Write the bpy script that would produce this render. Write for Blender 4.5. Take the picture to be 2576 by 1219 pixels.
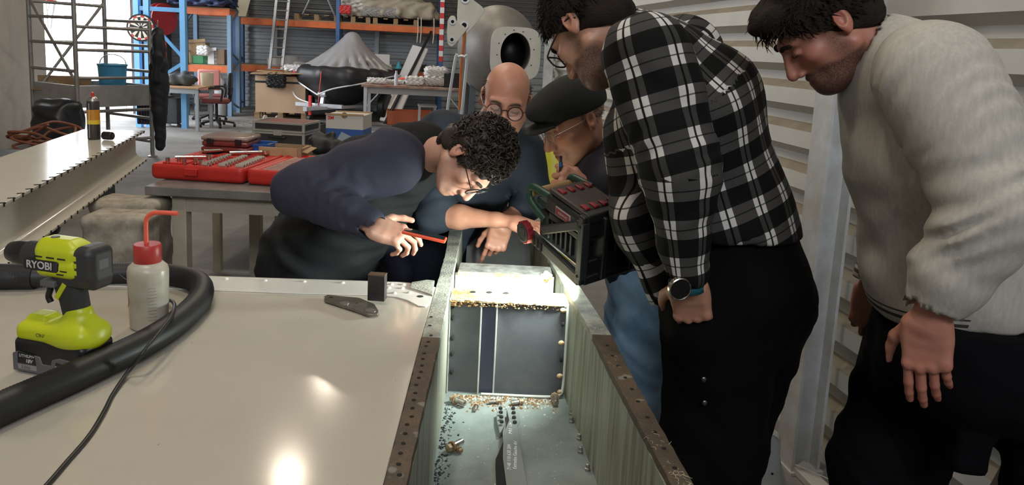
import bpy, bmesh, math, random
import numpy as np
from mathutils import Vector, Matrix

random.seed(7)
for _o in list(bpy.data.objects):
    bpy.data.objects.remove(_o)
scene = bpy.context.scene
COL = scene.collection

# ------------------------------------------------------------------ camera
FPX, PCY, PITCH, ROLL, EYE = 1900.0, 420.0, math.radians(8.83), math.radians(2.8), 1.6
_F = np.array([0, math.cos(PITCH), -math.sin(PITCH)])
_R0 = np.array([1.0, 0, 0]); _U0 = np.array([0, math.sin(PITCH), math.cos(PITCH)])
_R = math.cos(ROLL)*_R0 + math.sin(ROLL)*_U0
_U = -math.sin(ROLL)*_R0 + math.cos(ROLL)*_U0
cam_data = bpy.data.cameras.new('camera')
cam = bpy.data.objects.new('camera', cam_data); COL.objects.link(cam)
cam_data.sensor_width = 36.0
cam_data.lens = FPX/2576*36
cam_data.shift_y = -(609.5-PCY)/2576
cam_data.clip_start = 0.02
_m = Matrix.Identity(4)
for _i in range(3):
    _m[_i][0] = _R[_i]; _m[_i][1] = _U[_i]; _m[_i][2] = -_F[_i]
_m[2][3] = EYE
cam.matrix_world = _m
scene.camera = cam

def at(px, py, Y=None, Z=None):
    """photo pixel -> the place in the hall at distance Y, or on the level Z"""
    d = _F + (px-1288)/FPX*_R + (PCY-py)/FPX*_U
    t = Y/d[1] if Y is not None else (Z-EYE)/d[2]
    return Vector((t*d[0], t*d[1], EYE+t*d[2]))

# ------------------------------------------------------------------ world, lamps of the hall, exposure
scene.view_settings.view_transform = 'Standard'
scene.view_settings.look = 'None'
scene.view_settings.exposure = -0.12
scene.view_settings.gamma = 1.0
scene.view_settings.use_curve_mapping = False
world = bpy.data.worlds.new('overcast_sky'); scene.world = world
world.use_nodes = True
_bg = world.node_tree.nodes['Background']
_bg.inputs[0].default_value = (0.93, 0.965, 1.0, 1)
_bg.inputs[1].default_value = 12.0
HALL_LAMP_W = 22.0
HALL_LAMP_COL = (1.0, 0.86, 0.68)
FLOOD_W = 11.5

# hall axes: e1 along the back wall, e2 along the right wall
ANG = math.radians(9.5)
def hall(u, v, z=0.0):
    return Vector((u*math.cos(ANG)-v*math.sin(ANG), u*math.sin(ANG)+v*math.cos(ANG), z))
# ------------------------------------------------------------------ materials
MATS = {}
def mat(name, col, rough=0.6, metal=0.0, var=0.0, vscale=8.0, bump=0.0, bscale=60.0, spec=0.5, emit=None, estr=0.0,
        col2=None, stretch=None, trans=0.0, alpha=1.0, coat=0.0, sss=0.0):
    if name in MATS: return MATS[name]
    m = bpy.data.materials.new(name); m.use_nodes = True
    nt = m.node_tree; b = nt.nodes['Principled BSDF']
    b.inputs['Base Color'].default_value = (*col, 1)
    b.inputs['Roughness'].default_value = rough
    b.inputs['Metallic'].default_value = metal
    b.inputs['Specular IOR Level'].default_value = spec
    if coat: b.inputs['Coat Weight'].default_value = coat
    if sss:
        b.inputs['Subsurface Weight'].default_value = sss
        b.inputs['Subsurface Radius'].default_value = (0.012, 0.005, 0.003)
        b.inputs['Subsurface Scale'].default_value = 1.0
    if emit is not None:
        b.inputs['Emission Color'].default_value = (*emit, 1); b.inputs['Emission Strength'].default_value = estr
    if trans: b.inputs['Transmission Weight'].default_value = trans
    if alpha < 1: b.inputs['Alpha'].default_value = alpha
    if var or bump:
        tc = nt.nodes.new('ShaderNodeTexCoord'); mp = nt.nodes.new('ShaderNodeMapping')
        nt.links.new(tc.outputs['Object'], mp.inputs[0])
        if stretch: mp.inputs['Scale'].default_value = stretch
    if var:
        n = nt.nodes.new('ShaderNodeTexNoise'); n.inputs['Scale'].default_value = vscale; n.inputs['Detail'].default_value = 6
        n.inputs['Roughness'].default_value = 0.65
        nt.links.new(mp.outputs[0], n.inputs['Vector'])
        r = nt.nodes.new('ShaderNodeMapRange'); r.inputs[1].default_value = 0.35; r.inputs[2].default_value = 0.68
        nt.links.new(n.outputs['Fac'], r.inputs[0])
        mx = nt.nodes.new('ShaderNodeMix'); mx.data_type = 'RGBA'
        c2 = col2 if col2 else tuple(c*(1-var) for c in col)
        mx.inputs[6].default_value = (*col, 1); mx.inputs[7].default_value = (*c2, 1)
        nt.links.new(r.outputs[0], mx.inputs[0]); nt.links.new(mx.outputs[2], b.inputs['Base Color'])
    if bump:
        n2 = nt.nodes.new('ShaderNodeTexNoise'); n2.inputs['Scale'].default_value = bscale; n2.inputs['Detail'].default_value = 4
        nt.links.new(mp.outputs[0], n2.inputs['Vector'])
        bp = nt.nodes.new('ShaderNodeBump'); bp.inputs['Strength'].default_value = bump; bp.inputs['Distance'].default_value = 0.01
        nt.links.new(n2.outputs['Fac'], bp.inputs['Height']); nt.links.new(bp.outputs[0], b.inputs['Normal'])
    MATS[name] = m
    return m

# ------------------------------------------------------------------ scene graph helpers
def tag(o, label=None, cat=None, group=None, kind=None):
    if label: o['label'] = label
    if cat: o['category'] = cat
    if group: o['group'] = group
    if kind: o['kind'] = kind
    return o
def thing(name, label, cat, loc=(0, 0, 0), rz=0.0, group=None, rot=None, mw=None):
    o = bpy.data.objects.new(name, None); COL.objects.link(o)
    o.empty_display_size = 0.05
    if mw is not None: o.matrix_world = mw
    else:
        o.location = loc; o.rotation_euler = rot if rot else (0, 0, rz)
    return tag(o, label, cat, group)
def dup(root, loc, rz, label, group=None):
    r = root.copy(); COL.objects.link(r); r.location = loc; r.rotation_euler = (0, 0, rz)
    r['label'] = label
    if group: r['group'] = group
    for ch in list(root.children):
        c = ch.copy(); COL.objects.link(c); c.parent = r
        for g in list(ch.children):
            d = g.copy(); COL.objects.link(d); d.parent = c
    return r
def frame_mat(origin, x, z):
    """matrix with local X along x, local Z near z"""
    x = Vector(x).normalized(); z = Vector(z); y = z.cross(x).normalized(); z = x.cross(y)
    m = Matrix.Identity(4)
    for i in range(3):
        m[i][0] = x[i]; m[i][1] = y[i]; m[i][2] = z[i]; m[i][3] = origin[i]
    return m

class MB:
    def __init__(s): s.v = []; s.f = []
    def add(s, vs, fs):
        n = len(s.v); s.v += [tuple(p) for p in vs]; s.f += [tuple(i+n for i in q) for q in fs]; return s
    def box(s, lo, hi):
        x0, y0, z0 = lo; x1, y1, z1 = hi
        return s.add([(x0,y0,z0),(x1,y0,z0),(x1,y1,z0),(x0,y1,z0),(x0,y0,z1),(x1,y0,z1),(x1,y1,z1),(x0,y1,z1)],
                     [(0,3,2,1),(4,5,6,7),(0,1,5,4),(1,2,6,5),(2,3,7,6),(3,0,4,7)])
    def cbox(s, c, h): return s.box([c[i]-h[i] for i in range(3)], [c[i]+h[i] for i in range(3)])
    def xf(s, M, n0=0):
        for i in range(n0, len(s.v)): s.v[i] = tuple(M @ Vector(s.v[i]))
        return s
    def bar(s, a, b, w, h=None, up=(0, 0, 1)):
        """rectangular bar a->b, w across, h along up"""
        a = Vector(a); b = Vector(b); h = w if h is None else h
        d = (b-a).normalized(); u = Vector(up)
        if abs(d.dot(u)) > .98: u = Vector((1, 0, 0))
        x = d.cross(u).normalized(); u = x.cross(d)
        vs = [p+x*(sx*w/2)+u*(su*h/2) for p in (a, b) for sx, su in ((-1,-1),(1,-1),(1,1),(-1,1))]
        return s.add(vs, [(0,3,2,1),(4,5,6,7),(0,1,5,4),(1,2,6,5),(2,3,7,6),(3,0,4,7)])
    def ringpath(s, path, radii, n=12, caps=True, close=False):
        P = [Vector(p) for p in path]; N = len(P)
        if not hasattr(radii, '__len__'): radii = [radii]*N
        t0 = (P[1]-P[0]).normalized()
        u = t0.orthogonal().normalized()
        vs = []; pt = t0
        for i, p in enumerate(P):
            a = P[i-1] if (i > 0 or close) else P[i]; c = P[(i+1) % N] if (i < N-1 or close) else P[i]
            t = (c-a)
            t = t.normalized() if t.length > 1e-9 else pt
            q = pt.rotation_difference(t); u = q @ u; pt = t
            w = t.cross(u).normalized(); u = w.cross(t).normalized()
            for k in range(n):
                th = 2*math.pi*k/n
                vs.append(p+(u*math.cos(th)+w*math.sin(th))*radii[i])
        fs = []
        M = N if close else N-1
        for i in range(M):
            for k in range(n):
                a = i*n+k; b = i*n+(k+1) % n; j = ((i+1) % N)*n
                fs.append((a, b, j+(k+1) % n, j+k))
        if caps and not close:
            fs.append(tuple(range(n-1, -1, -1))); fs.append(tuple((N-1)*n+k for k in range(n)))
        return s.add(vs, fs)
    def cyl(s, a, b, r, r2=None, n=16, caps=True):
        return s.ringpath([a, b], [r, r if r2 is None else r2], n, caps)
    def tube(s, path, r, n=10, close=False): return s.ringpath(path, r, n, True, close)
    def lathe(s, prof, n=24, M=None):
        """prof: (r,z) list from bottom to top about local z"""
        vs = []; N = len(prof)
        for r, z in prof:
            for k in range(n):
                th = 2*math.pi*k/n; vs.append(Vector((r*math.cos(th), r*math.sin(th), z)))
        fs = []
        for i in range(N-1):
            for k in range(n):
                fs.append((i*n+k, i*n+(k+1) % n, (i+1)*n+(k+1) % n, (i+1)*n+k))
        fs.append(tuple(range(n-1, -1, -1))); fs.append(tuple((N-1)*n+k for k in range(n)))
        if M is not None: vs = [M @ v for v in vs]
        return s.add(vs, fs)
    def prism(s, poly, z0, z1, M=None):
        """poly: CCW (x,y) list extruded along local z"""
        n = len(poly)
        vs = [Vector((x, y, z0)) for x, y in poly]+[Vector((x, y, z1)) for x, y in poly]
        if M is not None: vs = [M @ v for v in vs]
        fs = [tuple(range(n-1, -1, -1)), tuple(range(n, 2*n))]+[(i, (i+1) % n, n+(i+1) % n, n+i) for i in range(n)]
        return s.add(vs, fs)
    def sphere(s, c, r, n=16, m=10, sc=(1, 1, 1), M=None):
        vs = [Vector((0, 0, -1))]; fs = []
        for i in range(1, m):
            ph = math.pi*i/m
            for k in range(n):
                th = 2*math.pi*k/n; vs.append(Vector((math.sin(ph)*math.cos(th), math.sin(ph)*math.sin(th), -math.cos(ph))))
        vs.append(Vector((0, 0, 1))); L = len(vs)-1
        for k in range(n):
            fs.append((0, 1+(k+1) % n, 1+k)); fs.append((L, L-n+k, L-n+(k+1) % n))
        for i in range(m-2):
            for k in range(n):
                a = 1+i*n+k; b = 1+i*n+(k+1) % n; fs.append((a, b, b+n, a+n))
        vs = [Vector((v.x*sc[0]*r, v.y*sc[1]*r, v.z*sc[2]*r)) for v in vs]
        if M is not None: vs = [M @ v for v in vs]
        return s.add([v+Vector(c) for v in vs], fs)
    def grid(s, nu, nv, fn, wrap=False):
        """fn(u,v) with u,v in 0..1"""
        vs = [fn(i/(nu if wrap else nu-1), j/(nv-1)) for j in range(nv) for i in range(nu)]
        fs = []
        for j in range(nv-1):
            for i in range(nu if wrap else nu-1):
                a = j*nu+i; b = j*nu+(i+1) % nu; fs.append((a, b, b+nu, a+nu))
        return s.add(vs, fs)
    def mesh(s, name, smooth=False, angle=40):
        me = bpy.data.meshes.new(name); me.from_pydata([tuple(p) for p in s.v], [], s.f); me.update()
        bm = bmesh.new(); bm.from_mesh(me); bmesh.ops.recalc_face_normals(bm, faces=bm.faces); bm.to_mesh(me); bm.free()
        if smooth:
            me.shade_smooth()
            if angle < 180: me.set_sharp_from_angle(angle=math.radians(angle))
        return me
    def build(s, name, m, parent=None, smooth=False, bevel=0.0, angle=40, seg=2, kind=None, solid=0.0):
        me = s.mesh(name, smooth or bevel > 0, angle)
        if m is not None: me.materials.append(m)
        o = bpy.data.objects.new(name, me); COL.objects.link(o)
        if parent is not None: o.parent = parent
        if solid:
            md = o.modifiers.new('thick', 'SOLIDIFY'); md.thickness = solid; md.offset = 0
        if bevel:
            md = o.modifiers.new('bevel', 'BEVEL'); md.width = bevel; md.segments = seg; md.limit_method = 'ANGLE'
            md.angle_limit = math.radians(35); md.harden_normals = False
        if kind: o['kind'] = kind
        return o

def smoothpath(pts, n=8):
    """Catmull-Rom through pts"""
    P = [Vector(p) for p in pts]; P = [P[0]*2-P[1]]+P+[P[-1]*2-P[-2]]; out = []
    for i in range(1, len(P)-2):
        for k in range(n):
            t = k/n; a, b, c, d = P[i-1:i+3]
            out.append(0.5*((2*b)+(c-a)*t+(2*a-5*b+4*c-d)*t*t+(3*b-a-3*c+d)*t**3))
    out.append(P[-2]); return out

def copies(mesh, name, m, parent, mats_list):
    """alike pieces share one mesh; mats_list are local matrices"""
    if m is not None and not mesh.materials: mesh.materials.append(m)
    for M in mats_list:
        o = bpy.data.objects.new(name, mesh); COL.objects.link(o); o.parent = parent; o.matrix_local = M
def T(x, y=None, z=None):
    return Matrix.Translation(Vector(x) if y is None else Vector((x, y, z)))
def RX(a): return Matrix.Rotation(a, 4, 'X')
def RY(a): return Matrix.Rotation(a, 4, 'Y')
def RZ(a): return Matrix.Rotation(a, 4, 'Z')

def text(name, body, size, m, parent, M, extrude=0.0004, align='CENTER', shear=0.0, sx=1.0, spacing=1.0, bold=0.0):
    cu = bpy.data.curves.new(name, 'FONT'); cu.body = body; cu.size = size; cu.extrude = extrude; cu.align_x = align; cu.align_y = 'CENTER'
    cu.shear = shear; cu.space_character = spacing; cu.offset = bold
    tmp = bpy.data.objects.new('tmp', cu); COL.objects.link(tmp)
    dg = bpy.context.evaluated_depsgraph_get()
    me = bpy.data.meshes.new_from_object(tmp.evaluated_get(dg)); bpy.data.objects.remove(tmp); bpy.data.curves.remove(cu)
    if sx != 1.0: me.transform(Matrix.Diagonal((sx, 1, 1, 1)))
    me.materials.clear(); me.materials.append(m)
    o = bpy.data.objects.new(name, me); COL.objects.link(o); o.parent = parent; o.matrix_local = M
    return o

# ------------------------------------------------------------------ signed distance solids (bodies, clothes, soft things)
class SDF:
    def __init__(s, lo, hi, h):
        s.h = h; s.lo = np.array(lo, float)
        s.n = [int(math.ceil((hi[i]-lo[i])/h))+1 for i in range(3)]
        s.ax = [(s.lo[i]+h*np.arange(s.n[i])).astype(np.float32) for i in range(3)]
        s.f = np.ones(s.n, np.float32)
    def blk(s, lo, hi):
        sl = []
        for i in range(3):
            a = max(0, int((lo[i]-s.lo[i])/s.h)); b = min(s.n[i], int((hi[i]-s.lo[i])/s.h)+2)
            if b <= a: return None
            sl.append(slice(a, b))
        g = [s.ax[i][sl[i]].reshape([-1 if j == i else 1 for j in range(3)]) for i in range(3)]
        return tuple(sl), g
    def op(s, fn, lo, hi, k, sub=False):
        mg = k+4*s.h
        q = s.blk([x-mg for x in lo], [x+mg for x in hi])
        if q is None: return s
        sl, (X, Y, Z) = q
        d = fn(X, Y, Z); f = s.f[sl]
        if sub:
            d = -d
            if k <= 0: r = np.maximum(f, d)
            else:
                t = np.clip(.5-.5*(f-d)/k, 0, 1); r = f*(1-t)+d*t+k*t*(1-t)
        else:
            if k <= 0: r = np.minimum(f, d)
            else:
                t = np.clip(.5+.5*(f-d)/k, 0, 1); r = f*(1-t)+d*t-k*t*(1-t)
        s.f[sl] = r; return s
    def rc(s, a, b, ra, rb=None, k=.02, sub=False):
        rb = ra if rb is None else rb
        a = np.array(a, float); b = np.array(b, float); ba = b-a; L2 = float(ba@ba)+1e-12; R = max(ra, rb)
        def fn(X, Y, Z):
            x, y, z = X-a[0], Y-a[1], Z-a[2]
            t = np.clip((x*ba[0]+y*ba[1]+z*ba[2])/L2, 0, 1)
            return np.sqrt((x-t*ba[0])**2+(y-t*ba[1])**2+(z-t*ba[2])**2)-(ra+t*(rb-ra))
        return s.op(fn, np.minimum(a, b)-R, np.maximum(a, b)+R, k, sub)
    def chain(s, pts, rs, k=.02):
        for i in range(len(pts)-1): s.rc(pts[i], pts[i+1], rs[i], rs[i+1], k)
        return s
    def ell(s, c, r, k=.02, M=None, sub=False):
        c = np.array(c, float); r = np.array(r, float); Rm = np.eye(3) if M is None else np.array(M)
        def fn(X, Y, Z):
            x, y, z = X-c[0], Y-c[1], Z-c[2]
            q = [(x*Rm[0][i]+y*Rm[1][i]+z*Rm[2][i]) for i in range(3)]
            k0 = np.sqrt(sum((q[i]/r[i])**2 for i in range(3)))
            k1 = np.sqrt(sum((q[i]/r[i]**2)**2 for i in range(3)))+1e-9
            return k0*(k0-1)/k1
        R = max(r)
        return s.op(fn, c-R, c+R, k, sub)
    def ec(s, a, b, side, wa, da, wb, db, k=.03, sub=False):
        """elliptic capsule a->b: half width w along side, half depth d across"""
        a = np.array(a, float); b = np.array(b, float); ax = b-a; L = np.linalg.norm(ax); ax /= L
        sd = np.array(side, float); sd -= ax*(sd@ax); sd /= np.linalg.norm(sd); nn = np.cross(ax, sd)
        def fn(X, Y, Z):
            x, y, z = X-a[0], Y-a[1], Z-a[2]
            h = x*ax[0]+y*ax[1]+z*ax[2]; t = np.clip(h/L, 0, 1); e = h-t*L
            u = x*sd[0]+y*sd[1]+z*sd[2]; v = x*nn[0]+y*nn[1]+z*nn[2]
            w = wa+t*(wb-wa); dd = da+t*(db-da); m = np.minimum(w, dd)
            q = np.sqrt((u/w)**2+(v/dd)**2+(e/m)**2)
            g = np.sqrt((u/w**2)**2+(v/dd**2)**2+(e/m**2)**2)+1e-6
            return q*(q-1)/g
        R = max(wa, wb, da, db)
        return s.op(fn, np.minimum(a, b)-R, np.maximum(a, b)+R, k, sub)
    def rbox(s, c, hf, r, k=.01, M=None, sub=False):
        c = np.array(c, float); hf = np.array(hf, float)-r; Rm = np.eye(3) if M is None else np.array(M)
        def fn(X, Y, Z):
            x, y, z = X-c[0], Y-c[1], Z-c[2]
            q = [np.abs(x*Rm[0][i]+y*Rm[1][i]+z*Rm[2][i])-hf[i] for i in range(3)]
            o = np.sqrt(sum(np.maximum(t, 0)**2 for t in q))
            return o+np.minimum(np.maximum(q[0], np.maximum(q[1], q[2])), 0)-r
        R = float(np.linalg.norm(hf))+r
        return s.op(fn, c-R, c+R, k, sub)
    def plane_cut(s, p, n, k=0.0):
        """keep the side away from n"""
        p = np.array(p, float); n = np.array(n, float); n /= np.linalg.norm(n)
        X, Y, Z = [s.ax[i].reshape([-1 if j == i else 1 for j in range(3)]) for i in range(3)]
        d = (X-p[0])*n[0]+(Y-p[1])*n[1]+(Z-p[2])*n[2]
        if k <= 0: s.f = np.maximum(s.f, d).astype(np.float32)
        else:
            t = np.clip(.5-.5*(s.f-d)/k, 0, 1); s.f = (s.f*(1-t)+d*t+k*t*(1-t)).astype(np.float32)
        return s
    def warp(s, fn):
        """add fn(X,Y,Z) to the field near the surface"""
        X, Y, Z = [s.ax[i].reshape([-1 if j == i else 1 for j in range(3)]) for i in range(3)]
        msk = np.abs(s.f) < .06
        I = np.nonzero(msk)
        s.f[I] += fn(s.ax[0][I[0]], s.ax[1][I[1]], s.ax[2][I[2]]).astype(np.float32)
        return s
    def surf(s):
        f = s.f; f[0], f[-1] = 1, 1; f[:, 0], f[:, -1] = 1, 1; f[:, :, 0], f[:, :, -1] = 1, 1
        neg = f < 0
        cnt = np.zeros([n-1 for n in s.n], np.int8)
        for i in (0, 1):
            for j in (0, 1):
                for k in (0, 1):
                    cnt += neg[i:i+s.n[0]-1, j:j+s.n[1]-1, k:k+s.n[2]-1]
        act = (cnt > 0) & (cnt < 8)
        I = np.nonzero(act); N = len(I[0])
        idx = -np.ones(act.shape, np.int32); idx[I] = np.arange(N)
        acc = np.zeros((N, 3)); num = np.zeros(N)
        cor = [(i, j, k) for i in (0, 1) for j in (0, 1) for k in (0, 1)]
        val = {c: f[I[0]+c[0], I[1]+c[1], I[2]+c[2]].astype(float) for c in cor}
        for c in cor:
            for d in range(3):
                if c[d]: continue
                e = tuple(1 if q == d else c[q] for q in range(3))
                a, b = val[c], val[e]; m = (a < 0) != (b < 0)
                t = np.where(m, a/np.where(m, a-b, 1), 0)
                for q in range(3):
                    acc[:, q] += np.where(m, c[q]+(t if q == d else 0), 0)
                num += m
        V = (np.stack(I, 1)+acc/num[:, None])*s.h+s.lo
        F = []
        for d in range(3):
            a = [slice(0, n) for n in s.n]; b = list(a)
            a[d] = slice(0, s.n[d]-1); b[d] = slice(1, s.n[d])
            n0, n1 = neg[tuple(a)], neg[tuple(b)]
            J = np.nonzero(n0 != n1)
            u, w = (d+1) % 3, (d+2) % 3
            ok = (J[u] > 0) & (J[w] > 0) & (J[u] < s.n[u]-1) & (J[w] < s.n[w]-1)
            J = [q[ok] for q in J]
            sgn = n0[tuple(J)]
            def cell(du, dw):
                c = [J[0].copy(), J[1].copy(), J[2].copy()]; c[u] -= du; c[w] -= dw; return idx[tuple(c)]
            q = np.stack([cell(1, 1), cell(0, 1), cell(0, 0), cell(1, 0)], 1)
            q[~sgn] = q[~sgn][:, ::-1]
            F.append(q)
        return V, np.concatenate(F)

def mesh_np(name, V, F, mats=(), attrs=None, smooth=True):
    me = bpy.data.meshes.new(name)
    me.vertices.add(len(V)); me.vertices.foreach_set('co', np.asarray(V, np.float32).ravel())
    me.loops.add(F.size); me.loops.foreach_set('vertex_index', np.asarray(F, np.int32).ravel())
    me.polygons.add(len(F)); me.polygons.foreach_set('loop_start', np.arange(len(F), dtype=np.int32)*F.shape[1])
    me.update(calc_edges=True); me.validate()
    if smooth: me.shade_smooth()
    for m in mats: me.materials.append(m)
    for k, a in (attrs or {}).items():
        a = np.asarray(a, np.float32)
        if a.ndim == 1: at_ = me.attributes.new(k, 'FLOAT', 'POINT'); at_.data.foreach_set('value', a)
        else: at_ = me.attributes.new(k, 'FLOAT_VECTOR', 'POINT'); at_.data.foreach_set('vector', a.ravel())
    return me
def np_obj(name, V, F, m, parent=None, base=(0, 0, 0), attrs=None, M=None):
    V = np.asarray(V, float)
    if M is not None:
        A = np.array(M); V = V @ A[:3, :3].T+A[:3, 3]
    me = mesh_np(name, V-np.array(base, float), F, [m], attrs)
    o = bpy.data.objects.new(name, me); COL.objects.link(o)
    if parent is not None: o.parent = parent
    return o
def relax(V, F, it=2, lam=.5):
    V = np.array(V, float)
    e = np.concatenate([F[:, [0, 1]], F[:, [1, 2]], F[:, [2, 3]], F[:, [3, 0]]])
    for _ in range(it):
        S = np.zeros_like(V); n = np.zeros(len(V))
        for c in range(3):
            S[:, c] = np.bincount(e[:, 0], V[e[:, 1], c], len(V))+np.bincount(e[:, 1], V[e[:, 0], c], len(V))
        n = np.bincount(e[:, 0], minlength=len(V))+np.bincount(e[:, 1], minlength=len(V))
        V += lam*(S/np.maximum(n, 1)[:, None]-V)
    return V
def smooth01(a, b, x):
    t = np.clip((x-a)/(b-a), 0, 1); return t*t*(3-2*t)
# ------------------------------------------------------------------ the hall
M_floor = mat('dusty_concrete', (0.25, 0.245, 0.24), 0.75, var=.5, vscale=1.3, bump=.15, bscale=40, col2=(0.14, 0.135, 0.13))
M_clad = mat('painted_cladding', (0.66, 0.66, 0.63), 0.45, var=.12, vscale=3, bump=.03)
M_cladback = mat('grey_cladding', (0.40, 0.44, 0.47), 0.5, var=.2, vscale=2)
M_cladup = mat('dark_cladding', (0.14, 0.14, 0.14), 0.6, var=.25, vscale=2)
M_plaster = mat('cream_wall_panel', (0.34, 0.32, 0.285), 0.7, var=.25, vscale=1.2)
M_ceil = mat('dull_roof_sheet', (0.14, 0.14, 0.14), 0.8)
M_post = mat('painted_steel_post', (0.60, 0.63, 0.66), 0.4, var=.18, vscale=6, col2=(0.42, 0.41, 0.38))
H = 6.0
M_ledgeshade = mat('shaded_ledge', (0.30, 0.265, 0.205), .8, var=.3, vscale=6)  # brown painted on upward rib slopes in place of their dimmer light
def struct(mb, name, m, **k):
    o = mb.build(name, m, **k); o['kind'] = 'structure'; return o
b = MB(); b.box((-9, -4, -.1), (9, 21, 0)); struct(b, 'floor', M_floor)
b = MB(); b.box((-9, -4, H), (9, 21, H+.1)); struct(b, 'ceiling', M_ceil)
def cladding(name, p0, p1, z0, z1, per, dep, m, inward, ledge_shade=None):
    """horizontal trapezoid ribs between two ground points"""
    p0 = Vector(p0); p1 = Vector(p1); n = Vector(inward).normalized()
    prof = []; z = z0
    while z < z1:
        for dz, o in ((0, 0), (.40*per, 0), (.58*per, -dep), (.80*per, -dep), (.999*per, 0)):
            if z+dz <= z1: prof.append((z+dz, o))
        z += per
    vs = []; fs = []
    for zz, o in prof:
        vs += [p0+n*o+Vector((0, 0, zz)), p1+n*o+Vector((0, 0, zz))]
    k = len(prof)
    for zz, o in (prof[-1], prof[0]):
        vs += [p0-n*(dep+.05)+Vector((0, 0, zz)), p1-n*(dep+.05)+Vector((0, 0, zz))]
    for i in range(k+1): fs.append((2*i, 2*i+1, 2*i+3, 2*i+2))
    fs.append((2*k+2, 2*k+3, 1, 0))
    mb = MB(); mb.add(vs, fs); o = struct(mb, name, m)
    if ledge_shade is not None:
        o.data.materials.append(ledge_shade)
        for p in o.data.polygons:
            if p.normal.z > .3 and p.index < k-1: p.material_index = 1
    return o
cladding('wall_right', hall(1.78, -3.4), hall(1.78, 8.2), -.02, H, .18, .045, M_clad, hall(-1, 0), M_ledgeshade)
cladding('wall_recess', hall(1.78, 8.2), hall(6.2, 8.2), -.02, H, .18, .045, M_clad, hall(0, 1))
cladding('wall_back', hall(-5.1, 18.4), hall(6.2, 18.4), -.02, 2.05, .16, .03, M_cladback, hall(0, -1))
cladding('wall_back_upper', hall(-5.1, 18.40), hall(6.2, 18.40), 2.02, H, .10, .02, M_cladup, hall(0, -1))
cladding('wall_far_right', hall(6.2, 8.2), hall(6.2, 18.4), -.02, H, .18, .045, M_clad, hall(-1, 0))
def wallbox(name, u0, v0, u1, v1, z0, z1, m):
    mb = MB(); mb.prism([tuple(hall(u, v)[:2]) for u, v in ((u0, v0), (u1, v0), (u1, v1), (u0, v1))], z0, z1); return struct(mb, name, m)
UL = -4.9
wallbox('wall_left', UL-.2, -3.4, UL, 11.95, 0, H, mat('beige_wall_panel', (.60, .56, .50), .7, var=.2, vscale=1.2))
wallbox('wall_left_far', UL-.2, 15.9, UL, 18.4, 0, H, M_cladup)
wallbox('wall_left_lintel', UL-.2, 11.95, UL, 15.9, 4.2, H, M_plaster)
# wall behind with a high window that lets the daylight in
WU0, WU1, WZ0, WZ1 = -1.5, 1.5, 3.5, 5.8
wallbox('wall_behind', UL-.2, -3.6, 1.9, -3.4, 0, WZ0, M_plaster)
wallbox('wall_behind_top', UL-.2, -3.6, 1.9, -3.4, WZ1, H, M_plaster)
wallbox('wall_behind_left', UL-.2, -3.6, WU0, -3.4, WZ0, WZ1, M_plaster)
wallbox('wall_behind_right', WU1, -3.6, 1.9, -3.4, WZ0, WZ1, M_plaster)
M_wst = mat('window_steel', (.3, .3, .3), .5); mb = MB()
for u in (WU0, WU1): mb.bar(hall(u, -3.5, WZ0), hall(u, -3.5, WZ1), .06, .07)
for z in (WZ0, WZ1): mb.bar(hall(WU0, -3.5, z), hall(WU1, -3.5, z), .06, .07)
win1 = struct(mb, 'window_1', M_wst)
for i in (1, 2, 3): MB().bar(hall(WU0+(WU1-WU0)*i/4, -3.5, WZ0), hall(WU0+(WU1-WU0)*i/4, -3.5, WZ1), .04, .05).build('glazing_bar', M_wst, win1)
MB().bar(hall(WU0, -3.5, (WZ0+WZ1)/2), hall(WU1, -3.5, (WZ0+WZ1)/2), .04, .05).build('glazing_bar', M_wst, win1)
def portal(c, nrm, w, h):
    L = bpy.data.lights.new('sky_portal', 'AREA'); L.shape = 'RECTANGLE'; L.size = w; L.size_y = h; L.cycles.is_portal = True
    o = bpy.data.objects.new('sky_portal', L); COL.objects.link(o)
    z = -Vector(nrm).normalized(); x = Vector((0, 0, 1)).cross(z).normalized(); o.matrix_world = frame_mat(c, x, z)
portal(hall((WU0+WU1)/2, -3.45, (WZ0+WZ1)/2), hall(0, 1), WU1-WU0, WZ1-WZ0)
portal(hall(UL-.22, 13.92, 2.1), hall(1, 0), 3.9, 4.2)
M_out = mat('pale_yard_concrete', (0.72, 0.72, 0.70), 0.8, var=.15, vscale=.8)
mb = MB(); mb.prism([tuple(hall(u, v)[:2]) for u, v in ((-16, 4), (UL-.2, 4), (UL-.2, 20), (-16, 20))], -.12, -.02); struct(mb, 'floor_yard', M_out)
# door frame of the big opening: jambs, transom, mullions
M_white = mat('white_door_frame', (0.80, 0.82, 0.84), 0.5, var=.1)
mb = MB()
for v in (11.99, 15.86): mb.bar(hall(UL-.1, v, 0), hall(UL-.1, v, 4.2), .09, .12)
mb.bar(hall(UL-.1, 11.95, 4.15), hall(UL-.1, 15.9, 4.15), .1, .1)
door1 = struct(mb, 'door_1', M_white)
for v in (13.1, 14.4): MB().bar(hall(UL-.1, v, 0), hall(UL-.1, v, 4.12), .09, .12).build('mullion', M_white, door1)
# yard wall with a grey shed beyond the door
M_yard = mat('white_yard_wall', (0.82, 0.82, 0.80), 0.7, var=.1)
mb = MB(); mb.prism([tuple(hall(u, v)[:2]) for u, v in ((-11, 6), (-10.8, 6), (-10.8, 22), (-11, 22))], 0, 2.6)
o = mb.build('yard_wall', M_yard); o['kind'] = 'structure'
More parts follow.
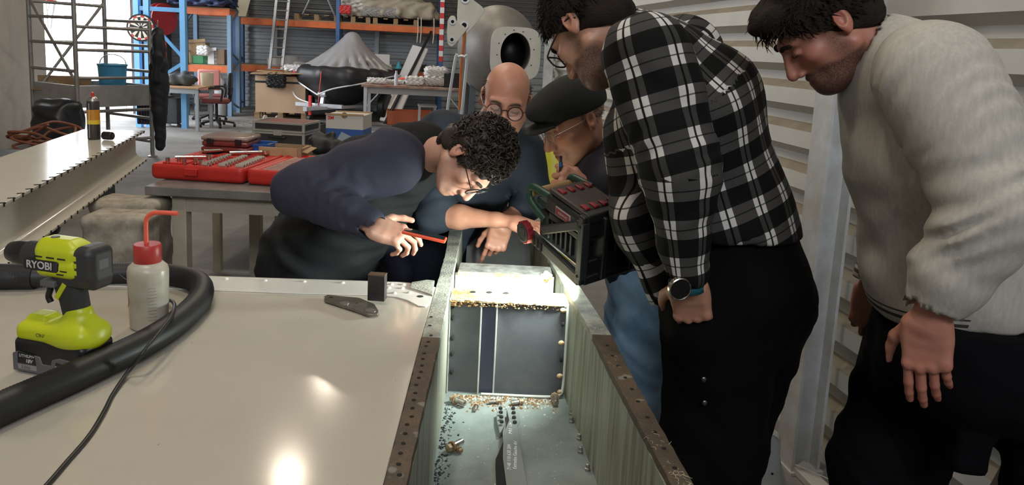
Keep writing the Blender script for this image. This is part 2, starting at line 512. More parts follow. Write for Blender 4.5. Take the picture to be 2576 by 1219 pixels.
# steel column in front of the ribbed wall: web and two flanges
pc = hall(1.66, 2.60)
mb = MB()
for du in (-.055, .055): mb.prism([tuple((pc+hall(du+a, b_))[:2]) for a, b_ in ((-.006, -.06), (.006, -.06), (.006, .06), (-.006, .06))], 0, H)
mb.prism([tuple((pc+hall(a, b_))[:2]) for a, b_ in ((-.05, -.006), (.05, -.006), (.05, .006), (-.05, .006))], 0, H)
mb.prism([tuple((pc+hall(a, b_))[:2]) for a, b_ in ((-.07, -.075), (.07, -.075), (.07, .075), (-.07, .075))], 0, .012)
struct(mb, 'trim_1', M_post)
mb = MB()
for v in (8.1,):
    p = hall(1.70, v); mb.bar(p, p+Vector((0, 0, H)), .1, .1)
struct(mb, 'trim_2', M_post)
for i, u in enumerate((-2.6, -.3, 2.0, 4.3)):
    p = hall(u, 18.3); struct(MB().bar(p, p+Vector((0, 0, 2.05)), .12, .1), 'trim_%d' % (i+3), mat('pale_blue_post', (0.45, 0.52, 0.58), .5))
# high-bay lamps in a row under the roof
M_lampcase = mat('lamp_casing', (0.25, 0.25, 0.26), 0.4, metal=.6)
M_lampglow = mat('lamp_glass', (1, 1, 1), 0.5, emit=(1.0, 0.90, 0.76), estr=12)
k = 0
for (x, y, pw) in ((-2.1, 4.6, .7), (-2.3, 7.7, 1), (-2.55, 10.4, 1), (-2.9, 13.6, 1.6), (-.8, 1.0, 1.5), (-.9, 4.6, 2.0), (-.95, 9.5, 1.3), (-1.2, 14.0, 1.6), (-1.9, 1.4, .4)):
    side = ('row by the open door', 'row nearer the ribbed wall')[x > -1.5]
    t = thing('high_bay_lamp', 'round high-bay lamp hanging under the roof, %s, %s' % (side, ('nearest', 'second', 'third', 'fourth', 'nearest', 'second', 'third', 'fourth', 'rearmost')[k]), 'lamp', (x, y, 5.0), group='high-bay lamps'); k += 1
    MB().lathe([(.06, .42), (.1, .40), (.12, .2), (.24, 0.0), (.235, 0.0), (.11, .19)], 24).build('shade', M_lampcase, t, smooth=True)
    MB().lathe([(.001, .03), (.2, .03), (.2, .04), (.001, .04)], 24).build('glass', M_lampglow, t)
    MB().cyl((0, 0, .4), (0, 0, 1.0), .008).build('suspension_rod', M_lampcase, t)
    L = bpy.data.lights.new('bulb', 'AREA'); L.shape = 'DISK'; L.size = .30; L.energy = HALL_LAMP_W*pw; L.color = HALL_LAMP_COL
    lo = bpy.data.objects.new('bulb', L); COL.objects.link(lo); lo.parent = t; lo.location = (0, 0, .01)
# ------------------------------------------------------------------ the opened wing: skin, two spar caps, webs, ribs
ZT = .92; ZF = .62
M_skin = mat('white_gelcoat', (0.52, 0.48, 0.405), 0.13, var=.06, vscale=5, spec=.5)
# specks of dirt on the gelcoat
def speckle(m, scale, thr, col):
    nt = m.node_tree; b = nt.nodes['Principled BSDF']
    tc = nt.nodes.new('ShaderNodeTexCoord'); n = nt.nodes.new('ShaderNodeTexNoise'); n.inputs['Scale'].default_value = scale; n.inputs['Detail'].default_value = 2
    nt.links.new(tc.outputs['Object'], n.inputs['Vector'])
    r = nt.nodes.new('ShaderNodeMapRange'); r.inputs[1].default_value = thr; r.inputs[2].default_value = thr+.03
    nt.links.new(n.outputs['Fac'], r.inputs[0])
    mx = nt.nodes.new('ShaderNodeMix'); mx.data_type = 'RGBA'; mx.inputs[7].default_value = (*col, 1)
    src = b.inputs['Base Color'].links
    if src: nt.links.new(src[0].from_socket, mx.inputs[6])
    else: mx.inputs[6].default_value = b.inputs['Base Color'].default_value
    nt.links.new(r.outputs[0], mx.inputs[0]); nt.links.new(mx.outputs[2], b.inputs['Base Color'])
speckle(M_skin, 90, .765, (0.12, 0.09, 0.06))
M_strip = mat('white_strip', (0.70, 0.68, 0.63), 0.25, var=.06)
M_capb = mat('brown_laminate', (0.115, 0.078, 0.048), 0.65, var=.5, vscale=14, bump=.4, bscale=220, col2=(0.055, 0.045, 0.036))
speckle(M_capb, 16, .66, (0.21, 0.19, 0.16))
M_capp = mat('scraped_laminate', (0.46, 0.47, 0.40), 0.5, var=.6, vscale=11, bump=.3, bscale=160, col2=(0.14, 0.15, 0.14))
M_web = mat('primer_web', (0.36, 0.38, 0.32), 0.5, var=.6, vscale=9, col2=(0.13, 0.115, 0.06), stretch=(5, 5, .3), bump=.1, bscale=50)
M_boxfloor = mat('primer_floor', (0.23, 0.265, 0.25), 0.45, var=.35, vscale=9, bump=.06)
speckle(M_boxfloor, 120, .73, (0.62, 0.64, 0.60))
M_rib = mat('slate_rib', (0.085, 0.09, 0.10), 0.38, var=.3, vscale=10, col2=(0.12, 0.125, 0.13))
M_ribblue = mat('slate_blue_strip', (0.065, 0.07, 0.11), 0.4, var=.2)
M_ribpale = mat('pale_primer', (0.56, 0.58, 0.54), 0.5, var=.2, vscale=12, col2=(0.42, 0.43, 0.38))
M_rust = mat('rusty_primer', (0.52, 0.46, 0.33), 0.6, var=.8, vscale=14, bump=.5, bscale=120, col2=(0.40, 0.19, 0.035))
M_rustd = mat('flaking_rust', (0.20, 0.085, 0.025), 0.8, var=.5, vscale=60, bump=.8, bscale=200, col2=(0.36, 0.22, 0.09))
M_hole = mat('dark_hole', (0.008, 0.007, 0.006), 0.9)
M_steel = mat('worn_steel', (0.45, 0.44, 0.42), 0.35, metal=.9, var=.3, vscale=40)
W0 = Vector((-.2, 1.7, 0)); WT = T(-W0)
wing = thing('aircraft_wing', 'opened aircraft wing with white skin and a long hollow spar box', 'aircraft part', W0)
def wp(mb, name, m, parent=None, **k):
    mb.xf(WT); return mb.build(name, m, parent or wing, **k)
def pl(pts, z): return [tuple(at(x, y, Z=z)[:2]) for x, y in pts]
# rails as (Y, outer x, inner x)
LR = [(.45, -.152, -.118), (1.09, -.176, -.141), (1.70, -.193, -.150), (2.43, -.207, -.168), (2.79, -.226, -.176), (3.35, -.245, -.190)]
RR = [(.45, .372, .335), (1.13, .319, .282), (1.47, .286, .245), (1.80, .262, .214), (2.18, .214, .168), (2.49, .180, .130), (3.35, .10, .05)]
def lerp(tab, Y, c):
    for a, b_ in zip(tab, tab[1:]):
        if Y <= b_[0] or b_ is tab[-1]:
            t = (Y-a[0])/(b_[0]-a[0]); return a[c]+t*(b_[c]-a[c])
def strip(tab, Y0, Y1, c0, c1, z0, z1, off0=0.0, off1=0.0, jag=0.0):
    ys = np.linspace(Y0, Y1, max(2, int((Y1-Y0)/.02)) if jag else 8)
    A = [(lerp(tab, y, c0)+off0+(random.uniform(-jag, jag) if 0 < i < len(ys)-1 else 0), y) for i, y in enumerate(ys)]
    B = [(lerp(tab, y, c1)+off1+(random.uniform(-jag, jag) if 0 < i < len(ys)-1 else 0), y) for i, y in enumerate(ys)]
    pts = A+B[::-1]
    ar = sum(pts[i][0]*pts[(i+1) % len(pts)][1]-pts[(i+1) % len(pts)][0]*pts[i][1] for i in range(len(pts)))
    if ar < 0: pts = pts[::-1]
    return MB().prism(pts, z0, z1)
wp(strip(LR, .45, 1.70, 1, 2, ZT-.016, ZT+.001, jag=.0012), 'spar_cap', M_capb, bevel=.001)
wp(strip(LR, 1.70, 3.35, 1, 2, ZT-.016, ZT, jag=.0008), 'spar_cap', M_capp, bevel=.001)
wp(strip(RR, .45, 1.77, 1, 2, ZT-.016, ZT+.001, jag=.0012), 'spar_cap', M_capb, bevel=.001)
wp(strip(RR, 1.77, 3.35, 1, 2, ZT-.016, ZT, jag=.0008), 'spar_cap', M_capp, bevel=.001)
wp(strip(LR, .45, 3.35, 2, 2, ZF-.02, ZT-.016, -.012, 0), 'spar_web', M_web)
wp(strip(RR, .45, 3.35, 2, 2, ZF-.02, ZT-.016, 0, .012), 'spar_web', M_web)
mb = MB(); ys = np.linspace(.45, 3.35, 12)
mb.prism([(lerp(LR, y, 2)-.012, y) for y in ys[::-1]]+[(lerp(RR, y, 2)+.012, y) for y in ys], ZF-.03, ZF)
wp(mb, 'spar_box_floor', M_boxfloor)
# outer skin below the caps on the right side, down to the leading edge
wp(strip(RR, .45, 3.35, 1, 1, ZF-.03, ZT-.016, -.018, -.008), 'outer_skin', mat('grey_brown_skin', (0.17, 0.16, 0.14), .5, var=.3, vscale=6))
# white top skin
far = [(-1.98, 2.02)]+[(at(x, y, Z=ZT).x, at(x, y, Z=ZT).y) for x, y in ((0, 675), (560, 694), (1000, 708), (1040, 711))]
near = [(-2.0, .45), (lerp(LR, .45, 1)-.001, .45)]+[(lerp(LR, y, 1)-.001, y) for y in (1.09, 1.70, 2.08)]
wp(MB().prism(near+far[::-1], ZT-.012, ZT), 'skin_panel', M_skin, bevel=.0015)
wp(MB().prism([(-1.98, .45), (-.2, .45), (-.22, 2.0), (-1.95, 2.0)], ZT-.2, ZT-.19), 'lower_skin', M_skin)
mb = MB()
for y in (.6, 1.3, 1.98): mb.box((-1.95, y, ZT-.2), (-.2, y+.02, ZT-.012))
wp(mb, 'hidden_rib', M_skin)
# riveted edge strip with a swept end
sp = [(0, 677), (560, 696), (1000, 710), (1034, 713), (1031, 726), (1060, 735), (1084, 744), (1083, 754), (1080, 762), (1070, 771), (1052, 769), (1039, 762), (1023, 754), (998, 747), (965, 744), (916, 742), (760, 738), (380, 724), (0, 712)]
q = pl(sp, ZT+.002); q[0] = (-1.97, 2.03); q[-1] = (-1.95, 1.93)
wp(MB().prism(q[::-1], ZT, ZT+.003), 'edge_strip', M_strip, bevel=.001)
q = pl([(1031, 726), (1036, 712), (1074, 706), (1093, 708), (1091, 722), (1088, 744), (1060, 735)], ZT+.003)
wp(MB().prism(q[::-1], ZT+.0005, ZT+.007), 'doubler_plate', M_capp, bevel=.001)
rv = MB().lathe([(.0065, 0), (.0065, .0015), (.004, .0035), (.001, .004)], 12).mesh('rivet', True)
copies(rv, 'rivet', M_strip, wing, [T(at(x, y, Z=ZT+.003)-W0) for x, y in ((280, 692), (376, 695), (472, 698), (569, 701), (667, 705), (765, 708), (862, 711), (985, 715), (1015, 716), (978, 724), (1012, 725), (992, 737), (1030, 736), (1046, 715), (1060, 716), (1052, 726), (1076, 732), (1080, 712))])
hl = MB().lathe([(.0066, 0), (.0066, .0006), (.0046, .0006), (.0046, .0001), (.0005, .0001)], 12).mesh('hole', False)
copies(MB().lathe([(.009, 0), (.009, .0006), (.0001, .0006)], 14).mesh('hole', False), 'screw_hole', M_hole, wing, [T(at(1057, 745, Z=ZT+.003)-W0)])
Lh = [(248, 462), (236, 485), (226, 523), (218, 553), (214, 588), (208, 621), (197, 652), (183, 690), (178, 733), (170, 770), (163, 813), (160, 858), (135, 900), (125, 948), (115, 1000), (100, 1052), (90, 1110), (95, 1167), (262, 428), (255, 376), (262, 330)]
Rh = [(1195, 482), (1222, 536), (1253, 590), (1290, 652), (1325, 712), (1358, 778), (1408, 862), (1448, 940), (1495, 1027), (1552, 1130)]
hm = MB().lathe([(.0042, 0), (.0042, .0005), (.0001, .0005)], 10).mesh('fastener_hole', False)
copies(hm, 'fastener_hole', M_hole, wing, [T(at(960+x/2.105, 640+y/2.105, Z=ZT+.001)-W0+Vector((0, 0, .0006))) for x, y in Lh+Rh])
# rib one: slate plate in three fields, upright flanges, rim, rusty top flange
RY1 = 2.053; xl = lerp(LR, RY1, 2)+.002; xr = lerp(RR, RY1, 2)-.004
rib = wp(MB().box((xl, RY1, ZF), (xr, RY1+.006, .895)), 'rib_plate', M_rib)
W1 = at(1207, 870, Y=RY1).x; W2 = at(1246, 870, Y=RY1).x
wp(MB().box((W1, RY1-.0015, ZF+.002), (W2, RY1, .893)), 'rib_recess_strip', M_ribblue)
for x in (W1, W2):
    wp(MB().box((x-.0022, RY1-.013, ZF), (x+.0022, RY1, .893)), 'rib_stiffener', M_ribpale, bevel=.001)
wp(MB().box((xl, RY1-.016, ZF), (xl+.003, RY1, .9)), 'rib_side_flange', M_ribpale)
rim = smoothpath([(xr-.012, RY1-.01, .893), (xr-.004, RY1-.01, .885), (xr-.002, RY1-.01, .76), (xr-.003, RY1-.012, .66), (xr-.012, RY1-.016, ZF+.012), (xr-.05, RY1-.018, ZF+.005), (xl+.1, RY1-.018, ZF+.004)], 6)
wp(MB().tube(rim, .004, 8), 'rib_rim', M_ribpale, smooth=True)
def slabxy(pts, z0, z1): return MB().prism(pts, z0, z1)
xl2, xr2 = lerp(LR, 2.14, 2)+.002, lerp(RR, 2.14, 2)-.006
def uneven(x0, x1, y0, y1, z0, z1, amp, n=40):
    a = [(x0+(x1-x0)*i/n, y0+random.uniform(-amp, amp)) for i in range(n+1)]
    return MB().prism(a+[(x1, y1), (x0, y1)], z0, z1)
wp(uneven(xl, xr, RY1-.012, 2.142, .893, .899, .003), 'rib_top_flange', M_rust, bevel=.001)
rs = random.Random(3)
mb = MB()
for i in range(220):
    t = rs.random()**1.5; x = xl+.005+t*(xr-xl)*.95; s_ = rs.uniform(.0012, .0036)*(1.25-t)
    mb.sphere((x, RY1-.012+rs.uniform(-.004, .006), .889+rs.uniform(-.008, .006)), s_, 6, 4, (1.6, 1, .8))
wp(mb, 'rust_crust', M_rustd, kind='stuff')
copies(MB().lathe([(.0085, 0), (.0085, .0008), (.0001, .0008)], 14).mesh('flange_hole'), 'flange_hole', M_hole, wing,
       [T(at(x, y, Z=.8995)-W0) for x, y in ((1190, 734), (1231, 735), (1273, 737))])
# rib two: pale plate with folded top
Y2 = 2.30; xa, xb = lerp(LR, Y2, 2)+.003, lerp(RR, Y2, 2)-.004
wp(MB().box((xa, Y2, ZF), (xb, Y2+.005, .898)), 'rib_plate', M_ribpale)
wp(MB().box((xa+.008, Y2-.003, .898), (xb-.006, 2.40, .903)), 'rib_top_flange', mat('bare_metal_flange', (.42, .44, .42), .35, var=.6, vscale=30, col2=(.12, .12, .11)), bevel=.001)
wp(uneven(xa+.008, xb-.006, Y2-.006, Y2-.003, .893, .904, .0012), 'rust_line', M_rust)
c = at(1374, 699, Y=Y2)
mb = MB(); pts = [(math.cos(a)*(.02+rs.uniform(-.004, .006)), math.sin(a)*(.021+rs.uniform(-.005, .005))) for a in np.linspace(0, 2*math.pi, 22)[:-1]]
mb.prism(pts, 0, .0015, T(c) @ RX(math.pi/2)); wp(mb, 'rust_patch', mat('orange_rust', (.52, .33, .14), .7, var=.7, vscale=50, col2=(.66, .60, .52)))
mb = MB(); mb.lathe([(.008, 0), (.008, .003), (.0055, .004), (.0001, .004)], 14, T(c+Vector((0, -.001, -.006))) @ RX(math.pi/2)); wp(mb, 'rusty_bolt_hole', M_rustd)
# floor stringer: raised hat strip with its side's shade put in as a dark prism, tongue with rivets, written number
ST = ZF+.022
def PZ(x, y): p = at(x, y, Z=ST); return (p.x, p.y)
st = [(1265, 1150), (1266, 1110), (1264, 1085), (1272, 1060), (1275, 1045), (1274, 1027), (1305, 1027), (1308, 1060), (1302, 1070), (1304, 1085), (1316, 1160), (1327, 1219)]
q = [PZ(x, y) for x, y in st]; x0, y0 = PZ(1274, 1219)
q = [(x0+.003, .5), (x0, y0)]+q+[(q[-1][0]+.012, .5)]
wp(MB().prism(q, ST-.003, ST) if sum(q[i][0]*q[(i+1) % len(q)][1]-q[(i+1) % len(q)][0]*q[i][1] for i in range(len(q))) > 0 else MB().prism(q[::-1], ST-.003, ST), 'stringer', mat('stringer_primer', (.21, .235, .225), .5, var=.2), bevel=.0008)
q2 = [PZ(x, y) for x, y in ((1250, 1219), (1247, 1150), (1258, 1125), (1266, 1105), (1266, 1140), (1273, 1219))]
wp(MB().prism(q2[::-1] if sum(q2[i][0]*q2[(i+1) % 6][1]-q2[(i+1) % 6][0]*q2[i][1] for i in range(6)) < 0 else q2, ZF, ST-.004), 'stringer_side_shade', M_hole)
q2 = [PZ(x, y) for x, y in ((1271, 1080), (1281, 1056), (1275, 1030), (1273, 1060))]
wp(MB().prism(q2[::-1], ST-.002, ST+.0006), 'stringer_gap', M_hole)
q2 = [PZ(x, y) for x, y in ((1250, 1052), (1250, 1030), (1270, 1026), (1271, 1060), (1262, 1078), (1257, 1083), (1254, 1065))]
wp(MB().prism(q2[::-1], ZF, ST-.006), 'stringer_tongue', MATS['stringer_primer'], bevel=.0008)
rvd = MB().lathe([(.0055, 0), (.0055, .004), (.003, .007), (.0005, .007)], 10).mesh('rivet', True)
copies(rvd, 'rivet', mat('blackened_rivet', (.03, .035, .033), .5), wing, [T(at(x, y, Z=ST)-W0) for x, y in ((1259, 1028), (1260, 1038), (1261, 1050), (1262, 1062), (1291, 1028), (1292, 1039), (1293, 1051), (1295, 1063))])
M_chalk = mat('white_marker', (.80, .82, .80), .8)
def written(s, x0, y0, x1, y1, size, shear=.15):
    a = at(x0, y0, Z=ST); d = at(x1, y1, Z=ST)-a
    M = T(a-W0+Vector((0, 0, .0008))) @ RZ(math.atan2(d.y, d.x))
    o = text('written_number', s, size, M_chalk, wing, M, extrude=.0002, align='LEFT', shear=shear)
    w = max(v.co.x for v in o.data.vertices); o.data.transform(Matrix.Diagonal((d.length/w, 1, 1, 1)))
written('7148 110 630 204', 1281, 1182, 1281, 1118, .0125)
written('Extrados Gauche AV', 1295, 1180, 1297, 1109, .0125)
written('M1\u2192' if False else 'M1 ->', 1284, 1092, 1285, 1063, .0125)
# pegs along the right foot of the web and bumps beside the rib
pg = MB().lathe([(.007, 0), (.007, .006), (.005, .007), (.005, .016), (.001, .017)], 12).mesh('collar_fastener', True)
copies(pg, 'collar_fastener', M_steel, wing, [T(at(x, y, Z=ZF)-W0) for x, y in ((1436, 1042), (1437, 1062), (1457, 1105), (1460, 1138), (1478, 1182))])
nb = MB().sphere((0, 0, 0), .009, 10, 8, (1, .8, .8)).mesh('crusted_nut', True)
copies(nb, 'crusted_nut', M_rust, wing, [T(at(x, y, Y=RY1-.012)-W0) for x, y in ((1412, 862), (1408, 945), (1417, 780), (1409, 985))])
nb2 = MB().sphere((0, 0, 0), .007, 10, 8, (.7, .8, 1)).mesh('dark_nut', True)
copies(nb2, 'dark_nut', M_hole, wing, [T(at(x, y, Y=RY1-.008)-W0) for x, y in ((1139, 770), (1138, 800), (1137, 850), (1136, 890), (1135, 935), (1412, 905), (1416, 815))])
# beyond rib two: dark inner panel leaning across the box and an end wall
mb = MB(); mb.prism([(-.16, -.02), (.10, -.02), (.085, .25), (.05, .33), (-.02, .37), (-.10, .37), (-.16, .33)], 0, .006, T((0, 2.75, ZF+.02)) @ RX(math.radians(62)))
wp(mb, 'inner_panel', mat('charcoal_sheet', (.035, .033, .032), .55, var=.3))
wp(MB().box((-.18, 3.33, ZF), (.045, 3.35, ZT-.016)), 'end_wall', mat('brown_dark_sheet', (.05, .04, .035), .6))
# trestles that carry the wing
M_trest = mat('blue_grey_steel', (.12, .14, .16), .5, metal=.4)
for i, y in enumerate((1.0, 2.6)):
    t = thing('steel_trestle', 'steel trestle under the spar box, %s the open rib' % ('in front of', 'behind')[i], 'trestle', (.05, y, 0), group='trestles under the wing')
    MB().box((-.45, -.04, ZF-.09), (.2, .04, ZF-.032)).build('top_bar', M_trest, t)
    for sx in (-.42, .17):
        for sy in (-1, 1):
            MB().bar((sx, 0, ZF-.07), (sx, sy*.22, 0.0), .035).build('leg', M_trest, t)
# ---- loose bolts and chips in the box
M_boltw = mat('bright_pin', (.50, .50, .48), .3, metal=.9, var=.4, vscale=80, col2=(.24, .15, .08))
M_collar = mat('rusty_collar', (.40, .33, .23), .6, metal=.3, var=.7, vscale=70, col2=(.25, .11, .03))
def loose_bolt(px, py, ax, lab, sc=1.0, m2=None):
    p = at(px, py, Z=ZF+.0075*sc)
    t = thing('loose_bolt', lab, 'bolt', (p.x, p.y, ZF), group='loose bolts in the spar box')
    M = T(0, 0, .0095*sc) @ RZ(ax) @ RY(math.pi/2)
    MB().lathe([(.001, -.022*sc), (.0055*sc, -.0215*sc), (.0062*sc, -.02*sc), (.0062*sc, .012*sc), (.001, .012*sc)], 14, M).build('shank', M_boltw, t, smooth=True)
    MB().lathe([(.0062*sc, .003*sc), (.0095*sc, .003*sc), (.0095*sc, .007*sc), (.0062*sc, .007*sc)], 16, M).build('collar', m2 or M_collar, t, smooth=True)
    MB().lathe([(.005*sc, .007*sc), (.0075*sc, .009*sc), (.0072*sc, .016*sc), (.002*sc, .018*sc)], 6, M).build('nut', M_collar, t)
loose_bolt(1150, 1008, 2.5, 'fat bolt with pale collar lying at the left foot of the slate rib', 1.35)
loose_bolt(1197, 1024, 1.5, 'small rusty bolt lying in chips before the left rib field', .8)
loose_bolt(1245, 1010, .2, 'short bolt with rusty collar lying before the blue rib strip', .85)
loose_bolt(1303, 1012, .3, 'slim bolt pointing left before the middle of the slate rib', .95)
loose_bolt(1396, 1004, 1.6, 'upright-lying bolt with broad collar at the right foot of the slate rib', 1.35)
loose_bolt(1142, 1122, 4.0, 'long rusty bolt lying alone on the grey box floor at left', 1.35, M_rustd)
loose_bolt(1152, 1130, 5.6, 'stubby rusty nut bolt touching the long bolt on the box floor', .8, M_rustd)
def chips(name, lab, m, n, area, smin, smax, seed):
    r = random.Random(seed); mb = MB()
    for _ in range(n):
        x, y = area(r); s_ = r.uniform(smin, smax); z = ZF
        a = r.random()*6.28
        c_, d_ = math.cos(a)*s_, math.sin(a)*s_
        h_ = s_*r.uniform(.3, .9)
        mb.add([(x+c_, y+d_, z), (x-d_, y+c_*.7, z), (x-c_*.6, y-d_, z), (x+d_*.3, y-c_*.8, z), (x+c_*.1, y+d_*.1, z+h_)], [(0, 1, 4), (1, 2, 4), (2, 3, 4), (3, 0, 4), (3, 2, 1, 0)])
    tag(mb.build(name, m), lab, 'debris', kind='stuff')
def pile(r):
    y = RY1-.02-abs(r.gauss(0, .035)); x = -.14+.30*r.random()**1.25; return x, y
def left_edge(r):
    y = r.uniform(1.2, 1.98); return lerp(LR, y, 2)+.004+abs(r.gauss(0, .016)), y
def wide(r): return r.uniform(-.13, .16), r.uniform(1.3, 2.0)
chips('rust_chips', 'orange rust chips heaped at the foot of the slate rib', M_rustd, 320, pile, .002, .007, 1)
chips('paint_flakes', 'pale paint flakes scattered before the slate rib', mat('pale_flakes', (.55, .53, .46), .7), 330, pile, .0015, .005, 2)
chips('dark_grit', 'dark grit gathered along the left edge of the box floor', mat('dark_grit', (.03, .035, .035), .7), 420, left_edge, .002, .006, 3)
chips('fine_dust', 'tiny pale crumbs strewn over the box floor', MATS['pale_flakes'], 160, wide, .0008, .002, 4)

# frayed glass fibres standing out of the torn spar caps
M_fib = mat('glass_fibre', (.62, .58, .46), .6); rf = random.Random(21); mb = MB()
for (tab, Y0, n, sp) in ((LR, 1.86, 60, .05), (LR, 1.78, 30, .03), (RR, 1.80, 16, .02), (RR, 1.27, 14, .03), (RR, 1.14, 34, .03), (RR, 1.62, 6, .03)):
    for _ in range(n):
        y = Y0+rf.gauss(0, sp); t_ = rf.uniform(.1, .9); p = Vector((lerp(tab, y, 1)*t_+lerp(tab, y, 2)*(1-t_), y, ZT)); a = rf.random()*6.28; l = rf.uniform(.005, .014); u = rf.uniform(.05, .4)*l
        mb.ringpath([p, p+Vector((math.cos(a)*l*.5, math.sin(a)*l*.5, u)), p+Vector((math.cos(a+.4)*l, math.sin(a+.4)*l, u*.5))], [.0003, .0003, .00015], 3, caps=False)
wp(mb, 'frayed_fibres', M_fib, kind='stuff')
# ------------------------------------------------------------------ things lying on the white skin
M_lime = mat('lime_plastic', (0.50, 0.56, 0.012), 0.38, bump=.03, bscale=400)
M_dkp = mat('dark_grey_plastic', (0.028, 0.028, 0.03), 0.5, bump=.05, bscale=500)
M_blkp = mat('black_plastic', (0.010, 0.010, 0.011), 0.42)
M_rubg = mat('grip_rubber', (0.022, 0.022, 0.023), 0.7, bump=.1, bscale=600)
M_gryp = mat('grey_plastic', (0.11, 0.11, 0.115), 0.5)
M_let = mat('silver_lettering', (0.55, 0.55, 0.55), 0.4)
b0 = at(165, 928, Z=ZT)
dr = thing('cordless_drill', 'lime green and black cordless drill standing on its battery', 'drill', (b0.x, b0.y, ZT), math.radians(-14))
def sd(name, m, parent, lo, hi, h, fn, **k):
    s = SDF(lo, hi, h); fn(s); V, F = s.surf(); return np_obj(name, V, F, m, parent, **k)
AZ = .232
# chuck and gear case (lathe along -x)
Mx = T(0, 0, AZ) @ RY(-math.pi/2)
MB().lathe([(.004, .128), (.012, .126), (.020, .117), (.0235, .100), (.0245, .088), (.0245, .070), (.001, .070)], 24, Mx).build('chuck', M_blkp, dr, smooth=True)
MB().lathe([(.0245, .074), (.027, .072), (.028, .050), (.030, .046), (.031, .030), (.001, .030)], 28, Mx).build('clutch_collar', M_dkp, dr, smooth=True)
def _h(s):
    s.rbox((.012, 0, AZ), (.052, .032, .036), .02, 0)
    s.rbox((.006, 0, AZ+.022), (.040, .022, .020), .012, .01)
    s.rbox((.02, 0, AZ-.014), (.045, .034, .014), .008, .006)
housing = sd('housing', M_lime, dr, (-.07, -.06, AZ-.06), (.09, .06, AZ+.06), .0022, _h)
def _c(s):
    s.rbox((.078, 0, AZ-.002), (.024, .034, .038), .018, 0)
    s.rbox((.05, 0, AZ-.036), (.05, .024, .014), .008, .012)
cap = sd('rear_cap', M_dkp, dr, (-.02, -.06, AZ-.07), (.12, .06, AZ+.06), .0022, _c)
MB().cbox((.101, 0, AZ), (.0012, .012, .010)).build('rear_plate', M_gryp, dr, bevel=.001)
for z in (.018, .004, -.010): MB().cbox((.066, -.0325, AZ+z-.004), (.004, .0015, .0045)).build('side_vent', M_lime, dr)
for z in (.022,):
    for x in (-.02, .008, .034): MB().cbox((x, -.0300, AZ+.009), (.009, .0032, .0013)).build('vent_slot', M_blkp, dr)
for i in range(4): MB().cbox((.036+.008*(i % 2)-.008*(i//2), -.0335, AZ-.014-.007*(i//2)), (.004, .002, .0012)).xf(Matrix()).build('vent_slot', M_blkp, dr)
bd = MB().prism([(-.046, -.011), (.028, -.011), (.033, -.006), (.033, .008), (.028, .011), (-.046, .011), (-.05, .007), (-.05, -.008)], 0, .004, T(-.004, -.031, AZ-.008) @ RX(math.pi/2)).build('badge', M_blkp, dr, bevel=.001)
text('badge_lettering', 'RYOBI', .0205, M_let, bd, T(-.016, -.0353, AZ-.008) @ RX(math.pi/2), extrude=.0004, sx=1.05, bold=.0003)
MB().cbox((.0225, -.0355, AZ-.008), (.0045, .001, .0085)).build('badge_end', M_dkp, dr, bevel=.001)
MB().lathe([(.008, 0), (.008, .004), (.001, .004)], 14, T(-.006, -.004, AZ+.040)).build('speed_switch', M_gryp, dr)
MB().cbox((-.004, -.02, AZ-.045), (.017, .012, .007)).build('direction_button', M_gryp, dr, bevel=.003)
def _g(s):
    s.ec((.022, 0, AZ-.035), (.040, 0, .11), (0, 1, 0), .021, .030, .021, .025, .01)
    s.ec((.008, 0, AZ-.045), (.012, 0, AZ-.06), (0, 1, 0), .019, .026, .017, .02, .01)
    s.ec((.012, 0, AZ-.07), (.024, 0, .105), (0, 1, 0), .014, .014, .012, .016, .012)
sd('grip', M_rubg, dr, (-.06, -.05, .07), (.10, .05, AZ-.01), .0022, _g)
MB().tube(smoothpath([(-.018, -.011, AZ-.046), (-.016, -.012, AZ-.062), (-.022, -.011, AZ-.078), (-.018, -.01, AZ-.09)], 6), .006, 10).build('trigger', M_blkp, dr, smooth=True)
MB().bar((.030, -.0225, AZ-.043), (.008, -.0215, AZ-.075), .004, .010, up=(1, 0, .6)).build('lime_flash', M_lime, dr, bevel=.001)
def _s(s):
    s.rbox((.0, 0, .082), (.082, .040, .018), .014, 0)
    s.ec((.040, 0, .08), (.039, 0, .125), (0, 1, 0), .036, .046, .023, .028, .03)
    s.rbox((-.048, 0, .105), (.020, .018, .008), .005, .02)
sd('battery_shoe', M_lime, dr, (-.1, -.06, .05), (.1, .06, .15), .0022, _s)
text('shoe_lettering', 'ONE+', .011, mat('dark_olive_print', (.10, .12, .02), .5), dr, T(-.012, -.0404, .083) @ RX(math.pi/2), extrude=.0003)
def _b(s): s.rbox((.0, 0, .036), (.084, .042, .036), .012, 0)
bat = sd('battery', M_blkp, dr, (-.1, -.06, -.01), (.1, .06, .09), .0025, _b)
MB().prism([(-.083, .004), (.080, .004), (.083, .04), (.03, .044), (.012, .038), (.008, .026), (-.012, .026), (-.017, .040), (-.07, .045), (-.083, .04)], 0, .003, T(0, -.0405, 0) @ RX(math.pi/2)).build('battery_side', M_gryp, bat, bevel=.002)
MB().prism([(-.070, .022), (-.026, .022), (-.030, .043), (-.068, .045)], 0, .001, T(0, -.0436, 0) @ RX(math.pi/2)).build('battery_label', M_blkp, bat)
MB().prism([(-.068, .010), (-.024, .010), (-.025, .020), (-.07, .020)], 0, .001, T(0, -.0436, 0) @ RX(math.pi/2)).build('capacity_label', mat('silver_label', (.24, .24, .23), .4), bat)
text('battery_lettering', 'LITHIUM+', .0085, M_let, bat, T(-.047, -.0449, .038) @ RX(math.pi/2), extrude=.0002, shear=.2)
text('battery_voltage', '18V', .0105, M_let, bat, T(-.042, -.0449, .028) @ RX(math.pi/2), extrude=.0002, shear=.2, bold=.0002)
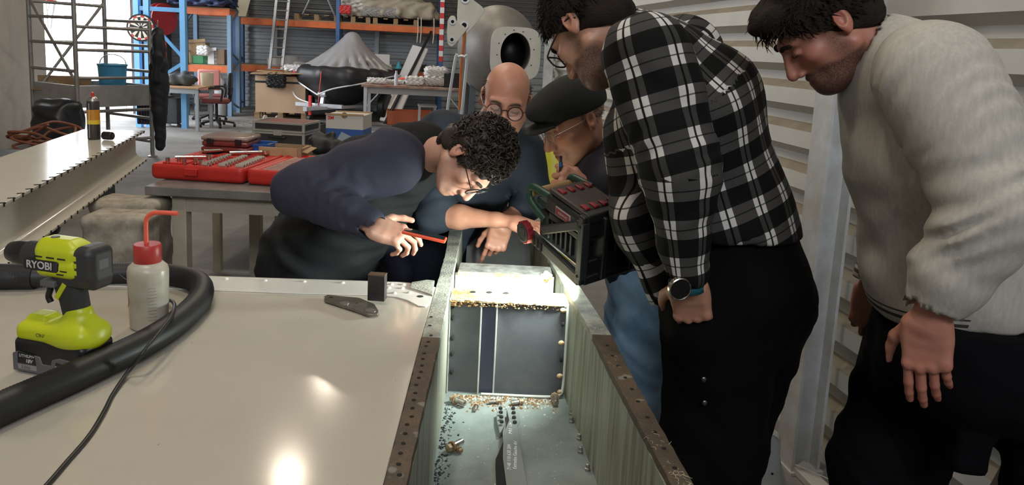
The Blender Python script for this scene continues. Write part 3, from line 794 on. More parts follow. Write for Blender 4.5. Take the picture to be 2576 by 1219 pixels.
text('capacity_number', '5.0Ah', .009, M_gryp, bat, T(-.05, -.0449, .0145) @ RX(math.pi/2), extrude=.0002)
MB().prism([(.018, .017), (.042, .017), (.045, .032), (.022, .035)], 0, .001, T(0, -.0436, 0) @ RX(math.pi/2)).build('maker_label', M_blkp, bat)
text('maker_lettering', 'RYOBI', .008, M_let, bat, T(.032, -.0449, .025) @ RX(math.pi/2), extrude=.0002)
# wash bottle
w0 = at(376, 820, Z=ZT)
wbt = thing('wash_bottle', 'translucent wash bottle with red cap and bent red spout', 'bottle', (w0.x, w0.y, ZT), math.radians(0))
M_ldpe = mat('milky_plastic', (0.56, 0.53, 0.46), 0.32, var=.3, vscale=14, col2=(.42, .37, .30), sss=.15)
M_redp = mat('red_plastic', (0.42, 0.035, 0.03), 0.4, var=.15)
M_redt = mat('coral_tube', (0.75, 0.12, 0.07), 0.4)
MB().lathe([(.001, 0), (.036, 0), (.040, .003), (.0415, .01), (.0445, .12), (.0445, .137), (.042, .146), (.034, .154), (.027, .158), (.026, .165), (.001, .165)], 40).build('bottle_body', M_ldpe, wbt, smooth=True)
MB().lathe([(.0285, .156), (.030, .158), (.030, .196), (.028, .199), (.001, .199)], 36).build('cap', M_redp, wbt, smooth=True)
MB().tube(smoothpath([(-.002, 0, .195), (-.002, 0, .235), (.0, 0, .257), (.012, 0, .270), (.03, 0, .2735), (.072, 0, .2735)], 8), .0052, 12).build('spout', M_redt, wbt, smooth=True)
M_prn = mat('black_print', (.03, .03, .03), .6); M_prr = mat('red_print', (.35, .05, .04), .6)
def wrap(o, R):
    for v in o.data.vertices:
        a = v.co.x/R; r = R+v.co.z; v.co = Vector((r*math.sin(a), -r*math.cos(a), v.co.y))
def wtext(s, size, m, ang, z, R=.0446):
    o = text('print', s, size, m, wbt, Matrix(), extrude=.0003)
    for v in o.data.vertices: v.co.x += ang*R; v.co.y += z
    wrap(o, R)
wtext('OLS', .011, M_prn, -1.15, .121)
for i in range(11): wtext('-'*(8+(i*5) % 4), .006, mat('faint_print', (.22, .20, .17), .7), .62, .105-.0075*i)
o = MB().bar((-.048, .1075, 0), (-.022, .1095, 0), .0012, .0003).build('print', M_prr, wbt); wrap(o, .0447)
for a, c in (((-.046, .092), (-.032, .072)), ((-.032, .072), (-.046, .052))):
    o = MB().bar((*a, 0), (*c, 0), .0016, .0003).build('print', M_prr, wbt); wrap(o, .0440)
# corrugated vacuum hose
M_hose = mat('black_hose', (0.016, 0.016, 0.017), 0.5)
zc = ZT+.0305
hp = smoothpath([(-1.75, 1.90, zc), (-1.50, 1.88, zc), (-1.308, 1.885, zc), (-1.11, 1.955, zc), (-.96, 1.985, zc), (-.83, 1.94, zc), (-.765, 1.82, zc), (-.745, 1.67, zc), (-.755, 1.53, zc), (-.79, 1.40, zc), (-.835, 1.27, zc), (-.90, 1.10, zc), (-1.0, .92, zc), (-1.1, .7, zc)], 30)
acc = [0]
for a, c in zip(hp, hp[1:]): acc.append(acc[-1]+(c-a).length)
step = .0032; out = []; rad = []; L = acc[-1]; j = 0; n = int(L/step)
for i in range(n+1):
    s_ = i*step
    while j < len(acc)-2 and acc[j+1] < s_: j += 1
    t_ = (s_-acc[j])/(acc[j+1]-acc[j]); out.append(hp[j].lerp(hp[j+1], t_)); rad.append(.0295 if i % 2 else .0272)
hs = thing('vacuum_hose', 'black ribbed vacuum hose curling around drill and bottle', 'hose', (-.8, 1.6, ZT))
MB().ringpath([p-Vector((-.8, 1.6, ZT)) for p in out], rad, 16).build('ribbed_tube', M_hose, hs, smooth=True, angle=180)
MB().ringpath([Vector((-1.42+.0, 1.88, zc))-Vector((-.8, 1.6, ZT)), Vector((-1.235, 1.905, zc+.002))-Vector((-.8, 1.6, ZT))], [.0345, .033], 20).build('cuff', M_hose, hs, smooth=True)
# cables
M_cab = mat('black_cable', (0.012, 0.012, 0.013), 0.45)
zz = ZT+.004
cb = smoothpath([at(300, 690, Z=zz+.03), at(345, 722, Z=zz), at(400, 748, Z=zz), at(436, 760, Z=zz+.03), at(433, 790, Z=zz+.062), at(405, 830, Z=zz+.062), at(365, 880, Z=zz+.05), at(322, 935, Z=zz+.01), at(285, 990, Z=zz), at(262, 1035, Z=zz), at(225, 1095, Z=zz), at(165, 1165, Z=zz), at(118, 1219, Z=zz), at(40, 1300, Z=zz)], 8)
tag(MB().tube(cb, .0042, 10).build('power_cable', M_cab, smooth=True), 'thin black power cable running over the hose to the near edge', 'cable')
# triangular hinge plate and black block
tp = [(330, 520), (400, 495), (480, 505), (880, 545), (1110, 640), (1172, 740), (1160, 785), (1090, 800), (1000, 796), (860, 740), (345, 575)]
q = pl([(760+x/6.09, 660+y/6.09) for x, y in tp], ZT+.009)
c0 = Vector((sum(p[0] for p in q)/len(q), sum(p[1] for p in q)/len(q), ZT))
hp_ = thing('hinge_plate', 'flat triangular grey metal plate with three holes', 'metal plate', c0)
M_hing = mat('brushed_grey_metal', (.24, .22, .19), .35, metal=.7, var=.3, vscale=40)
MB().prism([(x-c0.x, y-c0.y) for x, y in q][::-1], 0.0035, .0105).build('plate', M_hing, hp_, bevel=.0015)
cr = MB().lathe([(.007, 0), (.013, 0), (.013, .0008), (.007, .0004)], 18).mesh('ring')
for i, (x, y, r_) in enumerate(((445, 530, .7), (650, 620, 1.2), (1050, 735, 1.3), (840, 622, .4))):
    p = at(760+x/6.09, 660+y/6.09, Z=ZT+.0105)
    MB().lathe([(.0075*r_, 0), (.0075*r_, .0006), (.0005, .0006)], 16, T(p-c0)).build('hole', M_hole, hp_)
    if r_ > 1: MB().lathe([(.008*r_, 0), (.0105*r_, 0), (.0105*r_, .0012), (.008*r_, .0012)], 18, T(p-c0)).build('hole_rim', M_steel, hp_)
MB().box((-.03, -.01, 0), (.02, .01, .0036)).build('shim', M_hing, hp_)
p = at(946, 764, Z=ZT+.003)
bk = thing('black_block', 'small upright black block with a rusty top on the white skin', 'block', (p.x, p.y+.014, ZT+.0105), math.radians(-4))
MB().cbox((0, 0, .034), (.0225, .014, .034)).build('block_body', mat('black_bakelite', (.018, .016, .018), .35, var=.4, vscale=30, col2=(.035, .03, .03)), bk, bevel=.001)
MB().cbox((0, 0, .0694), (.0225, .014, .0014)).build('rusty_top', mat('brown_top', (.12, .075, .045), .6, var=.4, vscale=60), bk)
# open tool tray at the left edge
p = at(20, 985, Z=ZT)
tr = thing('tool_tray', 'dark tool tray corner behind the hose at the left edge', 'tray', (p.x-.215, p.y+.02, ZT), math.radians(38))
MB().box((-.12, -.07, 0), (.12, .07, .004)).build('tray_base', M_dkp, tr)
for a in (((-.12, -.07, 0), (.12, -.064, .03)), ((-.12, .064, 0), (.12, .07, .03)), ((-.12, -.064, 0), (-.114, .064, .03)), ((.114, -.064, 0), (.12, .064, .03))):
    MB().box(*a).build('tray_wall', M_dkp, tr, bevel=.001)
MB().cyl((-.05, -.02, .012), (.07, .03, .012), .008).build('screwdriver_handle', M_redp, tr, smooth=True)
# ------------------------------------------------------------------ cream spar beam on blocks, spray can, scaffold
M_cream = mat('cream_gelcoat', (0.60, 0.565, 0.48), 0.14, var=.08, vscale=4)
ZB = 1.0
A = at(0, 515, Z=ZB); B = at(365, 328, Z=ZB)
d = (B-A); d.z = 0; Lb = d.length; dn = d.normalized(); A2 = A-dn*.36; Lb += .36
sb = thing('spar_beam', 'long cream wing beam with slotted flanges resting on blocks', 'aircraft part', mw=frame_mat(A2, dn, (0, 0, 1)))
# local: x along the beam away from the camera, y to the left (back), z up; front top edge at y=0,z=0
def taper(x): return 1-.18*x/Lb
Wt = .42
def sec(poly_at, n=12):
    """loft of a cross-section along x"""
    mb = MB(); rows = [poly_at(Lb*i/(n-1)) for i in range(n)]; k = len(rows[0])
    vs = [(Lb*i/(n-1), *p) for i, r in enumerate(rows) for p in r]
    fs = [(i*k+j, i*k+(j+1) % k, (i+1)*k+(j+1) % k, (i+1)*k+j) for i in range(n-1) for j in range(k)]
    fs += [tuple(range(k)), tuple((n-1)*k+j for j in range(k))[::-1]]
    return mb.add(vs, fs)
sec(lambda x: [(0, -.012), (Wt*taper(x), -.012), (Wt*taper(x), 0), (0, 0)]).build('top_flange', M_cream, sb, bevel=.002)
def webp(x):
    h = .21*taper(x)
    return [(.055, -.012), (.055, -h+.035), (.045, -h+.018), (.03, -h+.006), (-.012, -h), (-.012, -h-.010), (.05, -h-.010), (.075, -h+.02), (.075, -.012)]
sec(webp).build('front_web', M_cream, sb, bevel=.001)
def webq(x):
    h = .21*taper(x); y = Wt*taper(x)
    return [(y-.03, -.012), (y-.03, -h-.01), (y-.015, -h-.01), (y-.015, -.012)]
sec(webq).build('rear_web', M_cream, sb)
MB().box((Lb-.012, .07, -.17), (Lb-.008, Wt*.8, -.012)).build('end_plate', M_dkp, sb)
sl = MB().cbox((0, 0, 0), (.006, .012, .0016)).mesh('slot')
sl2 = MB().cbox((0, 0, 0), (.0045, .0022, .0065)).mesh('slot')
n = int(Lb/.085)
copies(sl, 'flange_slot', M_hole, sb, [T(.05+i*.085, .006, -.0004) @ RZ(.5) for i in range(n)])
copies(sl2, 'flange_slot', M_hole, sb, [T(.05+i*.085, -.0005, -.006) for i in range(n)])
copies(sl2, 'lower_flange_slot', M_hole, sb, [T(.03+i*.085, -.0125, -.21*taper(.03+i*.085)-.005) for i in range(n)])
# pale film reflections: crumpled clear film lying on the beam
# two stained blocks
M_blk = mat('stained_block', (0.46, 0.42, 0.35), 0.8, var=.6, vscale=9, bump=.2, bscale=30, col2=(.20, .16, .12))
def block(name, lab, c, hf, rz):
    s = SDF((-hf[0]-.05, -hf[1]-.05, -.02), (hf[0]+.05, hf[1]+.05, 2*hf[2]+.03), .012)
    s.rbox((0, 0, hf[2]), hf, .03, 0)
    s.warp(lambda x, y, z: .004*np.sin(23*x+3*np.sin(17*z))+.004*np.sin(31*z+11*y))
    V, F = s.surf(); o = np_obj(name, V, F, M_blk); o.location = c; o.rotation_euler = (0, 0, rz)
    return o
pb = at(280, 548, Z=.785); pr = at(305, 528, Z=.80)
tag(block('foam_block', '', (pb.x-.03, pb.y+.14, 0), (.135, .12, .388), math.radians(4)), 'stained cream foam block under the beam, the nearer of two', 'block', 'blocks under the beam')
tag(block('foam_block', '', (pb.x-.125, pb.y+.42, 0), (.155, .13, .392), math.radians(4)), 'stained cream foam block under the beam, the one behind', 'block', 'blocks under the beam')
# spray can
p = at(237, 350, Z=ZB)
cn = thing('spray_can', 'dark spray can with orange label and red nozzle on the beam', 'spray can', (p.x, p.y, ZB))
M_can = mat('can_dark', (.06, .055, .055), .35, metal=.3)
MB().lathe([(.03, 0), (.0325, .003), (.0325, .20), (.030, .212), (.001, .212)], 28).build('can_body', M_can, cn, smooth=True)
MB().lathe([(.0330, .085), (.0330, .165)], 28).build('can_label', mat('can_orange', (.55, .24, .03), .4), cn, smooth=True)
MB().lathe([(.0332, .085), (.0332, .108)], 28).build('can_label_band', mat('can_yellow', (.75, .55, .04), .4), cn, smooth=True)
MB().lathe([(.030, .210), (.026, .226), (.014, .236), (.001, .237)], 24).build('can_dome', M_steel, cn, smooth=True)
MB().lathe([(.009, .234), (.009, .256), (.006, .259), (.001, .259)], 14).build('nozzle', mat('red_nozzle', (.6, .05, .03), .4), cn, smooth=True)
MB().bar((-.006, -.0335, .01), (-.004, -.0335, .2), .002, .001, up=(0, 1, 0)).build('straw', mat('white_straw', (.8, .8, .8), .4), cn)
# black roll lying on the beam
p = at(272, 352, Z=ZB)
rl = thing('black_roll', 'small black plastic roll lying beside the spray can', 'roll', (p.x, p.y, ZB), math.radians(-10))
MB().lathe([(.012, -.028), (.020, -.028), (.0225, -.024), (.0225, .024), (.020, .028), (.012, .028)], 24, T(0, 0, .024) @ RY(math.pi/2)).build('roll_body', M_blkp, rl, smooth=True)
MB().lathe([(.011, -.034), (.011, .034)], 16, T(0, 0, .024) @ RY(math.pi/2)).build('roll_core', M_dkp, rl)
# scaffold tower
M_alu = mat('dull_aluminium', (.34, .33, .32), .45, metal=.55, var=.2, vscale=10)
c1 = at(90, 392, Z=0); c3 = at(384, 394, Z=0)
mid = (c1+c3)/2; e = (c3-c1); ew = e.length
nn = Vector((e.y, -e.x, 0)).normalized()
c2 = mid+nn*.62-e*.02; c4 = mid-nn*.62+e*.02
sc = thing('scaffold_tower', 'grey aluminium scaffold tower with a plank platform by the open door', 'scaffold', (mid.x, mid.y, 0))
lc = [p_-mid for p_ in (c1, c2, c3, c4)]
HT = (2.55, 2.15, 1.66, 1.9)
zt = [2.6, 2.6, 1.72, 2.6]
for p_, z_ in zip(lc, zt): MB().cyl(p_, p_+Vector((0, 0, z_)), .026, n=12).build('upright', M_alu, sc, smooth=True)
def rung(i, j, z0, z1=None, r=.02):
    z1 = z0 if z1 is None else z1
    MB().cyl(lc[i]+Vector((0, 0, z0)), lc[j]+Vector((0, 0, z1)), r, n=10).build('rung', M_alu, sc, smooth=True)
for z_ in (.2, .50, 1.10, 1.42, 1.72, 2.02): rung(0, 1, z_)
for z_ in (.25, .62, 1.02, 1.35, 1.62): rung(1, 2, z_)
for z_ in (.2, .50, 1.10, 1.42, 1.72): rung(2, 3, z_)
for z_ in (1.42, 1.9): rung(3, 0, z_)
MB().cyl(lc[0]+Vector((0, 0, 1.95)), lc[1]+Vector((0, 0, .95)), .018, n=8).build('brace', M_alu, sc)
MB().cyl(lc[3]+Vector((0, 0, 1.95)), lc[0]+Vector((0, 0, .75)), .018, n=8).build('brace', M_alu, sc)
MB().prism([tuple((l_*.93)[:2]) for l_ in lc], .82, .84).build('platform_deck', mat('grey_ply', (.20, .18, .16), .8, var=.3), sc)
for i, j in ((0, 1), (1, 2), (2, 3), (3, 0)):
    MB().bar(lc[i]*.97+Vector((0, 0, .80)), lc[j]*.97+Vector((0, 0, .80)), .03, .26).build('toe_board', mat('grey_board', (.40, .39, .38), .5, metal=.3, var=.2), sc)
for p_ in lc: MB().lathe([(.06, 0), (.06, .012), (.02, .03), (.02, .06)], 14, T(p_)).build('foot_plate', M_alu, sc)
p = mid-Vector((.15, .1, 0))
cbx = thing('cardboard_sheet', 'folded brown cardboard lying on the scaffold platform', 'cardboard', (p.x-.18, p.y, .841), .3)
M_card = mat('brown_cardboard', (.40, .27, .15), .8, var=.2, vscale=6)
MB().box((-.3, -.15, 0), (.3, .15, .01)).build('flap', M_card, cbx)
MB().bar((-.3, .15, .08), (.3, .15, .08), .01, .16).build('flap', M_card, cbx)
p = mid+Vector((.12, .25, 0))
bc = thing('blue_drum', 'light blue plastic drum standing on the scaffold platform', 'drum', (p.x, p.y, .841))
MB().lathe([(.13, 0), (.15, .01), (.17, .3), (.18, .31), (.18, .33), (.16, .33), (.14, .02)], 24).build('drum_body', mat('light_blue_plastic', (.06, .30, .55), .4), bc, smooth=True)
MB().tube([(.17*math.cos(a), .02, .33+.12*math.sin(a)) for a in np.linspace(0, math.pi, 12)], .006, 8).build('bail_handle', M_steel, bc)
# dark covered machine and orange cable heap left of the scaffold
p = at(145, 345, Z=0); p = Vector((p.x, p.y, 0))
def softblob(name, m, lo, hi, h, fn, loc, rz=0.0):
    s = SDF(lo, hi, h); fn(s); V, F = s.surf(); o = np_obj(name, V, F, m); o.location = loc; o.rotation_euler = (0, 0, rz); return o
M_tarp = mat('black_tarpaulin', (.018, .02, .025), .35, bump=.4, bscale=9)
def _t(s):
    s.rbox((0, 0, .4), (.20, .25, .36), .1, 0); s.rc((-.14, 0, .70), (.16, 0, .68), .09, .07, .1)
    s.warp(lambda x, y, z: .015*np.sin(14*x+4*np.sin(9*z))+.012*np.sin(22*y+7*z))
pm = at(150, 330, Y=8.6)
tag(softblob('covered_machine', M_tarp, (-.5, -.45, -.02), (.5, .45, 1.0), .03, _t, (pm.x, 8.6, 0)), 'machine under a black tarpaulin behind the cream beam', 'machine')
r = random.Random(9); pts = []
for i in range(90):
    a = i*.55; rr = .22+.08*math.sin(i*1.7); pts.append((rr*math.cos(a)*1.3, rr*.7*math.sin(a), .03+.0030*i*(1+.3*math.sin(i))))
pm = at(130, 372, Y=6.9)
cc = thing('cable_heap', 'heap of orange cables beyond the cream beam', 'cable', (pm.x, 6.9, max(0, pm.z-.55)))
cc.location.z = .37
M_orc = mat('orange_cable', (.22, .075, .04), .5)
MB().tube(smoothpath(pts, 4), .012, 8).build('cable_coil', M_orc, cc, smooth=True)
ct = thing('low_crate', 'black crate carrying the heap of orange cables', 'crate', (pm.x, 6.9, 0))
MB().box((-.42, -.3, 0), (.42, .3, .35)).build('crate_body', M_dkp, ct, bevel=.01)
MB().box((-.44, -.32, .335), (.44, .32, .37)).build('crate_rim', M_blkp, ct, bevel=.006)
# dark wheeled cart at the left edge
pm = at(25, 360, Y=5.4)
kt = thing('dark_cart', 'black cart half out of the picture at the left edge', 'cart', (pm.x-.1, 5.4, 0))
MB().box((-.35, -.3, .15), (.28, .3, .62)).build('cart_body', M_dkp, kt, bevel=.03)
MB().box((-.4, -.33, .62), (.3, .33, .66)).build('cart_top', M_blkp, kt, bevel=.01)
MB().tube(smoothpath([(.1, -.2, .66), (.14, -.2, .86), (.1, -.2, 1.0), (-.2, -.2, 1.02)], 6), .02, 8).build('cart_handle', M_blkp, kt, smooth=True)
for sx in (-.3, .2):
    for sy in (-.25, .25): MB().lathe([(.075, -.02), (.08, -.015), (.08, .015), (.075, .02)], 18, T(sx, sy, .08) @ RX(math.pi/2)).build('wheel', M_blkp, kt)
# ------------------------------------------------------------------ workbench with the tool case and boxes
ZBN = .85
M_btop = mat('grey_bench_top', (.24, .23, .215), .4, metal=.2, var=.4, vscale=7)
M_bleg = mat('cream_bench_paint', (.46, .42, .33), .5, var=.2, vscale=5)
bx0, bx1, by0, by1 = -1.80, -.35, 3.64, 4.90
bn = thing('workbench', 'grey-topped workbench with cream legs carrying the red tool case', 'workbench', (bx0, by0, 0))
w_, d_ = bx1-bx0, by1-by0
MB().box((0, 0, ZBN-.045), (w_, d_, ZBN)).build('bench_top', M_btop, bn, bevel=.004)
for x in (.11, w_-.18):
    for y in (.05, d_-.12): MB().box((x, y, 0), (x+.07, y+.07, ZBN-.045)).build('leg', M_bleg, bn, bevel=.004)
MB().box((.18, .055, ZBN-.13), (w_-.18, .085, ZBN-.045)).build('apron', M_bleg, bn)
MB().box((.18, d_-.09, ZBN-.13), (w_-.18, d_-.06, ZBN-.045)).build('apron', M_bleg, bn)
MB().box((.12, .14, ZBN-.13), (.15, d_-.12, ZBN-.045)).build('apron', M_bleg, bn)
# red tool case, opened flat in two halves
M_redc = mat('red_case_plastic', (.52, .022, .015), .45, var=.15, vscale=12)
M_chr = mat('chrome', (.62, .60, .56), .22, metal=1.0)
fl = at(377, 450, Z=ZBN); fr = at(612, 465, Z=ZBN)
W_ = (fr-fl).length; D_ = .60
ang = math.atan2(fr.y-fl.y, fr.x-fl.x)
tcs = thing('tool_case', 'open red socket tool case lying flat on the workbench', 'tool case', (fl.x, fl.y, ZBN), ang)
def half(x0, x1, nm):
    s = SDF((x0-.03, -.03, -.02), (x1+.03, D_+.03, .12), .009)
    s.rbox(((x0+x1)/2, D_/2, .044), ((x1-x0)/2, D_/2, .044), .028, 0)
    s.rbox(((x0+x1)/2, D_/2, .09), ((x1-x0)/2-.018, D_/2-.018, .018), .012, .004, sub=True)
    V, F = s.surf(); return np_obj(nm, V, F, M_redc, tcs)
h1 = half(0, W_, 'case_base'); h2 = half(W_+.012, W_*2+.012, 'case_lid')
for x in (W_*.25, W_*.75): MB().cyl((W_+.006, D_*x/W_-.04, .06), (W_+.006, D_*x/W_+.04, .06), .008).build('hinge', M_redc, tcs)
MB().cbox((W_*.45, -.006, .05), (.035, .01, .018)).build('latch', M_redc, tcs, bevel=.003)
zi = .076
# moulded nests
for (x, y, a, b_) in ((.09, .12, .06, .05), (.1, .33, .07, .07), (.22, .45, .06, .08), (.2, .2, .03, .1)): MB().cbox((x, y, zi), (a, b_, .006)).build('moulded_nest', M_redc, h1, bevel=.004)
for c_, (x, ln) in enumerate(((W_*.52, .030), (W_*.66, .036), (W_*.80, .044))):
    for r_ in range(9):
        rr = .013-.0006*r_; MB().lathe([(.001, 0), (rr, 0), (rr, ln), (rr*.7, ln), (rr*.65, ln*.7), (.001, ln*.7)], 12, T(x-.004*r_+.02*c_, .05+r_*.042, zi+.010) @ RY(math.pi/2)).build('socket', MATS.get('pale_chrome') or mat('pale_chrome', (.75, .73, .66), .3, metal=.8), h1, smooth=True)
def ratchet(a, b_, r0):
    mb = MB().cyl(a, b_, r0, r0*.8, 12); mb.lathe([(.001, -.012), (r0*1.9, -.011), (r0*1.9, .011), (.001, .012)], 16, T(b_)); mb.build('ratchet', M_chr, h1, smooth=True)
ratchet((W_*.48, .40, zi+.02), (W_*.80, .52, zi+.02), .011); ratchet((.05, .16, zi+.02), (.20, .24, zi+.02), .009); ratchet((.08, .42, zi+.02), (.2, .54, zi+.02), .01)
for i in range(5): MB().lathe([(.001, 0), (.011, 0), (.011, .03), (.001, .03)], 10, T(.06+.045*i, .07+.03*(i % 2), zi)).build('socket', M_chr, h1, smooth=True)
for i in range(11):
    l_ = .09+.011*i; y = .06+.043*i; x = W_+.10
    mb = MB().bar((x, y, zi), (x+l_, y+.01, zi), .011, .006)
    mb.lathe([(.006, -.004), (.013, -.004), (.013, .004), (.006, .004)], 14, T(x-.008, y, zi)); mb.cbox((x+l_+.008, y+.01, zi), (.014, .012, .004))
    mb.build('spanner', mat('pale_chrome', (.75, .73, .66), .3, metal=.8), h2)
MB().cbox((W_*1.75, .2, zi+.01), (.05, .1, .02)).build('bit_holder', M_blkp, h2, bevel=.004)
# stacked organisers
def organiser(px, py, z, w, d, h, m1, m2, lab, Y):
    p = at(px, py, Y=Y); t = thing('organiser_case', lab, 'tool case', (p.x, Y, z), group='organiser cases on the bench')
    MB().box((-w/2, -d/2, 0), (w/2, d/2, h*.55)).build('case_body', m1, t, bevel=.012)
    MB().box((-w/2-.004, -d/2-.004, h*.55), (w/2+.004, d/2+.004, h)).build('case_lid', m2, t, bevel=.012)
    for sx in (-.3, .3): MB().cbox((sx*w, -d/2-.008, h*.5), (.018, .008, h*.28)).build('latch', M_blkp, t, bevel=.003)
    return t
M_rcl = mat('clear_red_lid', (.20, .04, .035), .25, coat=.3); M_clr = mat('smoky_lid', (.30, .22, .19), .2)
organiser(587, 395, ZBN, .33, .26, .05, M_blkp, M_dkp, 'flat black case at the bottom of the organiser stack', 4.42)
organiser(583, 385, ZBN+.052, .27, .22, .062, M_blkp, M_rcl, 'dark red organiser in the middle of the stack', 4.42)
organiser(583, 360, ZBN+.116, .27, .22, .06, M_rcl, M_clr, 'red organiser with a smoky lid on top of the stack', 4.42)
# blue bin
p = at(645, 395, Y=4.5)
t = thing('blue_bin', 'blue open plastic bin between organisers and cardboard box', 'bin', (p.x, 4.5, ZBN))
M_blu = mat('blue_plastic', (.02, .10, .38), .4)
for a in (((-.10, -.1, 0), (.10, .1, .008)), ((-.10, -.1, 0), (.10, -.092, .125)), ((-.10, .092, 0), (.10, .1, .125)), ((-.10, -.1, 0), (-.092, .1, .125)), ((.092, -.1, 0), (.10, .1, .125))): MB().box(*a).build('bin_wall', M_blu, t, bevel=.003)
MB().box((-.107, -.107, .115), (.107, -.098, .13)).build('bin_lip', M_blu, t)
# small open cardboard box
p = at(720, 395, Y=4.45)
t = thing('cardboard_box', 'small open brown cardboard box standing on the workbench', 'box', (p.x, 4.45, ZBN), math.radians(-3))
for a in (((-.125, -.09, 0), (.125, .09, .005)), ((-.125, -.09, 0), (.125, -.085, .12)), ((-.125, .085, 0), (.125, .09, .12)), ((-.125, -.09, 0), (-.12, .09, .12)), ((.12, -.09, 0), (.125, .09, .12))): MB().box(*a).build('box_wall', M_card, t)
MB().bar((-.125, -.10, .085), (.10, -.10, .085), .004, .075, up=(0, -.1, 1)).build('front_flap', mat('light_cardboard', (.50, .35, .19), .8, var=.15), t)
MB().bar((.128, -.085, .10), (.128, .085, .11), .06, .004, up=(.2, 0, 1)).build('side_flap', M_card, t)
# second table behind
tb = thing('steel_table', 'low steel table behind the workbench carrying cases', 'table', (-2.05, 4.98, 0))
MB().box((0, 0, .80), (1.75, 1.45, .84)).build('table_top', M_btop, tb)
for x in (.03, 1.66):
    for y in (.03, 1.36): MB().box((x, y, 0), (x+.05, y+.05, .80)).build('leg', M_bleg, tb)
# aluminium case
p = at(722, 340, Y=5.45)
t = thing('aluminium_case', 'aluminium flight case with red and black lid panel', 'case', (p.x, 5.45, .84), math.radians(-8))
M_alc = mat('case_aluminium', (.58, .57, .52), .35, metal=.7); M_pan = mat('case_panel', (.035, .035, .035), .4)
MB().box((-.19, -.14, 0), (.19, .14, .10)).build('case_body', M_pan, t); MB().box((-.19, -.14, .105), (.19, .14, .17)).build('case_lid', M_pan, t)
MB().box((-.165, -.115, .17), (.165, .115, .173)).build('lid_panel', mat('red_smear_panel', (.28, .05, .05), .5, var=.8, vscale=7, col2=(.08, .075, .06)), t)
for z0, z1 in ((0, .10), (.105, .173)):
    for sx in (-1, 1):
        for sy in (-1, 1): MB().cyl((sx*.185, sy*.135, z0), (sx*.185, sy*.135, z1), .012, n=10).build('corner_edge', M_alc, t, smooth=True)
    for z in (z0+.006, z1-.006):
        for sy in (-1, 1): MB().bar((-.19, sy*.137, z), (.19, sy*.137, z), .014, .014).build('edge_profile', M_alc, t)
        for sx in (-1, 1): MB().bar((sx*.187, -.14, z), (sx*.187, .14, z), .014, .014).build('edge_profile', M_alc, t)
MB().cbox((0, -.146, .1), (.03, .008, .02)).build('latch', M_alc, t); MB().tube(smoothpath([(-.06, -.15, .07), (-.05, -.175, .07), (.05, -.175, .07), (.06, -.15, .07)], 5), .006, 8).build('handle', M_blkp, t)
# maker's carton
p = at(878, 345, Y=5.5)
t = thing('white_blue_carton', 'white and blue product carton with a thumb notch', 'box', (p.x, 5.5, .84), math.radians(-4))
M_cw = mat('carton_white', (.52, .50, .46), .6); M_cb = mat('carton_blue', (.03, .09, .30), .5)
MB().box((-.135, -.12, .0), (.135, .12, .14)).build('carton_lower', M_cb, t); MB().box((-.135, -.12, .14), (.135, .12, .24)).build('carton_upper', M_cw, t)
MB().lathe([(.022, 0), (.022, .001)], 18, T(0, -.1205, .238) @ RX(math.pi/2)).build('thumb_notch', mat('notch_brown', (.22, .15, .09), .8), t)
MB().bar((-.14, -.122, .242), (.14, -.122, .246), .006, .012).build('top_flap', M_card, t); MB().bar((-.14, .122, .242), (.14, .122, .246), .006, .012).build('top_flap', M_card, t)
text('carton_lettering', '3M', .036, mat('carton_red', (.55, .02, .02), .5), t, T(-.10, -.1208, .215) @ RX(math.pi/2), extrude=.0004, bold=.001)
MB().prism([(-.06, .03), (.03, .02), (.05, .07), (-.02, .10)], 0, .0006, T(0, -.1203, .02) @ RX(math.pi/2)).build('carton_picture', mat('carton_pic', (.30, .36, .42), .5), t)
# black tool bag with white tag
p = at(806, 350, Y=4.9)
def _bag(s):
    s.ec((-.06, 0, .06), (.07, 0, .045), (0, 1, 0), .10, .07, .09, .05, .03); s.rc((-.07, 0, .10), (.04, 0, .12), .03, .02, .03)
    s.warp(lambda x, y, z: .006*np.sin(50*x+20*z)+.005*np.sin(70*z+30*y))
t = softblob('tool_bag', mat('black_cordura', (.012, .012, .013), .6, bump=.3, bscale=80), (-.2, -.16, -.02), (.22, .16, .2), .009, _bag, (p.x, 5.08, .845), math.radians(-12))
tag(t, 'slumped black tool bag beside the small cardboard box', 'bag')
# black trough
p = at(752, 298, Y=6.15)
t = thing('black_trough', 'shallow black plastic trough behind the aluminium case', 'trough', (p.x, 6.15, .84))
for a in (((-.2, -.14, 0), (.2, .14, .008)), ((-.2, -.14, 0), (.2, -.13, .085)), ((-.2, .13, 0), (.2, .14, .085)), ((-.2, -.14, 0), (-.19, .14, .085)), ((.19, -.14, 0), (.2, .14, .085))): MB().box(*a).build('trough_wall', M_blkp, t, bevel=.002)
MB().bar((-.1, -.142, .01), (.02, -.142, .075), .004, .004).build('stick', M_gryp, t)
# clear bag with wire and a lamp grid behind the bench
t = thing('wire_basket', 'small wire basket hanging under the workbench edge', 'basket', (-.94, 3.98, .42))
M_wire = mat('grey_wire', (.45, .45, .45), .4, metal=.6)
for i in range(6):
    MB().cyl((-.09+.036*i, 0, 0), (-.09+.036*i, 0, .26), .003, n=6).build('wire', M_wire, t); MB().cyl((-.09, 0, .05*i), (.09, 0, .05*i), .003, n=6).build('wire', M_wire, t)
MB().cyl((0, 0, .25), (0, 0, .385), .006, n=8).build('hanger', M_wire, t)
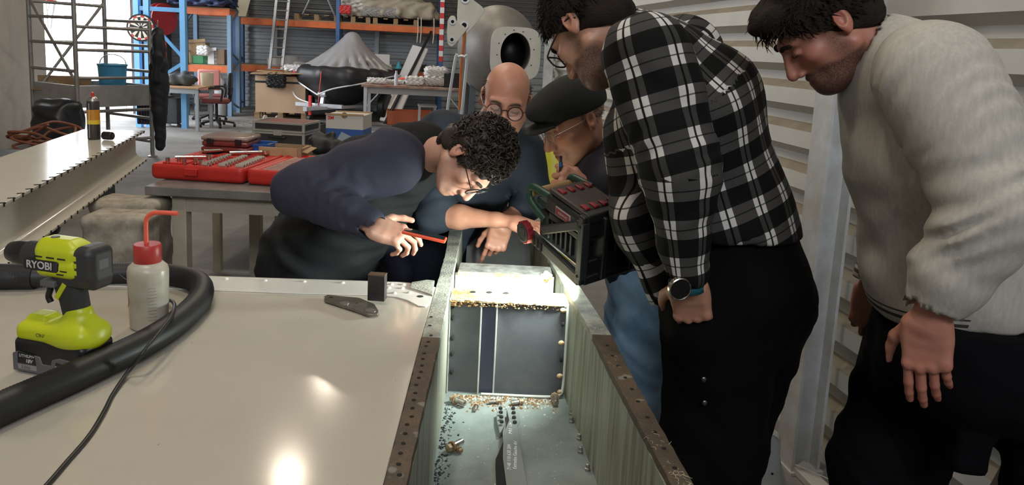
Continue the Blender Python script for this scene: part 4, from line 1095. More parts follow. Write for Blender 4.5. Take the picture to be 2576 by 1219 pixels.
# ------------------------------------------------------------------ far end of the hall
def pxu(px, v, z=0.0):
    lo, hi = -9.0, 6.0
    for _ in range(40):
        m = (lo+hi)/2; q = np.array(hall(m, v, z))-np.array([0, 0, EYE]); X = 1288+FPX*(q@_R)/(q@_F)
        if X < px: lo = m
        else: hi = m
    return hall(lo, v, z)
M_or = mat('rack_orange', (.70, .16, .04), .5, var=.25, vscale=3, col2=(.45, .10, .03)); M_bl = mat('rack_blue', (.05, .14, .34), .5, var=.2)
M_lb = mat('light_blue_steel', (.16, .42, .75), .45); M_wd = mat('pallet_wood', (.36, .24, .13), .8, var=.3, vscale=5)
M_rw = mat('hazard_red', (.6, .04, .04), .5); M_ww = mat('hazard_white', (.75, .75, .75), .5)
VR = 17.3
def rack(name, lab, pxs, v, levels, zt, skip=(), col=M_bl, deep=.85):
    P = [pxu(x, v) for x in pxs]; o0 = P[0]; t = thing(name, lab, 'shelving', o0)
    back = hall(0, deep)
    for i, p in enumerate(P):
        q = p-o0
        for off in (Vector((0, 0, 0)), back):
            MB().bar(q+off, q+off+Vector((0, 0, zt)), .10, .08).build('upright', col, t)
        for j in range(6): MB().bar(q+Vector((0, 0, .3+.5*j)), q+back+Vector((0, 0, .6+.5*j if j % 2 else .1+.5*j)), .03).build('brace', col, t)
    for i in range(len(P)-1):
        for z in levels:
            if (i, z) in skip: continue
            for off in (Vector((0, 0, 0)), back): MB().bar(P[i]-o0+off+Vector((0, 0, z)), P[i+1]-o0+off+Vector((0, 0, z)), .05, .13).build('beam', M_or, t)
            MB().prism([tuple(a[:2]) for a in (P[i]-o0, P[i+1]-o0, P[i+1]-o0+back, P[i]-o0+back)], z+.066, z+.085).build('shelf_board', M_wd, t)
    return t
rk = rack('pallet_rack', 'long pallet rack with orange beams and blue uprights along the back wall', (592, 848, 1104), VR, (.92, 1.93), 3.6)
# hazard tape on the right upright
p = pxu(1104, VR)-pxu(592, VR)
for i in range(12):
    MB().bar(p+Vector((0, 0, 1.25+.12*i)), p+Vector((0, 0, 1.37+.12*i)), .112, .092).build('hazard_band', (M_rw, M_ww)[i % 2], rk)
rk2 = rack('pallet_rack', 'short dusty rack bay left of the long pallet rack', (470, 580), 15.9, (.93, 2.05), 2.0, col=mat('faded_blue', (.13, .22, .33), .6))
# light-blue frame near the door with diagonal braces
t = thing('upright_frame_rack', 'light blue steel frame with braces beside the open door', 'frame', pxu(352, 13.6)); o0 = pxu(352, 13.6); q = pxu(466, 13.6)-o0
for a in (Vector((0, 0, 0)), hall(.16, 0), q): MB().bar(a, a+Vector((0, 0, 2.2)), .09).build('upright', M_lb, t)
MB().bar(Vector((0, 0, 1.98)), q+Vector((0, 0, 1.98)), .07).build('crossbar', M_lb, t)
MB().bar(q*.35+Vector((0, 0, 1.72)), q+Vector((0, 0, 1.18)), .05).build('brace', M_lb, t); MB().bar(q+Vector((0, 0, 1.12)), q*.5+Vector((0, 0, .86)), .05).build('brace', M_lb, t)
MB().prism([tuple(a[:2]) for a in (q*.42, q, q+hall(0, .6), q*.42+hall(0, .6))], .84, .88).build('shelf', mat('pale_shelf', (.6, .6, .6), .6), t)
# dartboard on the frame
p = pxu(362, 13.5)
t = thing('dartboard', 'round dartboard hanging on the light blue frame', 'dartboard', (p.x, p.y, 1.66))
Mf = RZ(ANG) @ RX(math.pi/2)
MB().lathe([(.001, -.02), (.225, -.02), (.225, .02), (.001, .02)], 40, Mf).build('board', M_blkp, t)
for i in range(20):
    a0, a1 = 2*math.pi*i/20, 2*math.pi*(i+1)/20
    for r0, r1, c in ((.03, .17, i % 2), (.175, .20, (i+1) % 2)):
        MB().prism([(r0*math.cos(a0), r0*math.sin(a0)), (r1*math.cos(a0), r1*math.sin(a0)), (r1*math.cos(a1), r1*math.sin(a1)), (r0*math.cos(a1), r0*math.sin(a1))], .02, .022, Mf).build('segment', (mat('dart_cream', (.75, .70, .6), .7), M_rw if r0 > .1 else M_blkp)[c], t)
# red hose reel on the far left wall
p = pxu(412, 15.6); t = thing('hose_reel', 'red hose reel mounted behind the light blue frame', 'hose reel', (p.x, p.y, 1.85))
MB().lathe([(.05, -.08), (.30, -.08), (.30, -.06), (.14, -.05), (.14, .05), (.30, .06), (.30, .08), (.05, .08)], 32, RZ(ANG+1.0) @ RX(math.pi/2)).build('reel', mat('reel_red', (.30, .015, .02), .5), t, smooth=True)
MB().bar((0, .1, 0), (0, .1, -1.85), .05).build('stand', M_rw, t)
# goods on the left bay
def crate(name, px, v, z, w, d, h, m, lab, cat_, lidm=None, rz=0.0, group=None):
    p = pxu(px, v, z); t = thing(name, lab, cat_, (p.x, p.y, z), ANG+rz, group=group)
    for a in (((-w/2, 0, 0), (w/2, d, .012)), ((-w/2, 0, 0), (w/2, .012, h)), ((-w/2, d-.012, 0), (w/2, d, h)), ((-w/2, 0, 0), (-w/2+.012, d, h)), ((w/2-.012, 0, 0), (w/2, d, h))): MB().box(*a).build('side', m, t)
    if lidm: MB().bar((-w/2, -.01, h), (w/2, -.03, h+.05), .01, .06).build('flap', lidm, t)
    return t
M_gr = mat('green_box', (.03, .22, .08), .5); M_wh = mat('white_plastic', (.65, .65, .64), .5)
zs = 1.018
crate('carton', 490, 16.05, zs, .42, .35, .42, M_card, 'tall brown carton on the left rack bay', 'box', M_card)
crate('green_crate', 503, 15.95, zs, .30, .2, .16, M_gr, 'green crate on the left rack bay', 'crate')
crate('white_carton', 528, 15.95, zs, .26, .25, .26, M_wh, 'white carton with flaps on the left rack bay', 'box', M_wh)
crate('brown_carton', 552, 15.95, zs, .2, .25, .3, mat('dull_card', (.22, .15, .10), .8), 'dull narrow carton at the right of the left rack bay', 'box')
def sack(name, px, v, z, r, m, lab, cat_, sc=(1, 1, 1), seed=0, h=None):
    s = SDF((-r*1.7*sc[0], -r*1.7*sc[1], -.03), (r*1.7*sc[0], r*1.7*sc[1], r*2.2*sc[2]+.03), h or max(.012, r/16))
    s.rbox((0, 0, r*sc[2]*.85), (r*sc[0], r*sc[1], r*sc[2]*.85), r*min(sc)*.45, 0)
    s.warp(lambda x, y, z_: r*.07*np.sin((9*x+5*np.sin(7*z_/r*.3+seed))/r*.9+seed)+r*.06*np.sin((11*y+6*z_)/r+2*seed)+r*.05*np.sin(13*(z_+x)/r+seed))
    V, F = s.surf(); p = pxu(px, v, z); o = np_obj(name, V, F, m); o.location = (p.x, p.y, z+.02); o.rotation_euler = (0, 0, ANG); return tag(o, lab, cat_)
M_bagw = mat('white_plastic_bag', (.66, .66, .66), .35)
sack('plastic_bag', 512, 15.85, zs+.16, .11, M_bagw, 'crumpled white bag in the green crate', 'bag', seed=2)
M_nvy = mat('navy_tarp', (.02, .035, .09), .6)
sack('navy_tarp', 500, 15.9, 2.135, .42, M_nvy, 'bundled navy tarpaulin on top of the left rack bay', 'tarpaulin', (1.3, .8, .7), 3)
t = thing('cream_board', 'cream board with a cut corner leaning over the left rack end', 'board', pxu(604, 17.05, 2.02), ANG)
MB().prism([(-.18, 0), (.12, 0), (.22, .35), (.15, .9), (-.3, .9)], 0, .02, T(0, 0, 0) @ RX(math.pi/2+.1)).build('board', mat('cream_paint', (.62, .56, .40), .6), t, bevel=.003)
sack('navy_sack', 560, 16.3, 2.135, .22, M_nvy, 'small navy sack on the left rack bay corner', 'sack', (1.2, .9, .6), 5)
# gas cylinder
p = pxu(579, 16.4); tag(MB().lathe([(.11, 0), (.12, .02), (.12, .62), (.09, .72), (.03, .76), (.03, .82), (.001, .82)], 20).build('gas_cylinder', mat('cylinder_grey', (.28, .29, .29), .5), smooth=True), 'grey gas cylinder standing at the rack foot', 'gas cylinder').location = (p.x, p.y-.5, 0)
# desk with backpack
pd = at(483, 330, Z=0); 
t = thing('desk', 'small office desk with wood top and grey steel legs', 'desk', (pd.x, pd.y, 0), ANG*.3)
MB().box((-.72, 0, .70), (.12, .75, .73)).build('desk_top', mat('desk_beech', (.48, .30, .17), .5), t, bevel=.003); MB().box((-.68, .02, .62), (.08, .04, .70)).build('apron', mat('desk_steel', (.42, .46, .50), .4, metal=.3), t)
for x in (-.68, .05):
    for y in (.02, .68): MB().box((x, y, 0), (x+.05, y+.05, .70)).build('leg', MATS['desk_steel'], t)
def _bp(s):
    s.ec((-.18, 0, .09), (.18, 0, .1), (0, 1, 0), .14, .10, .12, .10, .03); s.rc((-.05, 0, .17), (.1, 0, .19), .05, .04, .04)
    s.warp(lambda x, y, z: .012*np.sin(32*x+9*z)+.01*np.sin(41*z+20*y))
bp = softblob('backpack', mat('grey_backpack', (.05, .055, .06), .6), (-.4, -.25, -.02), (.4, .25, .32), .015, _bp, (pd.x-.32, pd.y+.3, .735))
tag(bp, 'grey backpack lying on the desk', 'backpack')
tag(MB().lathe([(.10, 0), (.11, .2), (.11, .22), (.10, .22), (.09, .02)], 20).build('paint_pot', mat('cream_pot', (.62, .52, .38), .5), smooth=True), 'cream pot standing on the back of the desk', 'pot').location = (pd.x+.02, pd.y+.6, .73)
# office chairs
M_seat = mat('wine_fabric', (.20, .055, .05), .8); M_cbl = mat('chair_black', (.015, .015, .017), .5)
def chair(loc, rz, lab, backm):
    t = thing('office_chair', lab, 'chair', loc, rz, group='office chairs by the desk')
    MB().box((-.23, -.23, .42), (.23, .23, .50)).build('seat', M_seat, t, bevel=.03)
    MB().box((-.2, .2, .56), (.2, .26, .95)).build('backrest', backm, t, bevel=.03); MB().bar((0, .22, .45), (0, .25, .7), .06, .02).build('back_stem', M_cbl, t)
    MB().cyl((0, 0, .1), (0, 0, .42), .028).build('gas_column', M_cbl, t)
    for i in range(5):
        a = 2*math.pi*i/5+.3; e_ = (.3*math.cos(a), .3*math.sin(a), .07)
        MB().bar((0, 0, .12), e_, .045, .03).build('star_leg', M_cbl, t); MB().lathe([(.03, -.02), (.03, .02)], 12, T(e_[0], e_[1], .03) @ RX(math.pi/2)).build('caster', M_cbl, t)
    for sx in (-.27, .27): MB().tube(smoothpath([(sx, .1, .46), (sx, .12, .68), (sx, -.1, .69)], 4), .018, 8).build('armrest', M_cbl, t)
pc_ = at(545, 318, Z=0)
chair((pc_.x, pc_.y, 0), -1.3, 'wine-red office chair with a black back right of the desk', M_cbl)
pc_ = at(500, 310, Z=0)
chair((pc_.x, pc_.y+.5, 0), .4, 'wine-red office chair with a pink back behind the desk', mat('pink_fabric', (.55, .22, .20), .8))
p = at(432, 318, Z=0); t = thing('wheeled_bin', 'black and grey wheeled bin under the left end of the desk', 'bin', (p.x, p.y, 0))
MB().box((-.16, -.12, .06), (.16, .14, .50)).build('bin_body', M_dkp, t, bevel=.02); MB().box((-.165, -.125, .5), (-.02, .145, .53)).build('bin_lid', M_gryp, t)
for sx in (-.13, .13): MB().lathe([(.03, -.02), (.03, .02)], 12, T(sx, 0, .03) @ RX(math.pi/2)).build('caster', M_blkp, t)
# pallet with big carton and things on it
p = pxu(712, 16.0)
def pallet(loc, w=1.0, d=.8, lab='', rz=ANG):
    t = thing('wooden_pallet', lab, 'pallet', loc, rz, group='wooden pallets')
    for i in range(5): MB().cbox((-w/2+.05+i*(w-.1)/4, 0, .12), (.048, d/2, .011)).build('deck_board', M_wd, t)
    for x in (-w/2+.05, 0, w/2-.05):
        for y in (-d/2+.06, 0, d/2-.06): MB().cbox((x, y, .06), (.05, .05, .049)).build('block', M_wd, t)
    for y in (-d/2+.06, 0, d/2-.06): MB().cbox((0, y, .006), (w/2, .05, .006)).build('runner', M_wd, t)
    return t
pallet((p.x, p.y, 0), 1.0, .8, 'pallet on the floor under the big carton')
t = thing('big_carton', 'big tan carton with black seam tape standing on a pallet', 'box', (p.x, p.y, .132), ANG)
M_tan = mat('tan_card', (.56, .39, .26), .8, var=.1, vscale=3)
MB().box((-.48, -.38, 0), (.48, .38, .72)).build('carton_body', M_tan, t); MB().box((-.482, -.382, .58), (.482, -.379, .62)).build('tape', M_blkp, t)
MB().bar((-.55, -.3, .76), (.5, -.3, .80), .45, .02).build('lid_flap', M_card, t); MB().bar((-.5, .1, .80), (.5, .1, .76), .4, .02).build('lid_flap', M_card, t)
sack('black_bag', 695, 15.55, .62, .16, M_blkp, 'black bag hanging on the front of the big carton', 'bag', (1.1, .6, 1.0), 1)
sack('white_sheet', 741, 15.9, .93, .15, M_bagw, 'white crumpled sheet on the big carton', 'sheet', (1.3, .8, .5), 4)
sack('red_bag', 757, 15.8, .80, .15, mat('crimson_bag', (.55, .02, .06), .5), 'crimson bag at the right edge of the big carton', 'bag', (1.2, .6, .5), 6)
# ladder leaning on the rack
a = pxu(678, 16.9, 0.93); b_ = pxu(697, 17.2, 2.5); d_ = pxu(712, 16.9, .93)-a
t = thing('ladder', 'grey aluminium ladder leaning against the pallet rack', 'ladder', a)
for o_ in (Vector((0, 0, 0)), d_*.92): MB().bar(o_-Vector((0, 0, .0)), b_-a+o_, .06, .03).build('rail', M_alu, t)
for i in range(8): q_ = (b_-a)*((i+.4)/8); MB().cyl(q_, q_+d_*.92, .018, n=8).build('rung', M_alu, t)
MB().box((-.06, -.05, -.0), (.4, .1, .02)).build('foot_bar', M_alu, t)
# pallets, bulk bag and tarp heap on the rack's upper level
zu = 2.017
for px, w, lab in ((800, .95, 'pallet with metal stand on the rack\'s upper shelf'), (890, .75, 'pallet under the shiny white bulk sack'), (995, 1.0, 'pallet under the beige tarp heap')):
    p = pxu(px, VR+.42, zu); pallet((p.x, p.y, zu), w, .75, lab)
sack('bulk_sack', 893, VR+.42, zu+.13, .36, mat('shiny_white_film', (.62, .60, .58), .22, bump=.4, bscale=14), 'shiny white wrapped bulk sack on the upper rack shelf', 'sack', (.95, .8, .80), 8)
sack('red_strap_bag', 868, VR+.0, zu+.16, .12, mat('red_film', (.55, .05, .05), .3), 'red wrapped bundle beside the bulk sack', 'bundle', (1.1, .6, .9), 2)
def _tarp(s):
    for i in range(16):
        a_ = 2*math.pi*i/16; s.rc((.05, 0, .78), (.95*math.cos(a_), .38*math.sin(a_), .1), .06, .07, .09)
    s.rbox((0, 0, .2), (.8, .36, .2), .08, .05); s.rc((.3, 0, .75), (-.1, 0, .85), .12, .1, .1)
    s.warp(lambda x, y, z: .015*np.sin(18*x+4*np.sin(9*z))+.012*np.sin(25*z+5*x))
p = pxu(1000, VR+.42, zu)
tp_ = softblob('tarp_heap', mat('beige_canvas', (.44, .39, .30), .8, var=.2, vscale=3), (-1.2, -.6, -.02), (1.2, .6, 1.15), .03, _tarp, (p.x, p.y, zu+.14), ANG)
tag(tp_, 'beige canvas tarpaulin heaped over a load on the upper rack shelf', 'tarpaulin')
sack('grey_bedroll', 962, VR+.15, zu+.14, .18, mat('grey_felt', (.33, .32, .31), .9), 'grey rolled blanket under the beige tarp', 'blanket', (2.4, .7, .7), 3)
for px in (1050, 1058, 1090):
    p = pxu(px, VR-.04, 1.7); tag(MB().tube([Vector((0, 0, 0)), Vector((.01, 0, -.3)), Vector((-.01, 0, -.55))], .012, 6).build('hanging_strap', mat('white_strap', (.62, .60, .55), .7)), 'white strap hanging from the beige tarp heap, %s' % {1050: 'left of a pair', 1058: 'right of a pair', 1090: 'by the striped post'}[px], 'strap', 'hanging straps').location = (p.x, p.y, 2.2)
p = pxu(802, VR+.3, zu+.13); t = thing('metal_stand', 'folding metal stand on the upper rack shelf', 'stand', (p.x, p.y, zu+.13), ANG)
for a_, c_ in (((-.35, 0, 0), (.15, 0, 1.1)), ((.35, 0, 0), (-.15, 0, 1.1)), ((-.3, .2, .1), (.3, .2, .1)), ((-.2, .1, .4), (.2, .1, .4))): MB().cyl(a_, c_, .02, n=8).build('strut', M_alu, t)
p = pxu(725, VR+.25, 1.01)
for px, lab, m, sc in ((690, 'white tub behind the ladder foot on the lower shelf', M_wh, (1.2, 1, .7)), (730, 'pale grey round tub on the lower rack shelf', mat('pale_tub', (.5, .5, .5), .5), (1.3, 1, 1.0)), (752, 'flat clear tub on the lower rack shelf', M_bagw, (1.4, 1, .5))):
    p = pxu(px, VR+.3, 1.01); tag(MB().lathe([(.12*sc[0], 0), (.13*sc[0], .02), (.14*sc[0], .2*sc[2]), (.15*sc[0], .22*sc[2]), (.001, .23*sc[2])], 20).build('tub', m, smooth=True), lab, 'tub').location = (p.x, p.y, 1.008)
crate('white_machine', 957, VR+.3, 1.01, .42, .3, .34, M_wh, 'white appliance case on the lower rack shelf right of the boat', 'case')
crate('white_box', 968, VR+.1, 1.01, .3, .2, .12, mat('offwhite_box', (.6, .58, .54), .6), 'low white box before the white appliance case', 'box')
tag(MB().lathe([(.09, 0), (.09, .05), (.03, .16), (.03, .2), (.001, .2)], 14).build('blue_funnel', mat('cyan_plastic', (.05, .42, .55), .4), smooth=True), 'small cyan funnel on the lower rack shelf', 'funnel').location = tuple(pxu(1003, VR+.1, 1.0))[:2]+(1.008,)
sack('dark_rags', 1040, VR+.2, 1.008, .15, mat('dark_rags', (.06, .05, .04), .9), 'dark rags at the right end of the lower rack shelf', 'rags', (1.9, .9, .5), 7)
# inflatable boat under a silver cover on a trailer
pbt = at(815, 306, Z=0); bt = thing('inflatable_boat', 'black inflatable boat under a silver cover on its trailer', 'boat', (pbt.x, pbt.y, 0), math.radians(-14))
def _hull(s):
    s.ec((0, .75, .78), (0, 1.9, .80), (1, 0, 0), .80, .30, .80, .30, .2); s.ell((0, .75, .80), (.84, .85, .30), .15)
    s.ell((0, .7, .62), (.5, .8, .36), .2)
    for sx in (-1, 1): s.chain([(0, -.02, .92), (sx*.45, .12, .9), (sx*.78, .6, .86), (sx*.82, 1.9, .86)], [.17, .2, .21, .21], .08)
s = SDF((-1.2, -.4, .2), (1.2, 3.4, 1.25), .035); _hull(s); V, F = s.surf(); np_obj('hull', V, F, mat('black_hypalon', (.022, .022, .026), .42), bt)
def _cov(s):
    pk = (.12, .95, 1.62)
    for i in range(22):
        a_ = 2*math.pi*i/22; s.rc(pk, (.86*math.cos(a_), .95+(1.0 if math.sin(a_) < 0 else 1.2)*math.sin(a_), .99+.03*math.cos(3*a_)), .10, .05, .10)
    s.ell((0, 1.0, 1.0), (.86, 1.1, .12), .12)
    s.warp(lambda x, y, z: .022*np.sin(20*np.arctan2(y-.95, x)+3*z)*np.clip(1.5-z, 0, 1))
s = SDF((-1.25, -.4, .85), (1.25, 3.5, 1.85), .03); _cov(s); V, F = s.surf(); np_obj('cover', V, F, mat('silver_cover', (.34, .34, .36), .33, bump=.5, bscale=6, metal=.1), bt)
M_rope = mat('white_rope', (.75, .77, .82), .6)
for sx in (-1, 1): MB().tube(smoothpath([(0, -.28, .55), (sx*.3, -.2, .68), (sx*.75, .2, .80), (sx*1.04, .75, .92), (sx*1.04, 1.4, .95)], 6), .014, 8).build('grab_rope', M_rope, bt, smooth=True)
MB().tube(smoothpath([(-.9, .3, 1.0), (-.6, -.1, .5), (0, -.35, .36)], 6), .012, 8).build('mooring_line', M_rope, bt, smooth=True)
MB().bar((0, -.25, .30), (0.05, -.22, 1.0), .02, .01).build('winch_strap', mat('red_strap', (.7, .08, .06), .6), bt)
tr_ = thing('boat_trailer', 'white galvanised boat trailer under the inflatable boat', 'trailer', (pbt.x, pbt.y, 0), math.radians(-14))
M_galv = mat('galvanised', (.55, .58, .62), .4, metal=.4)
MB().bar((0, -.75, .3), (0, 2.1, .3), .08).build('drawbar', M_galv, tr_); MB().bar((-.85, 1.6, .3), (.85, 1.6, .3), .08).build('axle', M_galv, tr_); MB().bar((-.5, -.2, .34), (.5, -.2, .34), .07).build('cross_beam', M_galv, tr_)
for sx in (-1, 1):
    MB().bar((0, -.7, .3), (sx*.8, 1.6, .3), .06).build('side_beam', M_galv, tr_)
    MB().lathe([(.1, -.07), (.26, -.08), (.29, -.05), (.29, .05), (.26, .08), (.1, .07)], 24, T(sx*.92, .9, .29) @ RY(math.pi/2)).build('wheel', M_blkp, tr_, smooth=True)
    MB().lathe([(.02, -.075), (.15, -.06), (.15, .06), (.02, .075)], 16, T(sx*.92, .9, .29) @ RY(math.pi/2)).build('rim', M_galv, tr_, smooth=True)
    MB().bar((sx*.5, 1.6, .3), (sx*.5, 1.6, .5), .08).build('bunk_post', M_galv, tr_)
MB().bar((0, -.1, .3), (0, .0, .62), .07).build('winch_post', M_galv, tr_); MB().cyl((-.08, -.08, .55), (.08, -.08, .55), .05).build('winch_drum', M_galv, tr_)
MB().bar((.0, -.55, .55), (.0, -.55, .05), .05).build('jockey_post', M_rw, tr_)
MB().lathe([(.04, -.03), (.09, -.03), (.09, .03), (.04, .03)], 16, T(0, -.55, .09) @ RY(math.pi/2)).build('jockey_wheel', M_blkp, tr_)
# round white cable reel near the trailer
p = at(800, 345, Y=8.0); t = thing('cable_reel', 'small white reel standing left of the product carton', 'reel', (p.x+.08, 6.2, .84))
for x in (-.05, .05): MB().lathe([(.02, -.006), (.065, -.006), (.065, .006), (.02, .006)], 20, T(x, 0, .065) @ RY(math.pi/2+.0)).build('reel_flange', M_wh, t)
MB().lathe([(.035, -.05), (.035, .05)], 16, T(0, 0, .065) @ RY(math.pi/2)).build('reel_core', M_wh, t)
# table right of the boat with odds and ends
pt = at(945, 308, Z=0); t = thing('assembly_table', 'long table with red-brown edged top right of the boat', 'table', (pt.x, pt.y-1.5, 0), ANG*.6)
o0 = Vector((pt.x, pt.y-1.5, 0))
MB().box((0, 0, .80), (1.9, .9, .84)).build('table_top', mat('red_brown_edge', (.22, .07, .05), .6, var=.5, vscale=4, col2=(.45, .36, .28)), t)
for x in (.04, 1.8):
    for y in (.04, .8): MB().box((x, y, 0), (x+.06, y+.06, .80)).build('leg', M_galv, t)
MB().box((.1, .05, .68), (1.8, .08, .8)).build('apron', mat('grey_apron', (.3, .3, .3), .5), t); MB().bar((.1, .06, .45), (.3, .06, .68), .05, .02).build('gusset', M_galv, t); MB().bar((1.8, .06, .45), (1.6, .06, .68), .05, .02).build('gusset', M_galv, t)
vt = hall(0, 0); 
def ontab(fx, fy): return o0+RZ(ANG*.6) @ Vector((fx, fy, .841))
def put(o, p): o.location = p; return o
for fx, fy, r_, sc, lab, sd_ in ((.25, .35, .11, (1.6, 1, .5), 'flat white bag at the left of the red-brown table', 1), (.95, .3, .13, (1.3, 1, .7), 'clear bag of parts on the red-brown table', 4), (1.35, .45, .17, (1.3, 1, 1.2), 'tall crumpled white bag on the red-brown table', 6), (.55, .5, .08, (2.0, 1, .5), 'dull white packet on the red-brown table', 9)):
    o = sack('parts_bag', 1000, 15, 0, r_, M_bagw, lab, 'bag', sc, sd_, .012); put(o, ontab(fx, fy)+Vector((0, 0, .02)))
tag(put(MB().lathe([(.035, 0), (.035, .2), (.02, .23), (.022, .24), (.022, .27), (.001, .27)], 16).build('glue_bottle', mat('bottle_blue_white', (.5, .52, .6), .4), smooth=True), ontab(.62, .12)), 'slim white and blue bottle on the red-brown table', 'bottle')
tag(put(MB().tube(smoothpath([(-.2, 0, .03), (-.1, .05, .1), (.05, 0, .12), (.2, .05, .04), (.3, 0, .02)], 5), .02, 8).build('red_strap', mat('red_strap', (.7, .08, .06), .6), smooth=True), ontab(.75, .5)), 'red strap lying on the red-brown table', 'strap')
t = thing('black_crate', 'black open crate at the right end of the red-brown table', 'crate', ontab(1.68, .35), ANG*.6)
for a in (((-.18, -.2, 0), (.18, .2, .01)), ((-.18, -.2, 0), (.18, -.19, .26)), ((-.18, .19, 0), (.18, .2, .26)), ((-.18, -.2, 0), (-.17, .2, .26)), ((.17, -.2, 0), (.18, .2, .26))): MB().box(*a).build('side', M_blkp, t)
crate('orange_crate', 1030, 15.2, 0.0, .9, .5, .28, mat('orange_crate', (.42, .10, .04), .6), 'orange crate on the floor under the red-brown table', 'crate')
p = pxu(1073, 14.8); t = thing('white_stool', 'small white stool beside the red-brown table', 'stool', (p.x, p.y, 0), ANG)
MB().box((-.18, -.18, .42), (.18, .18, .46)).build('seat', M_wh, t, bevel=.01)
for x in (-.15, .15):
    for y in (-.15, .15): MB().bar((x, y, 0), (x, y, .42), .035).build('leg', M_wh, t)
# leaning white panel and black pole
a = pxu(1003, 15.9, .0); b_ = pxu(1058, 16.7, 1.55)
a = pxu(975, 15.6, 0.0)
tag(MB().bar((0, 0, 0), b_-a, .36, .07, up=(0, -1, .6)).build('long_white_panel', mat('white_composite', (.62, .64, .68), .35), bevel=.02), 'long white panel leaning against the rack', 'panel').location = a
a2 = pxu(968, 15.4, 0.0); b2 = pxu(1085, 16.9, 1.9)
tag(MB().cyl((0, 0, 0), b2-a2, .03, n=10).build('black_pole', M_blkp, smooth=True), 'black pole leaning behind the white panel', 'pole').location = a2
# fuselage pod on a stand
M_podg = mat('primer_grey_pod', (.25, .235, .22), .5, var=.3, vscale=2.2, col2=(.17, .16, .15)); M_podw = mat('pod_white', (.68, .67, .62), .45, var=.1)
cpod = at(1262, 128, Y=8.8); pod = thing('fuselage_pod', 'grey fuselage pod with a white oval hatch frame facing the workers', 'aircraft part', (cpod.x-.02, 9.3, 0), math.radians(6))
zc_ = cpod.z
s = SDF((-.75, -.6, zc_-.85), (.75, 2.4, zc_+.85), .022)
s.ell((0, .45, zc_), (.50, .95, .56), .1); s.ec((0, .6, zc_), (0, 1.9, zc_), (1, 0, 0), .48, .54, .40, .46, .1); s.rc((-.05, .2, zc_-.2), (-.05, 1.2, zc_-.25), .36, .36, .1)
s.ec((.13, -.6, zc_-.02), (.13, .25, zc_-.02), (1, 0, 0), .185, .25, .185, .25, .01, sub=True)
V, F = s.surf(); np_obj('pod_shell', V, F, M_podg, pod)
def oval(n, a_, b__): return [(a_*math.cos(t_), b__*math.sin(t_)) for t_ in np.linspace(0, 2*math.pi, n+1)[:-1]]
def superl(n, a_, b__, e): return [(a_*abs(math.cos(t_))**(2/e)*(1 if math.cos(t_) > 0 else -1), b__*abs(math.sin(t_))**(2/e)*(1 if math.sin(t_) > 0 else -1)) for t_ in np.linspace(0, 2*math.pi, n+1)[:-1]]
def frame_ring(outer, inner, y0, y1, c):
    n = len(outer); mb = MB()
    vs = [(c[0]+x, y, c[1]+z) for y in (y0, y1) for ring in (outer, inner) for x, z in ring]
    fs = []
    for i in range(n):
        j = (i+1) % n
        fs += [(i, j, n+j, n+i), (2*n+i, 3*n+i, 3*n+j, 2*n+j), (i, 2*n+i, 2*n+j, j), (n+i, n+j, 3*n+j, 3*n+i)]
    return mb.add(vs, fs)
frame_ring(superl(48, .29, .30, 4), oval(48, .175, .235), -.50, -.44, (.13, zc_-.02)).build('hatch_frame', M_podw, pod, smooth=True)
frame_ring(superl(48, .285, .295, 4), superl(48, .25, .26, 3), -.44, -.05, (.13, zc_-.02)).build('hatch_neck', M_podw, pod, smooth=True)
sb_ = MB().lathe([(.008, 0), (.008, .004), (.001, .004)], 8).mesh('screw'); copies(sb_, 'screw', M_dkp, pod, [T(.13+.215*math.cos(a_), -.502, zc_-.02+.265*math.sin(a_)) @ RX(math.pi/2) for a_ in np.linspace(.2, 2*math.pi, 13)[:-1]])
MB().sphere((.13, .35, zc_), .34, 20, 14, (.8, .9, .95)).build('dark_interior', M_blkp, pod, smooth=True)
for x in (-.35, .35):
    for y in (.2, 1.5): MB().bar((x*.9, y, zc_-.38), (x, y, 0), .06).build('stand_leg', M_trest, pod)
MB().bar((-.35, .2, .3), (.35, .2, .3), .05).build('stand_bar', M_trest, pod); MB().bar((-.35, 1.5, .3), (.35, 1.5, .3), .05).build('stand_bar', M_trest, pod)
# white crank plates hanging on an orange strap beside the pod
def crank(px, py, Y, s_, lab):
    p = at(px, py, Y=Y); t = thing('crank_plate', lab, 'bracket', p, .15, group='white crank plates beside the pod')
    out_ = smoothpath([(-.12, .30, 0), (-.05, .42, 0), (.06, .42, 0), (.12, .3, 0), (.36, .12, 0), (.30, -.02, 0), (.10, -.28, 0), (.0, -.36, 0), (-.10, -.28, 0), (-.13, 0, 0)], 4)
    MB().prism([(q_.x*s_, q_.y*s_) for q_ in out_][::-1], -.03*s_, .03*s_, RX(math.pi/2)).build('plate', M_podw, t, bevel=.006)
    for z in (.28, -.18): MB().lathe([(.03*s_, 0), (.08*s_, 0), (.08*s_, .02), (.03*s_, .02)], 18, T(0, -.03*s_, z*s_) @ RX(math.pi/2)).build('bush', M_galv, t); MB().lathe([(.045*s_, 0), (.045*s_, .004), (.001, .004)], 14, T(0, -.03*s_-.018, z*s_) @ RX(math.pi/2)).build('bush_hole', M_hole, t)
    return p
pA = crank(1168, 38, 8.6, .62, 'upper large white crank plate with two holes beside the pod'); pB = crank(1137, 82, 8.4, .42, 'lower small white crank plate beside the pod')
tcr = thing('plate_stand', 'slim steel stand holding the white crank plates', 'stand', (pA.x, 8.75, 0))
MB().bar((0, 0, 0), (0, 0, 2.3), .04).build('post', M_alu, tcr); MB().bar((0, 0, pA.z), (pA.x-pA.x, -.12, pA.z), .03).build('peg', M_alu, tcr); MB().bar((0, 0, pB.z), (pB.x-pA.x, -.32, pB.z), .03).build('peg', M_alu, tcr); MB().box((-.2, -.2, 0), (.2, .2, .02)).build('foot', M_alu, tcr)
